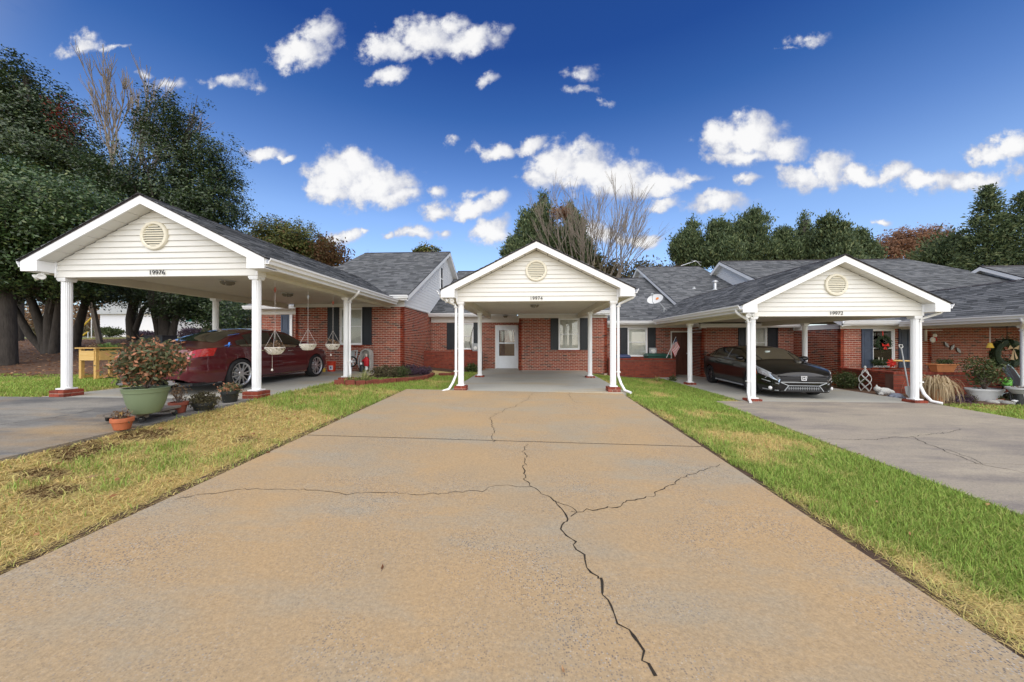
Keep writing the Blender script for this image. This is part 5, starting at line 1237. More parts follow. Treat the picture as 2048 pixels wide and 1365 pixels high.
sheet('flower_bed', 10.02, 11.13, 9.05, 13.0, lambda x, y: gz(x, y)+.02, 'mulch', .03); sheet('flower_bed', 10.9, 14.6, 9.35, 11.08, lambda x, y: gz(x, y)+.02, 'mulch', .03)
def tuft(name, label, c, n, L, mt, w=.012, lean=.6, grp=None, arch=.5):
    """arching strap leaves from one base"""
    t = thing(name, label, 'plant', c, group=grp); V = []; F = []
    for i in range(n):
        a = random.uniform(0, 2*math.pi); ln_ = L*random.uniform(.6, 1.15); le = random.uniform(.15, lean); b0 = Vector(c)+Vector((random.gauss(0, .03), random.gauss(0, .03), 0)); k = len(V)
        side = Vector((-math.sin(a), math.cos(a), 0))*w*random.uniform(.6, 1.3)/2; 
        for j in range(6):
            s = j/5; r_ = ln_*le*(s+arch*s*s*.6); z_ = ln_*(s-arch*s*s*le*1.1)
            p = b0+Vector((math.cos(a)*r_, math.sin(a)*r_, z_)); q = side*(1-s*.9); V += [p+q, p-q]
        F += [(k+2*j, k+2*j+2, k+2*j+3, k+2*j+1) for j in range(5)]
    MB().add(V, F).build('blades', MT[mt], t); return t
def gp(px, py, z):
    p = at(px, py, Z=z); return (p.x, p.y, gz(p.x, p.y)+.01)
tuft('strap_plant', 'pale striped strap leaf clump at the foot of the downspout', gp(728, 760, .24), 90, .46, 'blade_variegated', .022, 1.0, 'plants in the flower bed')
tuft('strap_plant', 'small pale strap leaf clump at the left corner of the flower bed', gp(700, 760, .24), 40, .22, 'blade_variegated', .02, 1.1, 'plants in the flower bed')
def shrub(name, label, c, rx, rz, mt, n=60, per=14, size=.05, grp=None, sp=.05, ratio=.5, ry=None, stem=True, lift=0):
    t = thing(name, label, 'plant', c, group=grp)
    if stem: stems(t, c, [(c[0]+random.gauss(0, rx*.45), c[1]+random.gauss(0, rx*.45), c[2]+lift+rz*random.uniform(.8, 1.6)) for _ in range(7)], .008, 'twig', bend=rx*.15)
    foliage('leaves', t, clump_points([(c[0], c[1], c[2]+rz+lift, rx, ry or rx, rz)], n, per, sp), size, mt, ratio); return t
shrub('low_shrub', 'tan and green ground plant below the left brick wall', gp(772, 752, .2), .45, .17, 'leaf_drygreen', 150, grp='plants in the flower bed', stem=False)
shrub('low_shrub', 'green low plant at the corner of the left brick house', gp(800, 750, .2), .34, .16, 'leaf_shrub', 110, grp='plants in the flower bed', stem=False)
shrub('low_shrub', 'purple leaved low plant beside the side wall', gp(822, 748, .16), .3, .17, 'leaf_purple', 110, grp='plants in the flower bed', stem=False)
shrub('low_shrub', 'purple and green low plant nearest the patio wall', gp(848, 747, .14), .32, .14, 'leaf_purple', 100, grp='plants in the flower bed', stem=False)
shrub('low_shrub', 'dark green leafy plant between the patio wall and rear column', gp(944, 744, .03), .28, .16, 'leaf_shrub', 60, size=.09, grp='plants in the flower bed', stem=False)
tuft('strap_plant', 'yellowing strap leaf tuft at the foot of the binned patio wall', gp(1314, 762, -.24), 45, .25, 'blade_variegated', .018, 1.0, 'plants in the flower bed')
shrub('low_shrub', 'small green weed at the right end of the binned patio wall', gp(1345, 762, -.24), .14, .10, 'leaf_shrub', 25, grp='plants in the flower bed', stem=False)

# ------------------------------------------------------------------ fixtures on the houses
def meter(label, px0, px1, py0, py1, Y, wire=True):
    a, b = at(px0, py1, Y=Y), at(px1, py0, Y=Y); t = thing('electric_meter', label, 'meter', ((a.x+b.x)/2, Y, a.z), group='electric meters on the brick walls')
    MB().box(a.x, b.x, Y-.16, Y-.035, a.z, b.z).build('box', MT['greymetal'], t, bevel=.01); cx_, cz_ = (a.x+b.x)/2, (a.z+b.z)/2+.02; r = min(b.x-a.x, b.z-a.z)*.33
    MB().lathe([(r, .0), (r, .05), (r*.9, .07), (0, .075)], (cx_, Y-.16, cz_), 20, 'y').build('dial', MT['lens'], t, smooth=40)
    if wire: MB().tube([(cx_-.12, Y-.06, a.z), (cx_-.3, Y-.06, a.z+.5), (cx_-.2, Y-.06, a.z+1.0), (cx_-.1, Y-.06, b.z+.8)], .012, 6).build('cable', MT['dark'], t)
meter('grey electric meter box beside the window left of the middle carport', 946, 958, 687, 708, 16.18)
meter('grey electric meter box under the shutter above the green bin', 1297, 1311, 696, 711, 16.18, False)
def bin_(label, px0, px1, py, Y, mt):
    a, b = at(px0, py, Y=Y), at(px1, py, Y=Y); w = b.x-a.x; cx_ = (a.x+b.x)/2; t = thing('wheeled_bin', label, 'bin', (cx_, Y, -.24), group='wheeled bins behind the patio wall'); zt_ = a.z
    bd = MB(); bd.add([(cx_-w*.38, Y-.22, -.22), (cx_+w*.38, Y-.22, -.22), (cx_+w*.38, Y+.22, -.22), (cx_-w*.38, Y+.22, -.22), (cx_-w*.48, Y-.28, zt_-.1), (cx_+w*.48, Y-.28, zt_-.1), (cx_+w*.48, Y+.28, zt_-.1), (cx_-w*.48, Y+.28, zt_-.1)], [(0,3,2,1),(4,5,6,7),(0,1,5,4),(1,2,6,5),(2,3,7,6),(3,0,4,7)]); bd.build('body', MT[mt], t, bevel=.02)
    MB().add([(cx_-w*.5, Y-.32, zt_-.098), (cx_+w*.5, Y-.32, zt_-.098), (cx_+w*.5, Y+.3, zt_-.098), (cx_-w*.5, Y+.3, zt_-.098), (cx_-w*.42, Y-.22, zt_), (cx_+w*.42, Y-.22, zt_), (cx_+w*.42, Y+.28, zt_+.02), (cx_-w*.42, Y+.28, zt_+.02)], [(0,3,2,1),(4,5,6,7),(0,1,5,4),(1,2,6,5),(2,3,7,6),(3,0,4,7)]).build('lid', MT[mt], t, bevel=.02)
    for sd in (-1, 1): MB().lathe([(0, -.02), (.1, -.02), (.1, .02), (0, .02)], (cx_+sd*w*.35, Y+.22, -.13), 16, 'x').build('wheel', MT['rubber'], t)
bin_('dark blue wheeled bin behind the patio wall, left of the window', 1234, 1259, 710, 15.62, 'bin_blue'); bin_('dark green wheeled bin behind the patio wall, under the meter', 1290, 1338, 708, 15.62, 'bin_green')
# flag on the end of the patio wall
a = at(1334, 713, Y=15.1); b = at(1352, 674, Y=15.1); t = thing('small_flag', 'small striped and starred flag on a slanting white pole by the brown door', 'flag', a)
MB().tube([a-Vector((.02, 0, .06)), b], .012, 6).build('pole', MT['white'], t)
c0 = a.lerp(b, .97); c1 = a.lerp(b, .42)
def fpt(u, v):  # u along pole, v away from it, hanging
    p = c0.lerp(c1, u); hang = Vector((.30*v*.55, -.02*math.sin(v*7+u*3), -.55*v*.75)); return p+hang+Vector((0, .02*math.sin(u*8+v*5), 0))
for i in range(13):
    V = []; F = []; u0, u1 = i/13, (i+1)/13
    for j in range(9): V += [fpt(u0, j/8), fpt(u1, j/8)]
    F = [(2*j, 2*j+2, 2*j+3, 2*j+1) for j in range(8)]; MB().add(V, F).build('stripe', MT['red' if i % 2 == 0 else 'white'], t)
V = []
for j in range(5): V += [fpt(0, j/8*.8)+Vector((0, -.006, 0)), fpt(7/13, j/8*.8)+Vector((0, -.006, 0))]
cn = MB().add(V, [(2*j, 2*j+2, 2*j+3, 2*j+1) for j in range(4)]).build('canton', MT['navy'], t)
for r_ in range(4):
    for q in range(4):
        p = fpt((.06+r_*.13), (.05+q*.1))+Vector((0, -.011, 0)); V = [(p.x+.011*(1 if k % 2 == 0 else .45)*math.sin(k*math.pi/5), p.y, p.z+.011*(1 if k % 2 == 0 else .45)*math.cos(k*math.pi/5)) for k in range(10)]
        MB().add(V, [tuple(range(10))]).build('star', MT['white'], cn)
# satellite dish on the low roof
def roof3(y): return 2.24+(y-15.8)*(5.32-2.24)/(22.0-15.8)
Yd = 16.3; foot = Vector((at(1328, 628, Y=Yd).x, Yd, roof3(Yd)+.02)); t = thing('satellite_dish', 'grey satellite dish on a leaning mast above the gutter right of the middle carport', 'satellite dish', foot)
hd = at(1311, 600, Y=Yd-.1); MB().tube([foot, foot+Vector((.0, 0, .35)), hd+Vector((.1, .08, .0))], .022, 8).tube([foot+Vector((.28, 0, .12)), foot+Vector((.0, 0, .35))], .012, 6).tube([foot+Vector((.03, .45, .28)), foot+Vector((.0, 0, .35))], .012, 6).build('mast', MT['greymetal'], t)
dn = Vector((-.55, -.62, .55)).normalized(); mt4 = Matrix.Translation(hd) @ dn.to_track_quat('Z', 'Y').to_matrix().to_4x4()
MB(mt4).lathe([(0, 0), (.15, .012), (.27, .04), (.36, .075), (.365, .07), (.27, .028), (.15, 0), (0, -.012)], (0, 0, 0), 28, sy=.78).build('reflector', MT['dishgrey'], t, smooth=50)
MB(mt4).tube([(0, -.25, .05), (0, -.28, .2), (0, -.02, .42)], .014, 6).box(-.04, .04, -.06, .03, .38, .46).build('receiver_arm', MT['greymetal'], t)
MB(mt4).lathe([(0, .022), (.07, .028), (.07, .024)], (.08, .05, .0), 12).build('logo', MT['orange'], t)
# vents and aerial on the third roof
def tall3(y): return 2.05+(y-14.8)*(6.29-2.05)/(23.3-14.8)
for px, py, h, r_, lab in ((1430, 581, .42, .09, 'silver capped flue pipe on the roof above the third carport'), (1388, 579, .14, .06, 'small dark vent pipe on the roof left of the silver flue')):
    Y_ = 18.2
    for _ in range(30):
        p = at(px, py, Y=Y_); Y_ += (p.z-tall3(Y_))*.9/.5*-1*-.5 if False else (p.z-tall3(Y_))*1.2
        Y_ = min(max(Y_, 15), 23)
    p = at(px, py, Y=Y_); t = thing('roof_vent', lab, 'roof vent', (p.x, Y_, tall3(Y_)), group='vents on the third roof'); z_ = tall3(Y_)
    MB().lathe([(r_, -.1), (r_, h)], (p.x, Y_, z_), 14).build('pipe', MT['galv' if h > .2 else 'greymetal'], t, smooth=40)
    if h > .2: MB().lathe([(r_*1.7, h-.02), (r_*1.8, h+.03), (r_*1.2, h+.10), (0, h+.13)], (p.x, Y_, z_), 16).build('cap', MT['galv'], t, smooth=40)
    MB().lathe([(r_*1.8, .02), (r_*1.05, .09)], (p.x, Y_, z_-.02), 14).build('flashing', MT['greymetal'], t)
p = at(1384, 534, Y=23.2); t = thing('roof_aerial', 'thin metal aerial lying along the ridge of the third roof', 'aerial', (p.x, 23.2, 6.32))
e0 = at(1362, 532, Y=23.2); e1 = at(1392, 522, Y=23.2); e2 = at(1402, 529, Y=23.2); MB().tube([(e0.x, 23.2, 6.33), e1], .022, 6).build('boom', MT['galv'], t); MB().tube([e1, (e2.x, 23.2, 6.33)], .018, 6).tube([e1+Vector((-.3, 0, .06)), e1+Vector((.35, 0, -.1))], .012, 5).tube([e1.lerp(e0, .3)+Vector((0, -.2, 0)), e1.lerp(e0, .3)+Vector((0, .2, 0))], .01, 5).build('element', MT['galv'], t)

# ceiling lights and floodlights
def clight(label, cx_, cy_, zc_, r=.16):
    t = thing('ceiling_light', label, 'ceiling light', (cx_, cy_, zc_), group='ceiling lights in the carports')
    MB().lathe([(r, 0), (r*1.02, -.02), (r*.95, -.028)], (cx_, cy_, zc_), 20).build('base', MT['galv'], t)
    MB().lathe([(r*.92, -.028), (r*.85, -.07), (r*.6, -.10), (0, -.115)], (cx_, cy_, zc_), 20).build('shade', MT['lampglass'], t, smooth=50)
    for k in range(4): a = k*math.pi/2+.4; MB().bar((cx_+r*math.cos(a), cy_+r*math.sin(a), zc_-.02), (cx_+r*.55*math.cos(a), cy_+r*.55*math.sin(a), zc_-.11), .012, .008).build('cage_bar', MT['ventcream'], t)
for px, py, z_, lab in ((455, 566, 2.73, 'ceiling light of the left carport nearest its front'), (575, 590, 2.73, 'ceiling light of the left carport nearest the house'), (1069, 612, 2.51, 'ceiling light in the middle carport above the house number'), (1448, 650, 2.11, 'ceiling light in the carport above the black hatchback')):
    p = at(px, py, Z=z_-.05); clight(lab, p.x, p.y, z_)
p = at(1011, 632, Y=15.7); clight('small ceiling light before the white storm door', p.x, 15.6, 2.50, .11)
def flood(label, c, heads):
    t = thing('floodlight', label, 'floodlight', c, group='floodlights under the eaves'); MB().lathe([(.055, 0), (.055, -.025), (.03, -.03), (0, -.03)], c, 14).build('base', MT['white'], t)
    for d_ in heads:
        d_ = Vector(d_).normalized(); h0 = Vector(c)+Vector((0, 0, -.03))+d_*.04
        MB(Matrix.Translation(h0) @ d_.to_track_quat('Z', 'Y').to_matrix().to_4x4()).lathe([(.02, 0), (.03, .03), (.055, .08), (.06, .11), (.05, .115), (0, .10)], (0, 0, 0), 14).build('lamp', MT['lens'], t, smooth=40)
flood('white floodlight under the left eave corner of the left carport', (-9.48, 6.2, 2.64), [(-.6, -.6, -.5), (.5, -.7, -.4)])
flood('twin floodlight under the left eave corner of the middle carport', (-2.05, 8.75, 2.42), [(-.7, -.5, -.3), (.4, -.8, -.4)])
flood('twin floodlight under the left eave corner of the carport numbered 19972', (5.5, 8.96, 2.02), [(-.3, -.8, -.3), (.6, -.6, -.2)])

# ------------------------------------------------------------------ around the fourth house
Y4w = 12.97
p = at(1767, 686, Y=Y4w-.05); t = thing('wreath', 'small green wreath with a red bow hung on the right window', 'wreath', p, group='wreaths on the fourth house')
ring = [(p.x+.21*math.cos(a), p.y, p.z+.21*math.sin(a)) for a in np.linspace(0, 2*math.pi, 25)]; MB().tube(ring, .04, 8, False).build('ring', MT['wreath'], t)
foliage('needles', t, np.repeat(np.array(ring), 16, 0)+rng.normal(0, .04, (400, 3))*np.array([1, .6, 1]), .08, 'leaf_holly', .25)
q = (p.x, p.y-.06, p.z-.1); MB().add([(q[0], q[1], q[2]), (q[0]-.11, q[1], q[2]+.09), (q[0]-.12, q[1]-.03, q[2]-.03), (q[0]+.11, q[1], q[2]+.09), (q[0]+.12, q[1]-.03, q[2]-.03), (q[0]-.07, q[1], q[2]-.13), (q[0]-.01, q[1], q[2]-.14), (q[0]+.07, q[1], q[2]-.13), (q[0]+.01, q[1], q[2]-.14)], [(0,1,2),(0,4,3),(0,5,6),(0,8,7)]).lathe([(0, -.04), (.045, 0), (0, .04)], q, 10).build('bow', MT['red'], t)
MB().box(p.x-.015, p.x+.015, p.y+.02, p.y+.025, p.z+.2, p.z+.42).build('ribbon', MT['red'], t)
p = at(1767, 727, Y=12.88); t = thing('sill_greenery', 'evergreen sprig with a big red bow on the sill below the wreath', 'decoration', p)
foliage('sprig', t, clump_points([(p.x-.1, p.y, p.z+.04, .34, .1, .10)], 60, 10, .04), .09, 'leaf_holly', .25)
q = (p.x+.16, p.y-.12, p.z+.02); bw = MB()
for k in range(9):
    a = k*2*math.pi/9; bw.tube([q, (q[0]+.07*math.cos(a), q[1]-.03, q[2]+.07*math.sin(a)), (q[0]+.15*math.cos(a+.25), q[1], q[2]+.13*math.sin(a+.25)), (q[0]+.06*math.cos(a+.4), q[1]+.02, q[2]+.05*math.sin(a+.4))], [.01, .03, .035, .01], 6)
bw.build('bow', MT['red'], t, smooth=50); MB().tube([(p.x-.15, p.y, p.z), (p.x-.16, p.y, p.z+.22)], .012, 6).tube([(p.x-.05, p.y, p.z), (p.x-.04, p.y, p.z+.2)], .012, 6).build('candle', MT['ventcream'], t)
# wire trellis
c = gp(1730, 781, -.28); t = thing('wire_trellis', 'white twisted wire obelisk trellis against the stained brick wall', 'trellis', c)
for k in range(4):
    a0 = k*math.pi/2; pts = []
    for i in range(25):
        s = i/24; r_ = .15*(math.sin(s*math.pi*.55+.9) if s < .7 else max(.02, (1-s)/.3*math.sin(.7*math.pi*.55+.9))); an = a0+s*4.2; pts.append((c[0]+r_*math.cos(an), c[1]+r_*math.sin(an), c[2]+s*.74))
    MB().tube(pts, .009, 5).build('wire', MT['stone_white'], t); 
    pts = [(x*1, 2*c[1]-y, z) for x, y, z in pts]; MB().tube(pts, .009, 5).build('wire', MT['stone_white'], t)
MB().lathe([(0, .72), (.02, .74), (.035, .77), (.015, .81), (0, .83)], c, 10).build('finial', MT['stone_white'], t)
# stone animals
c = gp(1763, 790, -.3); t = thing('stone_animal', 'pale stone lying animal figure in the bed beside the slab', 'statue', c, group='stone animals in the bed')
def blob(parent, name, c, r, mt, rot=0, n=14):
    MB(Matrix.Translation(c) @ Matrix.Rotation(rot, 4, 'Z') @ Matrix.Diagonal((*r, 1))).lathe([(0, -1), (.5, -.87), (.87, -.5), (1, 0), (.87, .5), (.5, .87), (0, 1)], (0, 0, 0), n).build(name, MT[mt], parent, smooth=60)
blob(t, 'body', (c[0]+.06, c[1], c[2]+.10), (.22, .14, .12), 'stone_white'); blob(t, 'head', (c[0]-.16, c[1]-.04, c[2]+.18), (.09, .08, .08), 'stone_white'); blob(t, 'ear', (c[0]-.18, c[1]-.04, c[2]+.26), (.025, .02, .05), 'stone_white'); blob(t, 'paw', (c[0]-.12, c[1]-.1, c[2]+.04), (.07, .05, .045), 'stone_white'); blob(t, 'haunch', (c[0]+.2, c[1]-.06, c[2]+.08), (.09, .09, .085), 'stone_white')
c = gp(1792, 796, -.3); t = thing('stone_animal', 'blue grey stone turtle in the bed near the right column', 'statue', c, group='stone animals in the bed')
blob(t, 'shell', (c[0], c[1], c[2]+.05), (.17, .13, .09), 'stone_blue'); blob(t, 'head', (c[0]-.19, c[1]-.05, c[2]+.05), (.05, .04, .04), 'stone_blue')
for sx, sy in ((-1, -1), (1, -1), (-1, 1), (1, 1)): blob(t, 'foot', (c[0]+sx*.11, c[1]+sy*.1, c[2]+.02), (.05, .04, .03), 'stone_blue')
# spade leaning near the column
a = Vector(gp(1821, 797, -.27)); a.z += .03; b = at(1801, 690, Y=a.y+.35); t = thing('garden_spade', 'long handled spade leaning behind the right fluted column', 'spade', a)
d_ = (b-a).normalized(); MB().tube([a+d_*.3, b-d_*.1], .016, 8).build('shaft', MT['greymetal'], t); sdv = Vector((1, 0, 0))
MB().add([a-sdv*.02, a+sdv*.02, a+d_*.12+sdv*.10, a+d_*.32+sdv*.10, a+d_*.34+sdv*.02, a+d_*.34-sdv*.02, a+d_*.32-sdv*.10, a+d_*.12-sdv*.10]+[p_+Vector((0, .006, 0)) for p_ in (a-sdv*.02, a+sdv*.02, a+d_*.12+sdv*.10, a+d_*.32+sdv*.10, a+d_*.34+sdv*.02, a+d_*.34-sdv*.02, a+d_*.32-sdv*.10, a+d_*.12-sdv*.10)], [tuple(range(8)), tuple(range(15, 7, -1))]+[(i, 8+i, 8+(i+1) % 8, (i+1) % 8) for i in range(8)]).build('blade', MT['greymetal'], t)
MB().tube([b-d_*.1, b-d_*.1+Vector((.045, 0, .03)), b+Vector((.045, 0, 0)), b+Vector((-.045, 0, 0)), b-d_*.1+Vector((-.045, 0, .03)), b-d_*.1], .012, 6).build('grip', MT['stone_white'], t)
p0 = at(1786, 721.5, Y=11.0); p1 = at(1819, 722.5, Y=10.9); t = thing('wooden_stick', 'pale wooden stick lying level across the patio wall by the spade', 'stick', p0); MB().tube([p0, p0.lerp(p1, .5), p1], [.022, .026, .022], 8).build('stick', MT['pine'], t)
# garden grass in terracotta pot
pcx = gp(1872, 806, -.33); t = thing('potted_grass', 'drooping straw coloured grass in a tall terracotta pot by the right column', 'potted plant', pcx, group='pots along the right bed'); pot(t, pcx, .11, .17, .36, 'terracotta_pale', .015)
V = []; F = []
for i in range(620):
    a = random.uniform(0, 2*math.pi); ln_ = random.uniform(.55, 1.0); k = len(V); out_ = random.uniform(.12, .62); side = Vector((-math.sin(a), math.cos(a), 0))*random.uniform(.006, .013); b0 = Vector(pcx)+Vector((random.gauss(0, .05), random.gauss(0, .05), .31)); hgt = random.uniform(.22, .46)*ln_; fall = random.uniform(.25, .78)*ln_
    for j in range(9):
        s = j/8; r_ = out_*ln_*(1-(1-s)**1.7); z_ = hgt*math.sin(min(1, s*1.55)*math.pi/2)-fall*max(0, s-.45)**1.5/.41; p = b0+Vector((math.cos(a)*r_, math.sin(a)*r_, max(z_, -.30))); q = side*(1-.75*s); V += [p+q, p-q]
    F += [(k+2*j, k+2*j+2, k+2*j+3, k+2*j+1) for j in range(8)]
MB().add(V, F).build('blades', MT['blade_straw'], t)
# terracotta trough on the low wall
a = at(1864, 742, Y=11.2); b = at(1906, 742, Y=11.2); zz = .36; t = thing('window_box', 'terracotta trough with spiky grey green plants on top of the low wall', 'planter', ((a.x+b.x)/2, 11.2, zz), group='pots along the right bed'); cx_ = (a.x+b.x)/2; w = b.x-a.x
MB().add([(cx_-w*.38, 11.12, zz), (cx_+w*.38, 11.12, zz), (cx_+w*.38, 11.3, zz), (cx_-w*.38, 11.3, zz), (cx_-w*.5, 11.08, zz+.24), (cx_+w*.5, 11.08, zz+.24), (cx_+w*.5, 11.34, zz+.24), (cx_-w*.5, 11.34, zz+.24)], [(0,3,2,1),(4,5,6,7),(0,1,5,4),(1,2,6,5),(2,3,7,6),(3,0,4,7)]).box(cx_-w*.52, cx_+w*.52, 11.06, 11.36, zz+.21, zz+.25).build('box', MT['terracotta_pale'], t, bevel=.008)
foliage('plants', t, clump_points([(cx_, 11.2, zz+.30, w*.45, .1, .07)], 30, 9, .04), .10, 'leaf_shrub', .2, up=(0, 0, 1.2), spread=1); foliage('succulents', t, clump_points([(cx_+.1, 11.2, zz+.27, w*.45, .1, .04)], 20, 8, .03), .05, 'leaf_purple')
# grey trough with shrub, pots, chair, watering can
c = gp(1968, 806, -.38); t = thing('potted_shrub', 'airy green camellia shrub in a wide pale grey trough', 'potted plant', c, group='pots along the right bed'); pot(t, c, .29, .42, .34, 'pot_grey', .03, 32, sy=.6)
pass
tp = (c[0], c[1], c[2]+.27); stems(t, tp, [(tp[0]+random.gauss(0, .22), tp[1]+random.gauss(0, .15), tp[2]+random.uniform(.4, .95)) for _ in range(14)], .011, 'twig', bend=.05)
foliage('leaves', t, clump_points([(tp[0], tp[1], tp[2]+.5, .36, .32, .42), (tp[0]-.1, tp[1], tp[2]+.75, .34, .28, .22), (tp[0]+.1, tp[1], tp[2]+.35, .34, .28, .25)], 170, 11, .06, 2), .06, 'leaf_shrub', .45)
potted('small terracotta bowl of green seedlings before the grey trough', 1990, 808, .15, .10, .145, 'terracotta', 'green', .12, -.39, .12, 'pots along the right bed')
cz = gz(13.0, 9.8); c = gp(2040, 803, -.42); c = Vector((14.28, 10.35, gz(14.28, 10.35)+.02))
t = thing('adirondack_chair', 'pale blue slatted garden chair at the right edge', 'chair', c, rz=R(58))
for i in range(5):
    x = -.24+i*.12; h = .92+.08*math.cos((i-2)*.9); V = [(x-.055, .28, .28), (x+.055, .28, .28), (x+.06, .52, h-.05), (x+.03, .54, h), (x-.03, .54, h), (x-.06, .52, h-.05)]
    MB().add(V+[(a, b+.02, c_) for a, b, c_ in V], [tuple(range(6)), tuple(range(11, 5, -1))]+[(k, 6+k, 6+(k+1) % 6, (k+1) % 6) for k in range(6)]).build('back_slat', MT['chair_blue'], t, local=True)
for i in range(5): MB().box(-.29, .29, -.28+i*.115, -.18+i*.115, .34-i*.015, .36-i*.015).build('seat_slat', MT['chair_blue'], t, local=True)
for sd in (-1, 1):
    MB().box(sd*.36-.06, sd*.36+.06, -.36, .42, .56, .58).build('armrest', MT['chair_blue'], t, local=True)
    MB().box(sd*.31-.02, sd*.31+.02, -.32, -.22, 0, .56).build('leg', MT['chair_blue'], t, local=True)
    MB().bar((sd*.29, -.3, .30), (sd*.29, .62, .05), .03, .1).build('rail', MT['chair_blue'], t, local=True)
MB().box(-.26, .26, -.24, .26, .365, .43).build('cushion', MT['cushion'], t, local=True, bevel=.03)
p = Vector((at(2014, 790, Y=9.9).x, 9.9, gz(12.8, 9.9))); zt_ = at(2014, 771, Y=9.9).z; tb = thing('side_table', 'small black table under the green watering can', 'table', p)
MB().lathe([(.17, zt_-p.z-.025), (.17, zt_-p.z), (0, zt_-p.z)], p, 20).build('top', MT['blackplastic'], tb)
for k in range(3): MB().tube([(p.x+.06*math.cos(k*2.1), p.y+.06*math.sin(k*2.1), zt_-.03), (p.x+.15*math.cos(k*2.1), p.y+.15*math.sin(k*2.1), p.z)], .013, 6).build('leg', MT['blackplastic'], tb)
q = Vector((p.x-.01, p.y, zt_+.002)); wc = thing('watering_can', 'bright green watering can on the black side table', 'watering can', q)
MB().lathe([(.085, 0), (.09, .01), (.085, .1), (.06, .15), (.045, .155), (.04, .15), (0, .14)], q, 20).build('body', MT['green_plastic'], wc, smooth=40); MB().tube([q+Vector((-.07, 0, .03)), q+Vector((-.15, -.01, .10)), q+Vector((-.20, -.02, .17))], [.02, .014, .022], 10).build('spout', MT['green_plastic'], wc, smooth=50); MB().tube([q+Vector((.07, 0, .06)), q+Vector((.14, 0, .12)), q+Vector((.08, 0, .2)), q+Vector((-.02, 0, .2)), q+Vector((-.05, 0, .14))], .011, 8).build('handle', MT['green_plastic'], wc, smooth=50)
c = (at(2037, 792, Y=9.5).x, 9.5, gz(13, 9.5)); c = (c[0], c[1], at(2037, 788, Y=9.5).z); t = thing('bowl_planter', 'pale bowl planter of dry soil in front of the blue chair', 'planter', (c[0], c[1], gz(c[0], c[1])), group='pots along the right bed'); MB().lathe([(.10, gz(c[0], c[1])-c[2]), (.07, .0)], c, 16).build('stand', MT['pot_black'], t); pot(t, c, .10, .21, .17, 'pot_grey', .02)
foliage('dry_plant', t, clump_points([(c[0], c[1], c[2]+.15, .14, .14, .03)], 20, 6, .03), .04, 'leaf_dry')
c = gp(2018, 803, -.42); t = thing('goose_statue', 'black long necked bird statue among the right pots', 'statue', c); blob(t, 'body', (c[0], c[1], c[2]+.09), (.09, .12, .09), 'blackplastic'); MB().tube([(c[0], c[1]-.06, c[2]+.12), (c[0]+.02, c[1]-.1, c[2]+.22), (c[0]+.02, c[1]-.09, c[2]+.29)], [.035, .025, .025], 8).build('neck', MT['blackplastic'], t, smooth=50); blob(t, 'head', (c[0]+.02, c[1]-.12, c[2]+.30), (.03, .05, .03), 'blackplastic')
c = gp(2029, 818, -.42); t = thing('solar_light', 'white topped solar path light in the grass at the right', 'garden light', c); MB().tube([c, (c[0], c[1], c[2]+.10)], .01, 6).build('stake', MT['galv'], t); MB().lathe([(.03, .08), (.035, .10), (.055, .11), (.05, .12), (0, .135)], c, 14).build('head', MT['white'], t)
for k, (px, py, r_) in enumerate(((1999, 812, .13), (2014, 815, .16), (1985, 814, .12))):
    c = gp(px, py, -.42); t = thing('field_stone', ('mossy flat stone left of the black bird', 'larger mossy flat stone below the black bird', 'mossy stone in front of the terracotta seedling bowl')[k], 'stone', c, group='stones edging the right bed'); blob(t, 'rock', (c[0], c[1], c[2]+.02), (r_, r_*.7, .06), 'stone', k)
shrub('leafy_plant', 'yellow green plant behind the solar light', gp(2034, 806, -.42), .15, .12, 'leaf_shrub', 40, grp='plants in the right bed'); shrub('low_shrub', 'dark straggly plant in the bed beneath the drooping grass', gp(1918, 808, -.36), .22, .08, 'leaf_purple', 45, grp='plants in the right bed', stem=False); shrub('low_shrub', 'dark ground plant left of the grey trough', gp(1935, 808, -.36), .14, .08, 'leaf_drygreen', 30, grp='plants in the right bed', stem=False)
shrub('round_shrub', 'leafy green shrub beside the hatchback bonnet', gp(1690, 776, -.28), .42, .28, 'leaf_shrub', 160, 16, .055, 'plants in the right bed', .06); shrub('low_shrub', 'small leafy shrub behind the hatchback wing mirror', gp(1660, 760, -.26), .25, .35, 'leaf_shrub', 50, 12, .05, 'plants in the right bed')
# porch decorations
p = at(1980, 690, X=13.2); t = thing('hanging_bell', 'yellow bell hanging on a cord in the dark porch', 'bell', p); MB().lathe([(.07, -.09), (.075, -.08), (.055, -.02), (.04, .04), (.015, .06), (0, .065)], p, 18).build('bell', MT['yellow'], t, smooth=40); MB().tube([p+Vector((0, 0, .06)), Vector((p.x, p.y, 1.73))], .008, 5).build('cord', MT['wicker'], t); MB().tube([p+Vector((0, 0, -.08)), p+Vector((0, 0, -.16))], .01, 5).build('clapper', MT['orange'], t)
p = at(1867, 676, Y=12.8); t = thing('snowman_ornament', 'white snowman shaped ornament hanging from a white bracket', 'ornament', p); blob(t, 'body', (p.x-.02, p.y, p.z-.07), (.10, .03, .10), 'white'); blob(t, 'head', (p.x+.05, p.y, p.z+.08), (.07, .03, .07), 'white'); MB().tube([(p.x+.0, p.y-.03, p.z+.02), (p.x+.07, p.y-.035, p.z+.0), (p.x+.06, p.y-.03, p.z-.12)], .018, 6).build('scarf', MT['red'], t)
a = at(1850, 660, Y=12.97); b = at(1870, 663, Y=12.97); t = thing('wall_bracket', 'white metal bracket on the brick corner holding the snowman ornament', 'bracket', a); MB().box(a.x-.03, a.x+.03, 12.93, 12.985, a.z-.40, a.z).bar((a.x, 12.94, a.z-.03), (b.x+.08, 12.82, a.z-.03), .02, .025).build('arm', MT['white'], t)
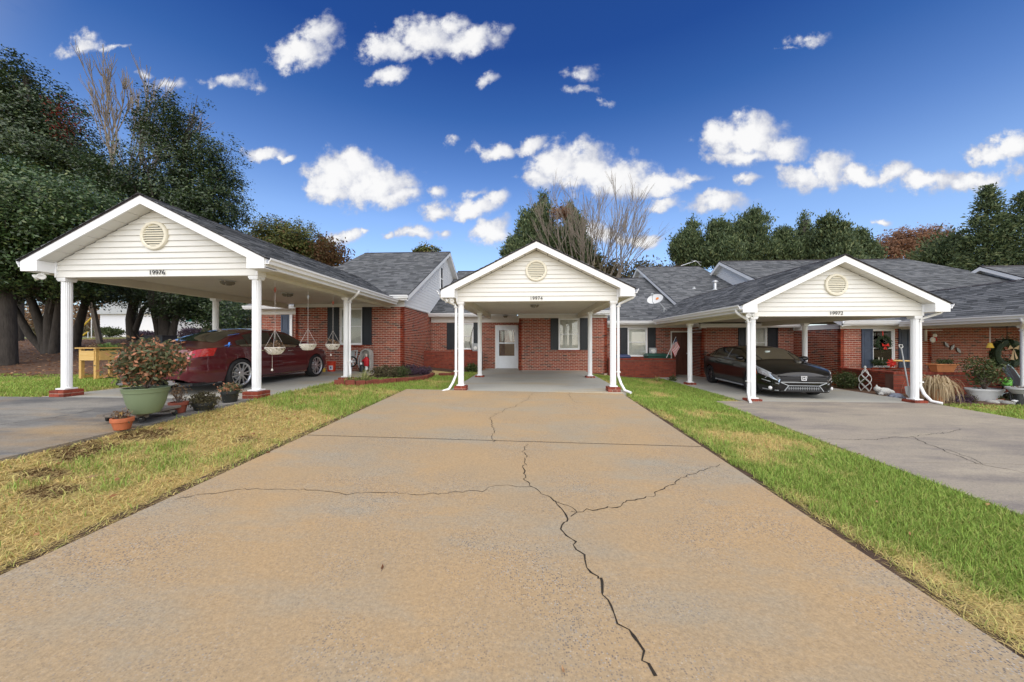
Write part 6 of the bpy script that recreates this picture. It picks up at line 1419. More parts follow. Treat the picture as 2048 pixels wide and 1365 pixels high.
for k, (px, py, rt) in enumerate(((1893, 690, -.6), (1905, 695, .5), (1917, 701, -.6))):
    p = at(px, py, Y=15.56); t = thing('wall_leaf', ('leftmost pale metal leaf on the dark porch wall', 'middle pale metal leaf on the dark porch wall', 'rightmost pale metal leaf on the dark porch wall')[k], 'wall decor', p, group='metal leaves on the porch wall')
    MB(Matrix.Translation((p.x, p.y, p.z)) @ Matrix.Rotation(rt, 4, 'Y')).prism([(0, .15), (.055, .05), (.06, -.04), (0, -.14), (-.06, -.04), (-.055, .05)], -.012, .006).build('leaf', MT['greymetal'], t); MB(Matrix.Translation((p.x, p.y, p.z)) @ Matrix.Rotation(rt, 4, 'Y')).box(-.006, .006, -.018, -.01, -.13, .14).build('vein', MT['galv'], t)
p = at(2014, 708, Y=13.4); t = thing('wreath', 'huge dark evergreen wreath with a tan bow at the right edge', 'wreath', p, group='wreaths on the fourth house'); ring = [(p.x+.42*math.cos(a), p.y, p.z+.42*math.sin(a)) for a in np.linspace(0, 2*math.pi, 33)]; MB().tube(ring, .13, 8, False).build('ring', MT['wreath'], t); foliage('needles', t, np.repeat(np.array(ring), 50, 0)+rng.normal(0, .10, (33*50, 3))*np.array([1, .5, 1]), .13, 'leaf_holly', .2)
MB().add([(p.x, p.y-.17, p.z+.2), (p.x-.16, p.y-.2, p.z+.32), (p.x-.18, p.y-.16, p.z+.16), (p.x+.16, p.y-.2, p.z+.32), (p.x+.18, p.y-.16, p.z+.16), (p.x-.12, p.y-.18, p.z-.2), (p.x-.02, p.y-.2, p.z-.22), (p.x+.14, p.y-.18, p.z-.16), (p.x+.04, p.y-.2, p.z-.2)], [(0,1,2),(0,4,3),(0,5,6),(0,8,7)]).build('bow', MT['blade_straw'], t)
MB().tube([(p.x, p.y, p.z+.4), (p.x, p.y, 1.9)], .012, 5).build('hanger', MT['dark'], t)
# drain grate, doormats
p = at(1101, 745.5, Z=.003); t = thing('floor_mat', 'small dark mat on the slab before the middle window wall', 'mat', (p.x, p.y, .001)); MB().box(p.x-.16, p.x+.16, p.y-.12, p.y+.12, .001, .012).build('mat', MT['rubber'], t)
p = at(978, 744, Z=.003); t = thing('door_mat', 'dark door mat at the left end of the middle porch', 'mat', (p.x, p.y, .001)); MB().box(p.x-.45, p.x+.35, p.y-.2, p.y+.25, .001, .014).build('mat', MT['rubber'], t)
# ------------------------------------------------------------------ trees
def tree(name, label, base, trunks, ells, leaf, mt, n_cl, per, spread, ratio=.5, shell=2.4, bark='bark', grp=None, extra=None, limbs=14, flat=.75):
    t = thing(name, label, 'tree', base, group=grp); mb = MB()
    for pts, r0, r1 in trunks:
        k = len(pts); mb.tube(pts, [r0+(r1-r0)*i/(k-1) for i in range(k)], 9)
        tip = Vector(pts[-1]); low = Vector(pts[max(0, len(pts)-2)])
        for _ in range(limbs):
            e = random.choice(ells); d = Vector((random.gauss(0, 1), random.gauss(0, 1), random.gauss(0, 1))).normalized()
            q = Vector(e[:3])+Vector((d.x*e[3], d.y*e[4], d.z*e[5]))*.8; s0 = low.lerp(tip, random.random()); m = s0.lerp(q, .5)+Vector((0, 0, (q-s0).length*.08))
            mb.tube([s0, s0.lerp(m, .6), m, q], [r1*.8, r1*.6, r1*.4, r1*.1], 5, cap=False)
    mb.build('trunk', MT[bark], t, smooth=60)
    cen = np.average(np.array(ells)[:, :3], axis=0, weights=np.array(ells)[:, 3]); foliage('crown', t, clump_points(ells, int(n_cl*1.25), int(per*1.35), spread*.62, shell, .6), leaf*.80, mt, ratio*1.1, centre=cen)
    if extra:
        for nm, el, lf, m2, nc, pr, sp in extra: foliage(nm, t, clump_points(el, nc, pr, sp, 2.4), lf, m2, ratio)
    return t
def G(px, Y): 
    p = at(px, 684, Y=Y); return Vector((p.x, Y, gz(p.x, Y)))
def up(px, py, Y): return at(px, py, Y=Y)
def ell(px, py, Y, rx, ry_px, ry=None):
    """ellipsoid centred on a pixel at depth Y, radii given in pixels"""
    c = at(px, py, Y=Y); f = Y*CA-c.x*SA; k = f/FPX; st = math.cos(math.atan((px-1024)/FPX))**.5
    return (c.x, c.y, c.z, rx*k*st, (ry or rx*k*st), ry_px*k)
GT = 'trees at the left of the row'
b = G(10, 11.5)
tree('evergreen_tree', 'broad glossy evergreen filling the left edge above the carport roof', b, [([b, up(11, 640, 11.5), up(14, 580, 11.5), up(30, 480, 11.8)], .30, .16)],
     [ell(40, 450, 11.8, 150, 110, 3.2), ell(150, 440, 12.0, 110, 80, 2.6), ell(-80, 440, 11.8, 150, 140, 3), ell(60, 535, 11.6, 110, 55, 2.6), ell(210, 455, 12.5, 75, 62, 2), ell(20, 370, 12.2, 95, 50, 2.4)], .15, 'leaf_magnolia', 2600, 26, .30, .42, 3.2, grp=GT, limbs=8)
b = G(95, 14.5)
tree('multi_stem_tree', 'dark multi stemmed tree rising from the leaf litter left of the column', b, [([b, up(80, 650, 14.5), up(62, 600, 14.5), up(40, 540, 14.5)], .2, .1), ([b+Vector((.15, 0, 0)), up(98, 640, 14.5), up(104, 570, 14.5)], .22, .12), ([b+Vector((.3, 0, 0)), up(114, 650, 14.5), up(120, 600, 14.5), up(128, 540, 14.5)], .18, .1), ([b, up(60, 672, 14.3), up(25, 610, 14.2), up(20, 560, 14.2)], .16, .09)],
     [ell(90, 545, 14.6, 150, 55, 2.8), ell(180, 565, 15, 85, 48, 2.2), ell(10, 560, 14.6, 80, 50, 2.4)], .15, 'leaf_holly', 900, 26, .32, .42, 2.6, grp=GT, limbs=5)
b = G(150, 17); 
tree('leaning_tree', 'slender leaning tree behind the left front column', b, [([b, up(158, 650, 17), up(172, 600, 17), up(182, 560, 17)], .2, .12)], [ell(180, 560, 17, 80, 42, 2.4), ell(150, 520, 17.2, 100, 60, 2.4)], .16, 'leaf_holly', 500, 24, .35, .42, grp=GT, limbs=5)
b = G(30, 20)
tree('tall_evergreen', 'tall dark evergreen at the upper left corner', b, [([b, up(35, 500, 20), up(50, 300, 20), up(50, 150, 20)], .35, .12)],
     [ell(30, 190, 20, 85, 75, 3.5), ell(100, 250, 20, 70, 70, 3), ell(40, 280, 20, 110, 70, 3.5), ell(150, 325, 20, 50, 45, 3), ell(-50, 180, 20, 90, 95, 4), ell(90, 330, 20, 110, 50, 3.5)], .22, 'leaf_holly', 1500, 26, .45, .42, 2.0, grp=GT,
     extra=[('red_leaves', [ell(132, 245, 19.6, 20, 40, .8)], .14, 'leaf_red', 34, 12, .3)])
b = G(332, 18.5)
tree('tall_evergreen', 'tall open crowned evergreen rising behind the left carport ridge', b, [([b, up(328, 640, 18.5), up(338, 560, 18.5), up(360, 400, 18.5), up(372, 260, 18.5)], .32, .08), ([b+Vector((.3, 0, 0)), up(348, 650, 18.5), up(365, 590, 18.5)], .2, .12), ([b+Vector((-.4, 0, 0)), up(312, 650, 18.5), up(300, 600, 18.5)], .15, .1)],
     [ell(370, 350, 18.5, 95, 65, 3), ell(360, 270, 18.5, 62, 50, 2.2), ell(345, 222, 18.5, 38, 34, 1.4), ell(430, 330, 18.5, 52, 48, 1.8), ell(400, 420, 18.5, 82, 50, 2.6), ell(290, 400, 18.5, 85, 60, 3), ell(450, 400, 18.6, 36, 55, 1.8), ell(240, 370, 19, 60, 45, 2.6), ell(400, 480, 18.6, 85, 55, 2.6), ell(402, 212, 18.5, 14, 22, .6), ell(300, 255, 18.5, 24, 34, 1), ell(462, 290, 18.5, 16, 20, .7)], .17, 'leaf_holly', 1750, 26, .36, .42, 2.0, grp=GT)
b = G(266, 20.5)
tree('dark_trunked_tree', 'dark trunked tree seen between the left carport columns', b, [([b, up(262, 640, 20.5), up(268, 600, 20.5), up(262, 560, 20.5)], .3, .2), ([b+Vector((.1, 0, .5)), up(285, 620, 20.5), up(310, 595, 20.5)], .16, .1)],
     [ell(300, 580, 20.5, 130, 42, 2.8), ell(430, 600, 19.8, 78, 46, 2.6), ell(380, 618, 19.6, 70, 28, 2), ell(455, 640, 19.6, 45, 30, 1.6), ell(480, 630, 18, 34, 38, 1.5)], .18, 'leaf_holly', 1100, 26, .4, .42, 2.2, grp=GT, limbs=8)
# bare trees: recursive branching
def bare(name, label, base, dirs, L, r, mt, depth=5, grp=None, up_b=.35, spread=.38, extra_leaf=None, nch=(2, 3)):
    t = thing(name, label, 'tree', base, group=grp); mb = MB(); tips = []
    def grow(p, d, l, r_, k):
        q = p+d*l; m = p.lerp(q, .5)+Vector((random.gauss(0, l*.04), random.gauss(0, l*.04), 0))
        mb.tube([p, m, q], [r_, r_*.85, r_*.68], 6 if k > 3 else 4 if k > 1 else 3, cap=False)
        if k == 0: tips.append(q); return
        for i in range(random.choice(nch)+(1 if k <= 2 else 0)):
            nd = (d+Vector((random.gauss(0, spread), random.gauss(0, spread), random.gauss(0, spread*.6)+up_b*.35))).normalized(); s = p.lerp(q, random.uniform(.55, 1) if i else 1)
            grow(s, nd, l*random.uniform(.62, .86), r_*(.66 if i else .7), k-1)
    for d in dirs: grow(Vector(base), Vector(d).normalized(), L, r, depth)
    mb.build('branches', MT[mt], t)
    if extra_leaf: foliage('leaves', t, np.array([tuple(p) for p in tips])[rng.integers(0, len(tips), extra_leaf[1])]+rng.normal(0, .15, (extra_leaf[1], 3)), extra_leaf[2], extra_leaf[0])
    return t
random.seed(5); b = G(200, 19); bare('bare_tree', 'bare leafless tree with upright twigs between the left evergreens', b, [(0, 0, 1)], 5.2, .15, 'bark_pale', 6, 'leafless trees', .7, .21, nch=(3, 3, 2))
b = G(1150, 33); bb = Vector((b.x, b.y, 2.0)); MBASE = bb
bare('bare_tree', 'bare multi stemmed tree fanning up right of the middle gable', (at(1175, 600, Y=31).x, 31, 1.0), [(-.28, 0, 1), (-.08, 0, 1), (.12, 0, 1), (.30, 0, 1), (.48, .1, 1), (.05, .2, 1)], 4.4, .075, 'bark_pale', 5, 'leafless trees', .5, .24, nch=(2, 3, 3))
b = G(1745, 60); bare('bare_tree', 'pale leafless tree left of the rust coloured crown', (at(1752, 600, Y=56).x, 56, 0), [(0, 0, 1), (.15, 0, 1)], 5.0, .14, 'bark_pale', 5, 'leafless trees', .5, .26)
for px, Y, lab in ((715, 48, 'faint bare tree beyond the left roof ridge'),): bare('bare_tree', lab, (at(px, 600, Y=Y).x, Y, 0), [(0, 0, 1), (.2, 0, 1), (-.2, 0, 1)], 4.2, .08, 'bark_pale', 5, 'leafless trees', .5, .3)
# round oak behind the left roof
b = G(590, 32); GB = 'trees beyond the roofs'
tree('oak_tree', 'rounded oak turning brown behind the left house roof', b, [([b, up(590, 560, 32), up(592, 500, 32)], .35, .2)], [ell(560, 485, 32, 55, 45, 3.4), ell(608, 490, 32, 52, 42, 3.4), ell(530, 505, 32, 45, 40, 3), ell(590, 520, 32, 75, 40, 3.5)], .24, 'leaf_oak', 800, 34, .5, .55, 2.6, grp=GB, extra=[('brown_leaves', [ell(664, 515, 31.6, 26, 32, 2)], .24, 'leaf_oakbrown', 110, 30, .45)])
b = G(856, 42); tree('distant_tree', 'small tree crown peeping over the left roof ridge', b, [([b, up(856, 540, 42)], .3, .2)], [ell(856, 508, 42, 32, 16, 1.6)], .35, 'leaf_oak', 90, 22, .4, .6, grp=GB, limbs=3)
# conifers: sprays on drooping branches
def conifer(name, label, px, py_top, Y, r_px, mt='leaf_cedar', z_base=None, power=.75, n=520, leaf=.42, per=34, lean=0, grp=GB, droop=.15, ir=.25):
    tp = at(px, py_top, Y=Y); base = Vector((tp.x, Y, gz(tp.x, Y))); zb = z_base if z_base is not None else base.z+2.0; H = tp.z-zb; f = Y*CA-tp.x*SA; Rm = r_px*f/FPX
    t = thing(name, label, 'tree', base, group=grp); MB().tube([base, base.lerp(tp, .5), tp-Vector((0, 0, .3))], [.30, .18, .03], 8).build('trunk', MT['bark'], t, smooth=60)
    tt = rng.uniform(0, 1, n)**1.35; a = rng.uniform(0, 2*np.pi, n); R_ = Rm*(1-tt)**power*rng.uniform(.72, 1.12, n)+.12
    P_ = []; U_ = []
    for k in range(n):
        m = max(6, int(per*(.35+R_[k]/Rm))); s = rng.uniform(ir, 1, m)**.7; r_ = R_[k]*s; w = .10*R_[k]+.14
        x = tp.x+np.cos(a[k])*r_+rng.normal(0, w, m); y = Y+np.sin(a[k])*r_+rng.normal(0, w, m); z = zb+H*tt[k]+r_*(.25-droop)+rng.normal(0, .16+.05*R_[k], m); z = np.minimum(z, tp.z+.1)
        P_.append(np.stack([x, y, z], 1)); U_.append(np.tile([np.cos(a[k])*1.0, np.sin(a[k])*1.0, .75], (m, 1)))
    P_ = np.concatenate(P_); U_ = np.concatenate(U_); V, F = leaf_quads(P_, leaf, .3, U_, .75); npmesh('crown', V, F, MT[mt], t); return t
def cedar(label, px, Y, els, n=420, per=34, leaf=.34, name='cedar_tree', mt='leaf_cedar', sp=.42):
    """irregular juniper: upright sprays in lobes given in pixels (px, py, rx, ry)"""
    b = G(px, Y); t = thing(name, label, 'tree', b, group=GB); E_ = [ell(*e[:2], Y+random.uniform(-.6, .6), *e[2:]) for e in els]
    mb = MB(); mb.tube([b, (b.x, Y, E_[0][2]-E_[0][5]), (E_[0][0], Y, E_[0][2])], [.3, .2, .06], 8)
    for e in E_:
        for _ in range(4): q = Vector(e[:3])+Vector((random.uniform(-.7, .7)*e[3], random.uniform(-.7, .7)*e[4], random.uniform(0, .7)*e[5])); s0 = Vector((b.x, Y, e[2]-e[5]*.8)); mb.tube([s0, s0.lerp(q, .5), q], [.07, .05, .02], 5, cap=False)
    mb.build('trunk', MT['bark'], t, smooth=60)
    C = clump_points(E_, n, per, sp, 3.0, 1.1); cx_ = C-np.array([b.x, Y, 0]); U = np.stack([cx_[:, 0]*.16, cx_[:, 1]*.16, np.full(len(C), 1.0)], 1)
    V, F = leaf_quads(C, leaf, .30, U, .55); npmesh('crown', V, F, MT[mt], t); return t
cedar('dark cedar rising directly behind the middle carport gable', 1080, 33, [(1086, 402, 7, 22), (1083, 428, 22, 24), (1070, 462, 36, 32), (1055, 505, 52, 34), (1108, 485, 34, 36), (1028, 500, 24, 22), (1052, 438, 12, 20)], 900, 30, sp=.22)
t_ = cedar('lower cedar with a rusty patch right of the tallest middle cedar', 1142, 34, [(1138, 428, 14, 18), (1148, 460, 24, 30), (1156, 502, 32, 34), (1175, 527, 26, 20)], 520, 28, sp=.22)
q = ell(1122, 425, 31.5, 16, 12, .6); foliage('red_leaves', t_, clump_points([q], 40, 12, .25), .25, 'leaf_rust')
for px, lab, els in ((1385, 'leftmost rounded cedar behind the third roof', [(1384, 458, 12, 20), (1372, 488, 30, 26), (1392, 515, 40, 24), (1356, 505, 14, 20)]), (1440, 'short wide cedar behind the flue pipe', [(1434, 468, 20, 28), (1445, 505, 38, 30), (1455, 462, 10, 20)]), (1498, 'tallest rounded cedar behind the third roof', [(1506, 438, 20, 22), (1492, 468, 36, 30), (1508, 505, 46, 32), (1534, 446, 8, 22), (1478, 448, 8, 18)]), (1565, 'low cedar left of the right carport gable', [(1566, 478, 18, 20), (1572, 508, 36, 26)]), (1608, 'pointed narrow cedar above the right carport ridge', [(1608, 444, 6, 20), (1611, 470, 18, 22), (1606, 505, 36, 28)]), (1662, 'wide cedar just right of the pointed cedar', [(1661, 446, 14, 16), (1668, 475, 32, 28), (1672, 510, 46, 28), (1645, 455, 9, 20), (1690, 465, 9, 18)]), (1720, 'cedar next to the rust coloured tree', [(1716, 482, 16, 22), (1726, 512, 28, 26)])):
    cedar(lab, px, 36+random.uniform(-2, 2), els, 560, 26, sp=.21)
b = G(1825, 52); tree('autumn_tree', 'rust brown crowned tree between the cedars on the right', b, [([b, up(1825, 560, 52), up(1825, 500, 52)], .4, .25)], [ell(1800, 482, 52, 42, 26, 3.5), ell(1850, 478, 52, 46, 22, 3.5), ell(1880, 490, 52, 28, 20, 3), ell(1780, 505, 52, 40, 25, 3.5)], 0.36, 'leaf_rust', 420, 22, .6, .5, 2.0, grp=GB, bark='bark_pale', limbs=20)
conifer('fir_tree', 'tall layered conifer near the right edge', 1975, 373, 30, 75, n=520, leaf=.30, per=46, z_base=2.5, power=.85, droop=.2); conifer('fir_tree', 'broad conifer cut by the right edge of the view', 2052, 385, 29, 90, n=520, leaf=.30, per=46, z_base=2.5, power=.7); cedar('low light green cedar left of the tall layered conifer', 1890, 33, [(1890, 500, 34, 22), (1880, 520, 42, 22), (1915, 505, 30, 26)], 300)
b = G(1250, 34); t = thing('hedge_row', 'low grey brown scrub along the ridge right of the middle gable', 'shrubs', (at(1255, 600, Y=34).x, 34, 0)); foliage('twigs', t, clump_points([ell(1222, 545, 34, 36, 18, 2), ell(1280, 548, 34, 40, 18, 2), ell(1320, 552, 34, 30, 12, 2), ell(1180, 540, 34, 30, 25, 2)], 260, 22, .5), .35, 'leaf_drygreen', .35); MB().tube([(at(1255, 600, Y=34).x, 34, 0), (at(1255, 560, Y=34).x, 34, 6)], .2, 6).build('stem', MT['bark'], t)

# ------------------------------------------------------------------ beyond the left trees
xs = np.linspace(-42, -9.9, 60); ys = np.linspace(0, 1, 26); V = []
for j, s in enumerate(ys):
    for x in xs:
        y0_ = 9.5+.35*math.sin(x*1.3)+.2*math.sin(x*3.1) if x < -11 else 9.9+(x+11)*.4; y1_ = 21.5+.5*math.sin(x*.7); y = y0_+(y1_-y0_)*s; V.append((x, y, gz(x, y)+.012))
ii = np.arange(60*26).reshape(26, 60); F = np.stack([ii[:-1, :-1], ii[:-1, 1:], ii[1:, 1:], ii[1:, :-1]], -1).reshape(-1, 4); tag(npmesh('mulch_bed', V, F, MT['mulch']), kind='structure')
n = 9000; lx = rng.uniform(-40, -9.9, n); ly = 9.6+rng.uniform(0, 1, n)**1.3*12; P_ = np.stack([lx, ly, ground(lx, ly)+.03+rng.uniform(0, .03, n)], 1); V, F = leaf_quads(P_, .11, .6); V[:, 2] = np.repeat(P_[:, 2], 4)+(V[:, 2]-np.repeat(P_[:, 2], 4))*.3; tag(npmesh('leaf_litter', V, F, MT['leaf_litter']), 'fallen brown leaves covering the mulch under the left trees', 'leaves', kind='stuff')
tag(sheet('far_lawn', -70, -12.2, 21.6, 34, lambda x, y: gz(x, y)+.03, 'far_lawn', .05, 20, 8), kind='structure'); sheet('road', -120, -14, 34.2, 41, lambda x, y: gz(x, y)+.03, 'road', .05, 12, 4)
wb = thing('white_building', 'long white building glimpsed beyond the left trees', 'building', (at(270, 660, Y=50).x, 50, 2)); x0, x1 = at(200, 650, Y=50).x, at(352, 650, Y=50).x; MB().box(x0, x1, 50, 58, 1.5, 5.6).build('wall', MT['farwhite'], wb); MB().prism([(x0-.5, 5.6), (x1+.5, 5.6), (x1-2, 7.4), (x0+2, 7.4)], 49.5, 58.5).build('roof', MT['greymetal'], wb)

def mass(name, label, els, mt, n, per, sp, leaf, kind='stuff', cat='trees', z=None):
    e = els[0]; o = foliage(name, None, clump_points(els, n, per, sp, 2.2), leaf, mt, .5); tag(o, label, cat, kind=kind); return o
mass('far_wood', 'brown leafless wood far beyond the left trees', [ell(px, 645, 68, 70, 40+10*math.sin(px), 4) for px in range(-60, 560, 45)], 'leaf_dry', 900, 26, 1.0, .6)
mass('far_wood', 'low green brown scrub along the far road at the left', [ell(px, 668, 46, 40, 13, 1.2) for px in (20, 90, 160, 420, 470, 520)], 'leaf_drygreen', 300, 24, .5, .35)
for px, py, w, h, mt, lab in ((218, 664, 24, 8, 'leaf_shrub', 'clipped green hedge before the white building'), (385, 668, 17, 11, 'leaf_purple', 'round purplish bush by the street sign'), (290, 669, 14, 6, 'leaf_purple', 'low purplish bush before the white building')):
    e = ell(px, py, 30, w, h, 1.0); t = thing('clipped_bush', lab, 'bush', (e[0], 30, gz(e[0], 30)), group='bushes on the far lawn'); foliage('leaves', t, clump_points([e], 110, 22, .12, 4), .14, mt); MB().tube([(e[0], 30, gz(e[0], 30)), (e[0], 30, e[2])], .06, 6).build('stem', MT['bark'], t)
p = at(380, 642, Y=30); t = thing('street_sign', 'green street name sign on a post beyond the red car', 'sign', (p.x, 30, gz(p.x, 30))); MB().tube([(p.x, 30, gz(p.x, 30)), (p.x, 30, p.z+.12)], .035, 8).build('post', MT['galv'], t); MB().box(p.x-.36, p.x+.36, 29.96, 29.98, p.z-.08, p.z+.12).build('name_plate', MT['signgreen'], t); MB().box(p.x-.01, p.x+.01, 29.7, 30.3, p.z+.14, p.z+.32).build('name_plate', MT['signgreen'], t)
for k, (a_, b_, lab) in enumerate((((140, 668), (183, 636), 'upper yellow slanting guy wire guard among the left trunks'), ((157, 672), (176, 664), 'lower short yellow slanting bar among the left trunks'))):
    a = at(*a_, Y=22+k); b = at(*b_, Y=22+k); a.z = min(a.z, gz(a.x, a.y)+.02); t = thing('yellow_bar', lab, 'bar', a, group='yellow bars among the left trunks'); MB().tube([a, b], .05, 8).build('tube', MT['yellow'], t); MB().tube([b, (b.x, b.y, gz(b.x, b.y))], .03, 6).build('support', MT['galv'], t)
a = at(306, 692, Y=14); z_ = gz(a.x-.3, 14); t = thing('storage_box', 'dark wooden storage box standing behind the raised planter', 'box', (a.x, 14, z_)); 
x0, x1, zt_ = at(288, 690, Y=14).x, at(326, 690, Y=14).x, at(300, 671, Y=14).z
for i in range(5): MB().box(x0+(x1-x0)*i/5+.005, x0+(x1-x0)*(i+1)/5-.005, 13.98, 14.0, z_, zt_-.04).build('board', MT['shutter_black'], t)
MB().box(x0, x1, 14.001, 14.6, z_, zt_-.04).box(x0-.03, x1+.03, 13.94, 14.64, zt_-.04, zt_).build('case', MT['blackplastic'], t)

# ------------------------------------------------------------------ grass
def vnoise(x, y, s, seed):
    r = np.random.default_rng(seed); g = r.uniform(0, 1, (256, 256)); X_ = x*s+500; Y_ = y*s+500; i = np.floor(X_).astype(int); j = np.floor(Y_).astype(int); fx, fy = X_-i, Y_-j; fx = fx*fx*(3-2*fx); fy = fy*fy*(3-2*fy); i %= 255; j %= 255
    return (g[i, j]*(1-fx)+g[i+1, j]*fx)*(1-fy)+(g[i, j+1]*(1-fx)+g[i+1, j+1]*fx)*fy
def fbm(x, y, s, seed): return .5*vnoise(x, y, s, seed)+.3*vnoise(x, y, s*2.1, seed+1)+.2*vnoise(x, y, s*4.3, seed+2)
def lawn(name, label, x0, x1, y0, y1, n, inside=None, green=.5, hscale=1.0, near=True, edge=None, brown=.0, seed=1):
    u = rng.uniform(0, 1, n); y = y0+(y1-y0)*(u**1.7 if near else u); x = rng.uniform(x0, x1, n)
    if inside is not None: k = inside(x, y); x, y = x[k], y[k]
    n = len(x); d = np.hypot(x, y); z = ground(x, y)-.02
    gn = fbm(x, y, 1.1, seed)+.35*(fbm(x, y, 5, seed+9)-.5); gm = gn+green-.5
    if edge is not None: gm = gm+edge(x, y)
    f = np.clip((gm-.36)/.30, 0, 1)+rng.normal(0, .33, n); f = np.clip(f, 0, 1)[:, None]
    cg = np.array([.21, .33, .065])*rng.uniform(.6, 1.45, n)[:, None]+np.array([.05, .03, 0])*rng.uniform(0, 1, n)[:, None]; cs = np.array([.72, .55, .235])*rng.uniform(.65, 1.25, n)[:, None]; c = cs*(1-f)+cg*f
    if brown: pm = np.maximum.reduce([np.exp(-(((x-cx_)/rx_)**2+((y-cy_)/ry_)**2)) for cx_, cy_, rx_, ry_ in ((-4.95, 3.55, .35, .35), (-4.9, 4.15, .3, .3), (-4.7, 2.2, .3, .2), (-4.2, 2.75, .25, .15), (-3.9, 2.0, .3, .15), (-4.6, 3.0, .25, .12), (-3.8, 4.4, .15, .2))]); bm = np.clip((pm*1.1+fbm(x, y, 4, seed+31)-.98)/.12, 0, 1)[:, None]*(rng.uniform(0, 1, n) < .85)[:, None]; c = c*(1-bm)+np.array([.11, .055, .022])*rng.uniform(.6, 1.5, n)[:, None]*bm; hs_ = 1-.55*bm[:, 0]
    else: hs_ = 1
    f1 = f[:, 0]; h = (.020+.042*f1)*rng.uniform(.5, 1.5, n)*hscale*hs_; w = (.0024+.0010*d**.9)*rng.uniform(.7, 1.4, n)*.9; a = rng.uniform(0, 2*np.pi, n); lean = (.04+.085*(1-f1))*rng.uniform(.2, 1.5, n)*hscale
    sd = np.stack([-np.sin(a), np.cos(a), np.zeros(n)], 1)*w[:, None]/2; b = np.stack([x, y, z], 1); a2 = a+rng.normal(0, .5, n)
    mid = b+np.stack([np.cos(a2)*lean*.35, np.sin(a2)*lean*.35, h*.65], 1); tip = b+np.stack([np.cos(a2)*lean, np.sin(a2)*lean, h], 1)
    V = np.stack([b-sd, b+sd, mid+sd*.8, mid-sd*.8, tip], 1).reshape(-1, 3); k = np.arange(n)*5
    # quad + tip drawn as two quads sharing the tip (degenerate avoided by triangles)
    T = np.concatenate([np.stack([k, k+1, k+2], 1), np.stack([k, k+2, k+3], 1), np.stack([k+3, k+2, k+4], 1)]); o = npmesh(name, V, T, MT['grass'], None, np.repeat(c, 5, 0)); tag(o, label, 'grass', kind='stuff'); return o
m, t_, b_ = mk('grass'); ca = t_.nodes.new('ShaderNodeVertexColor'); ca.layer_name = 'Col'; t_.links.new(ca.outputs[0], b_.inputs['Base Color']); b_.inputs['Roughness'].default_value = .7; b_.inputs['Specular IOR Level'].default_value = .2
tr = t_.nodes.new('ShaderNodeBsdfTranslucent'); t_.links.new(ca.outputs[0], tr.inputs[0]); mx = t_.nodes.new('ShaderNodeMixShader'); mx.inputs[0].default_value = .22; t_.links.new(b_.outputs[0], mx.inputs[1]); t_.links.new(tr.outputs[0], mx.inputs[2]); t_.links.new(mx.outputs[0], t_.nodes['Material Output'].inputs[0])
sheet('bare_soil', -3.36, -3.2, -4, 8.8, lambda x, y: gz(x, y)-.008, 'soil', .02, 3, 30); sheet('bare_soil', 2.32, 2.56, -4, 8.8, lambda x, y: gz(x, y)-.008, 'soil', .02, 3, 30)
lawn('grass', 'straw coloured lawn strip left of the tan driveway', -5.19, -3.21, 1.2, 9.0, 70000, lambda x, y: x < -3.215-.07*fbm(x*0, y, 6, 77), green=.40, edge=lambda x, y: .055*(y-5.6)+.03*(x+4.4)+.0, brown=.07, seed=3)
lawn('grass', 'green lawn between the flower bed and the middle carport', -5.18, -2.12, 8.75, 14.3, 42000, lambda x, y: (y > 8.74) & ((y < np.interp(x, [-5.2, -4.3, -3.6, -3.2, -2.1], [9.9, 10.6, 11.6, 13.9, 14.2]))), green=.66, near=False, seed=5)
lawn('grass', 'green and straw lawn strip right of the tan driveway', 2.34, 4.71, .9, 9.0, 135000, lambda x, y: x > 2.335+.16*fbm(x*0, y, 5, 78), green=.57, hscale=1.15, edge=lambda x, y: .16*np.clip((x-3.0)/1.2, -1, .7), seed=23)
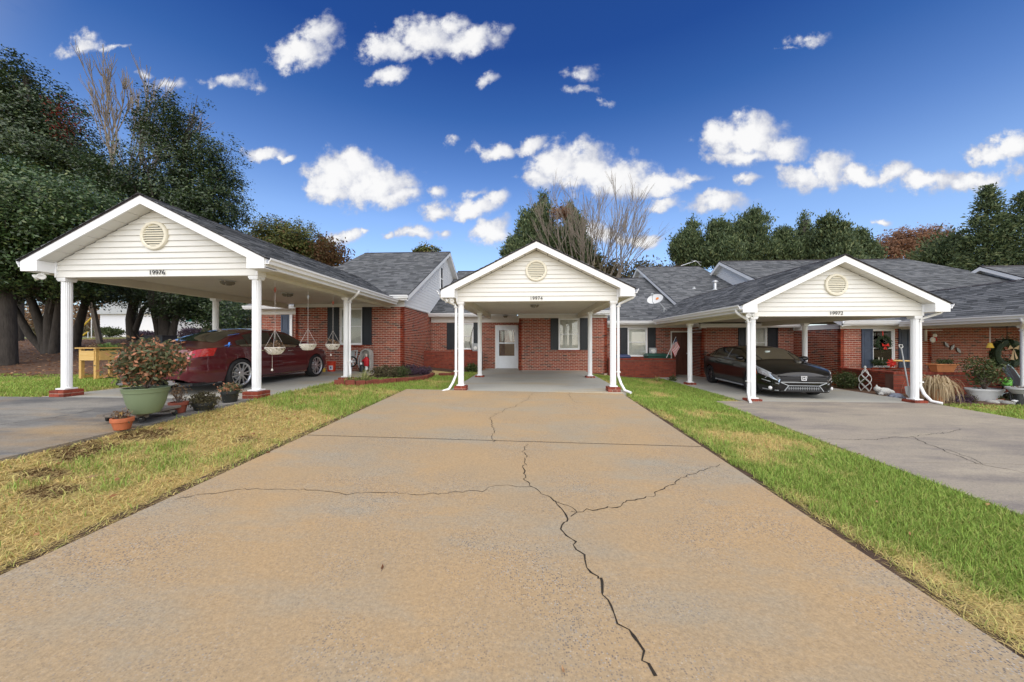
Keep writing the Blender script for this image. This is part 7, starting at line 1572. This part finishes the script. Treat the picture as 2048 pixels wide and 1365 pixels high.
lawn('grass', 'green lawn below the patio wall with the bins', 2.44, 5.48, 8.9, 14.3, 42000, lambda x, y: (y > 9.0) | (x < 4.7), green=.66, near=False, seed=12)
lawn('grass', 'green lawn strip beside the left carport slab', -19.5, -9.64, 6.14, 9.9, 52000, green=.68, near=False, seed=14)
lawn('grass', 'grass strip beyond the right driveway', 9.97, 14.5, 5.5, 9.3, 38000, lambda x, y: y < np.interp(x, [9.97, 10.8, 14.5], [9.0, 9.3, 9.5]), green=.58, near=False, seed=17)
n = 190; lx = np.concatenate([rng.uniform(-5.1, -2.2, n), rng.uniform(2.5, 5.3, 90)]); ly = np.concatenate([rng.uniform(1.5, 12, n), rng.uniform(1.5, 13, 90)]); k = ~((lx > -3.15) & (lx < 0) & (ly < 8.8)) & ~((lx > 4.7) & (ly < 9)); lx, ly = lx[k], ly[k]
P_ = np.stack([lx, ly, ground(lx, ly)+.045], 1); V, F = leaf_quads(P_, .06, .65); V[:, 2] = np.repeat(P_[:, 2], 4)+(V[:, 2]-np.repeat(P_[:, 2], 4))*.4; tag(npmesh('fallen_leaves', V, F, MT['leaf_litter']), 'scattered dry leaves lying on the lawns', 'leaves', kind='stuff')
def dryleaf(label, px, py, L, a):
    z = 0
    for _ in range(5): p = at(px, py, Z=z); z = zc(p.x, p.y)
    t = thing('dry_leaf', label, 'leaf', (p.x, p.y, z+.002), rz=a, group='dry leaves on the tan driveway'); V = [(0, -L/2, .004), (L*.16, -L*.1, .008), (L*.12, L*.2, .006), (0, L/2, .012), (-L*.12, L*.2, .004), (-L*.16, -L*.1, .004), (0, 0, .002)]
    MB().add(V, [(0, 1, 6), (1, 2, 6), (2, 3, 6), (3, 4, 6), (4, 5, 6), (5, 0, 6)]).build('blade', MT['leaf_litter'], t, local=True); MB().tube([(0, -L*.5, .004), (0, -L*.8, .006)], .0015, 4).build('stalk', MT['twig'], t, local=True)
dryleaf('thin dark twig like leaf left of the main crack', 765, 1136, .05, .3); dryleaf('tan curled leaf near the bottom edge of the driveway', 1126, 1341, .035, .2)
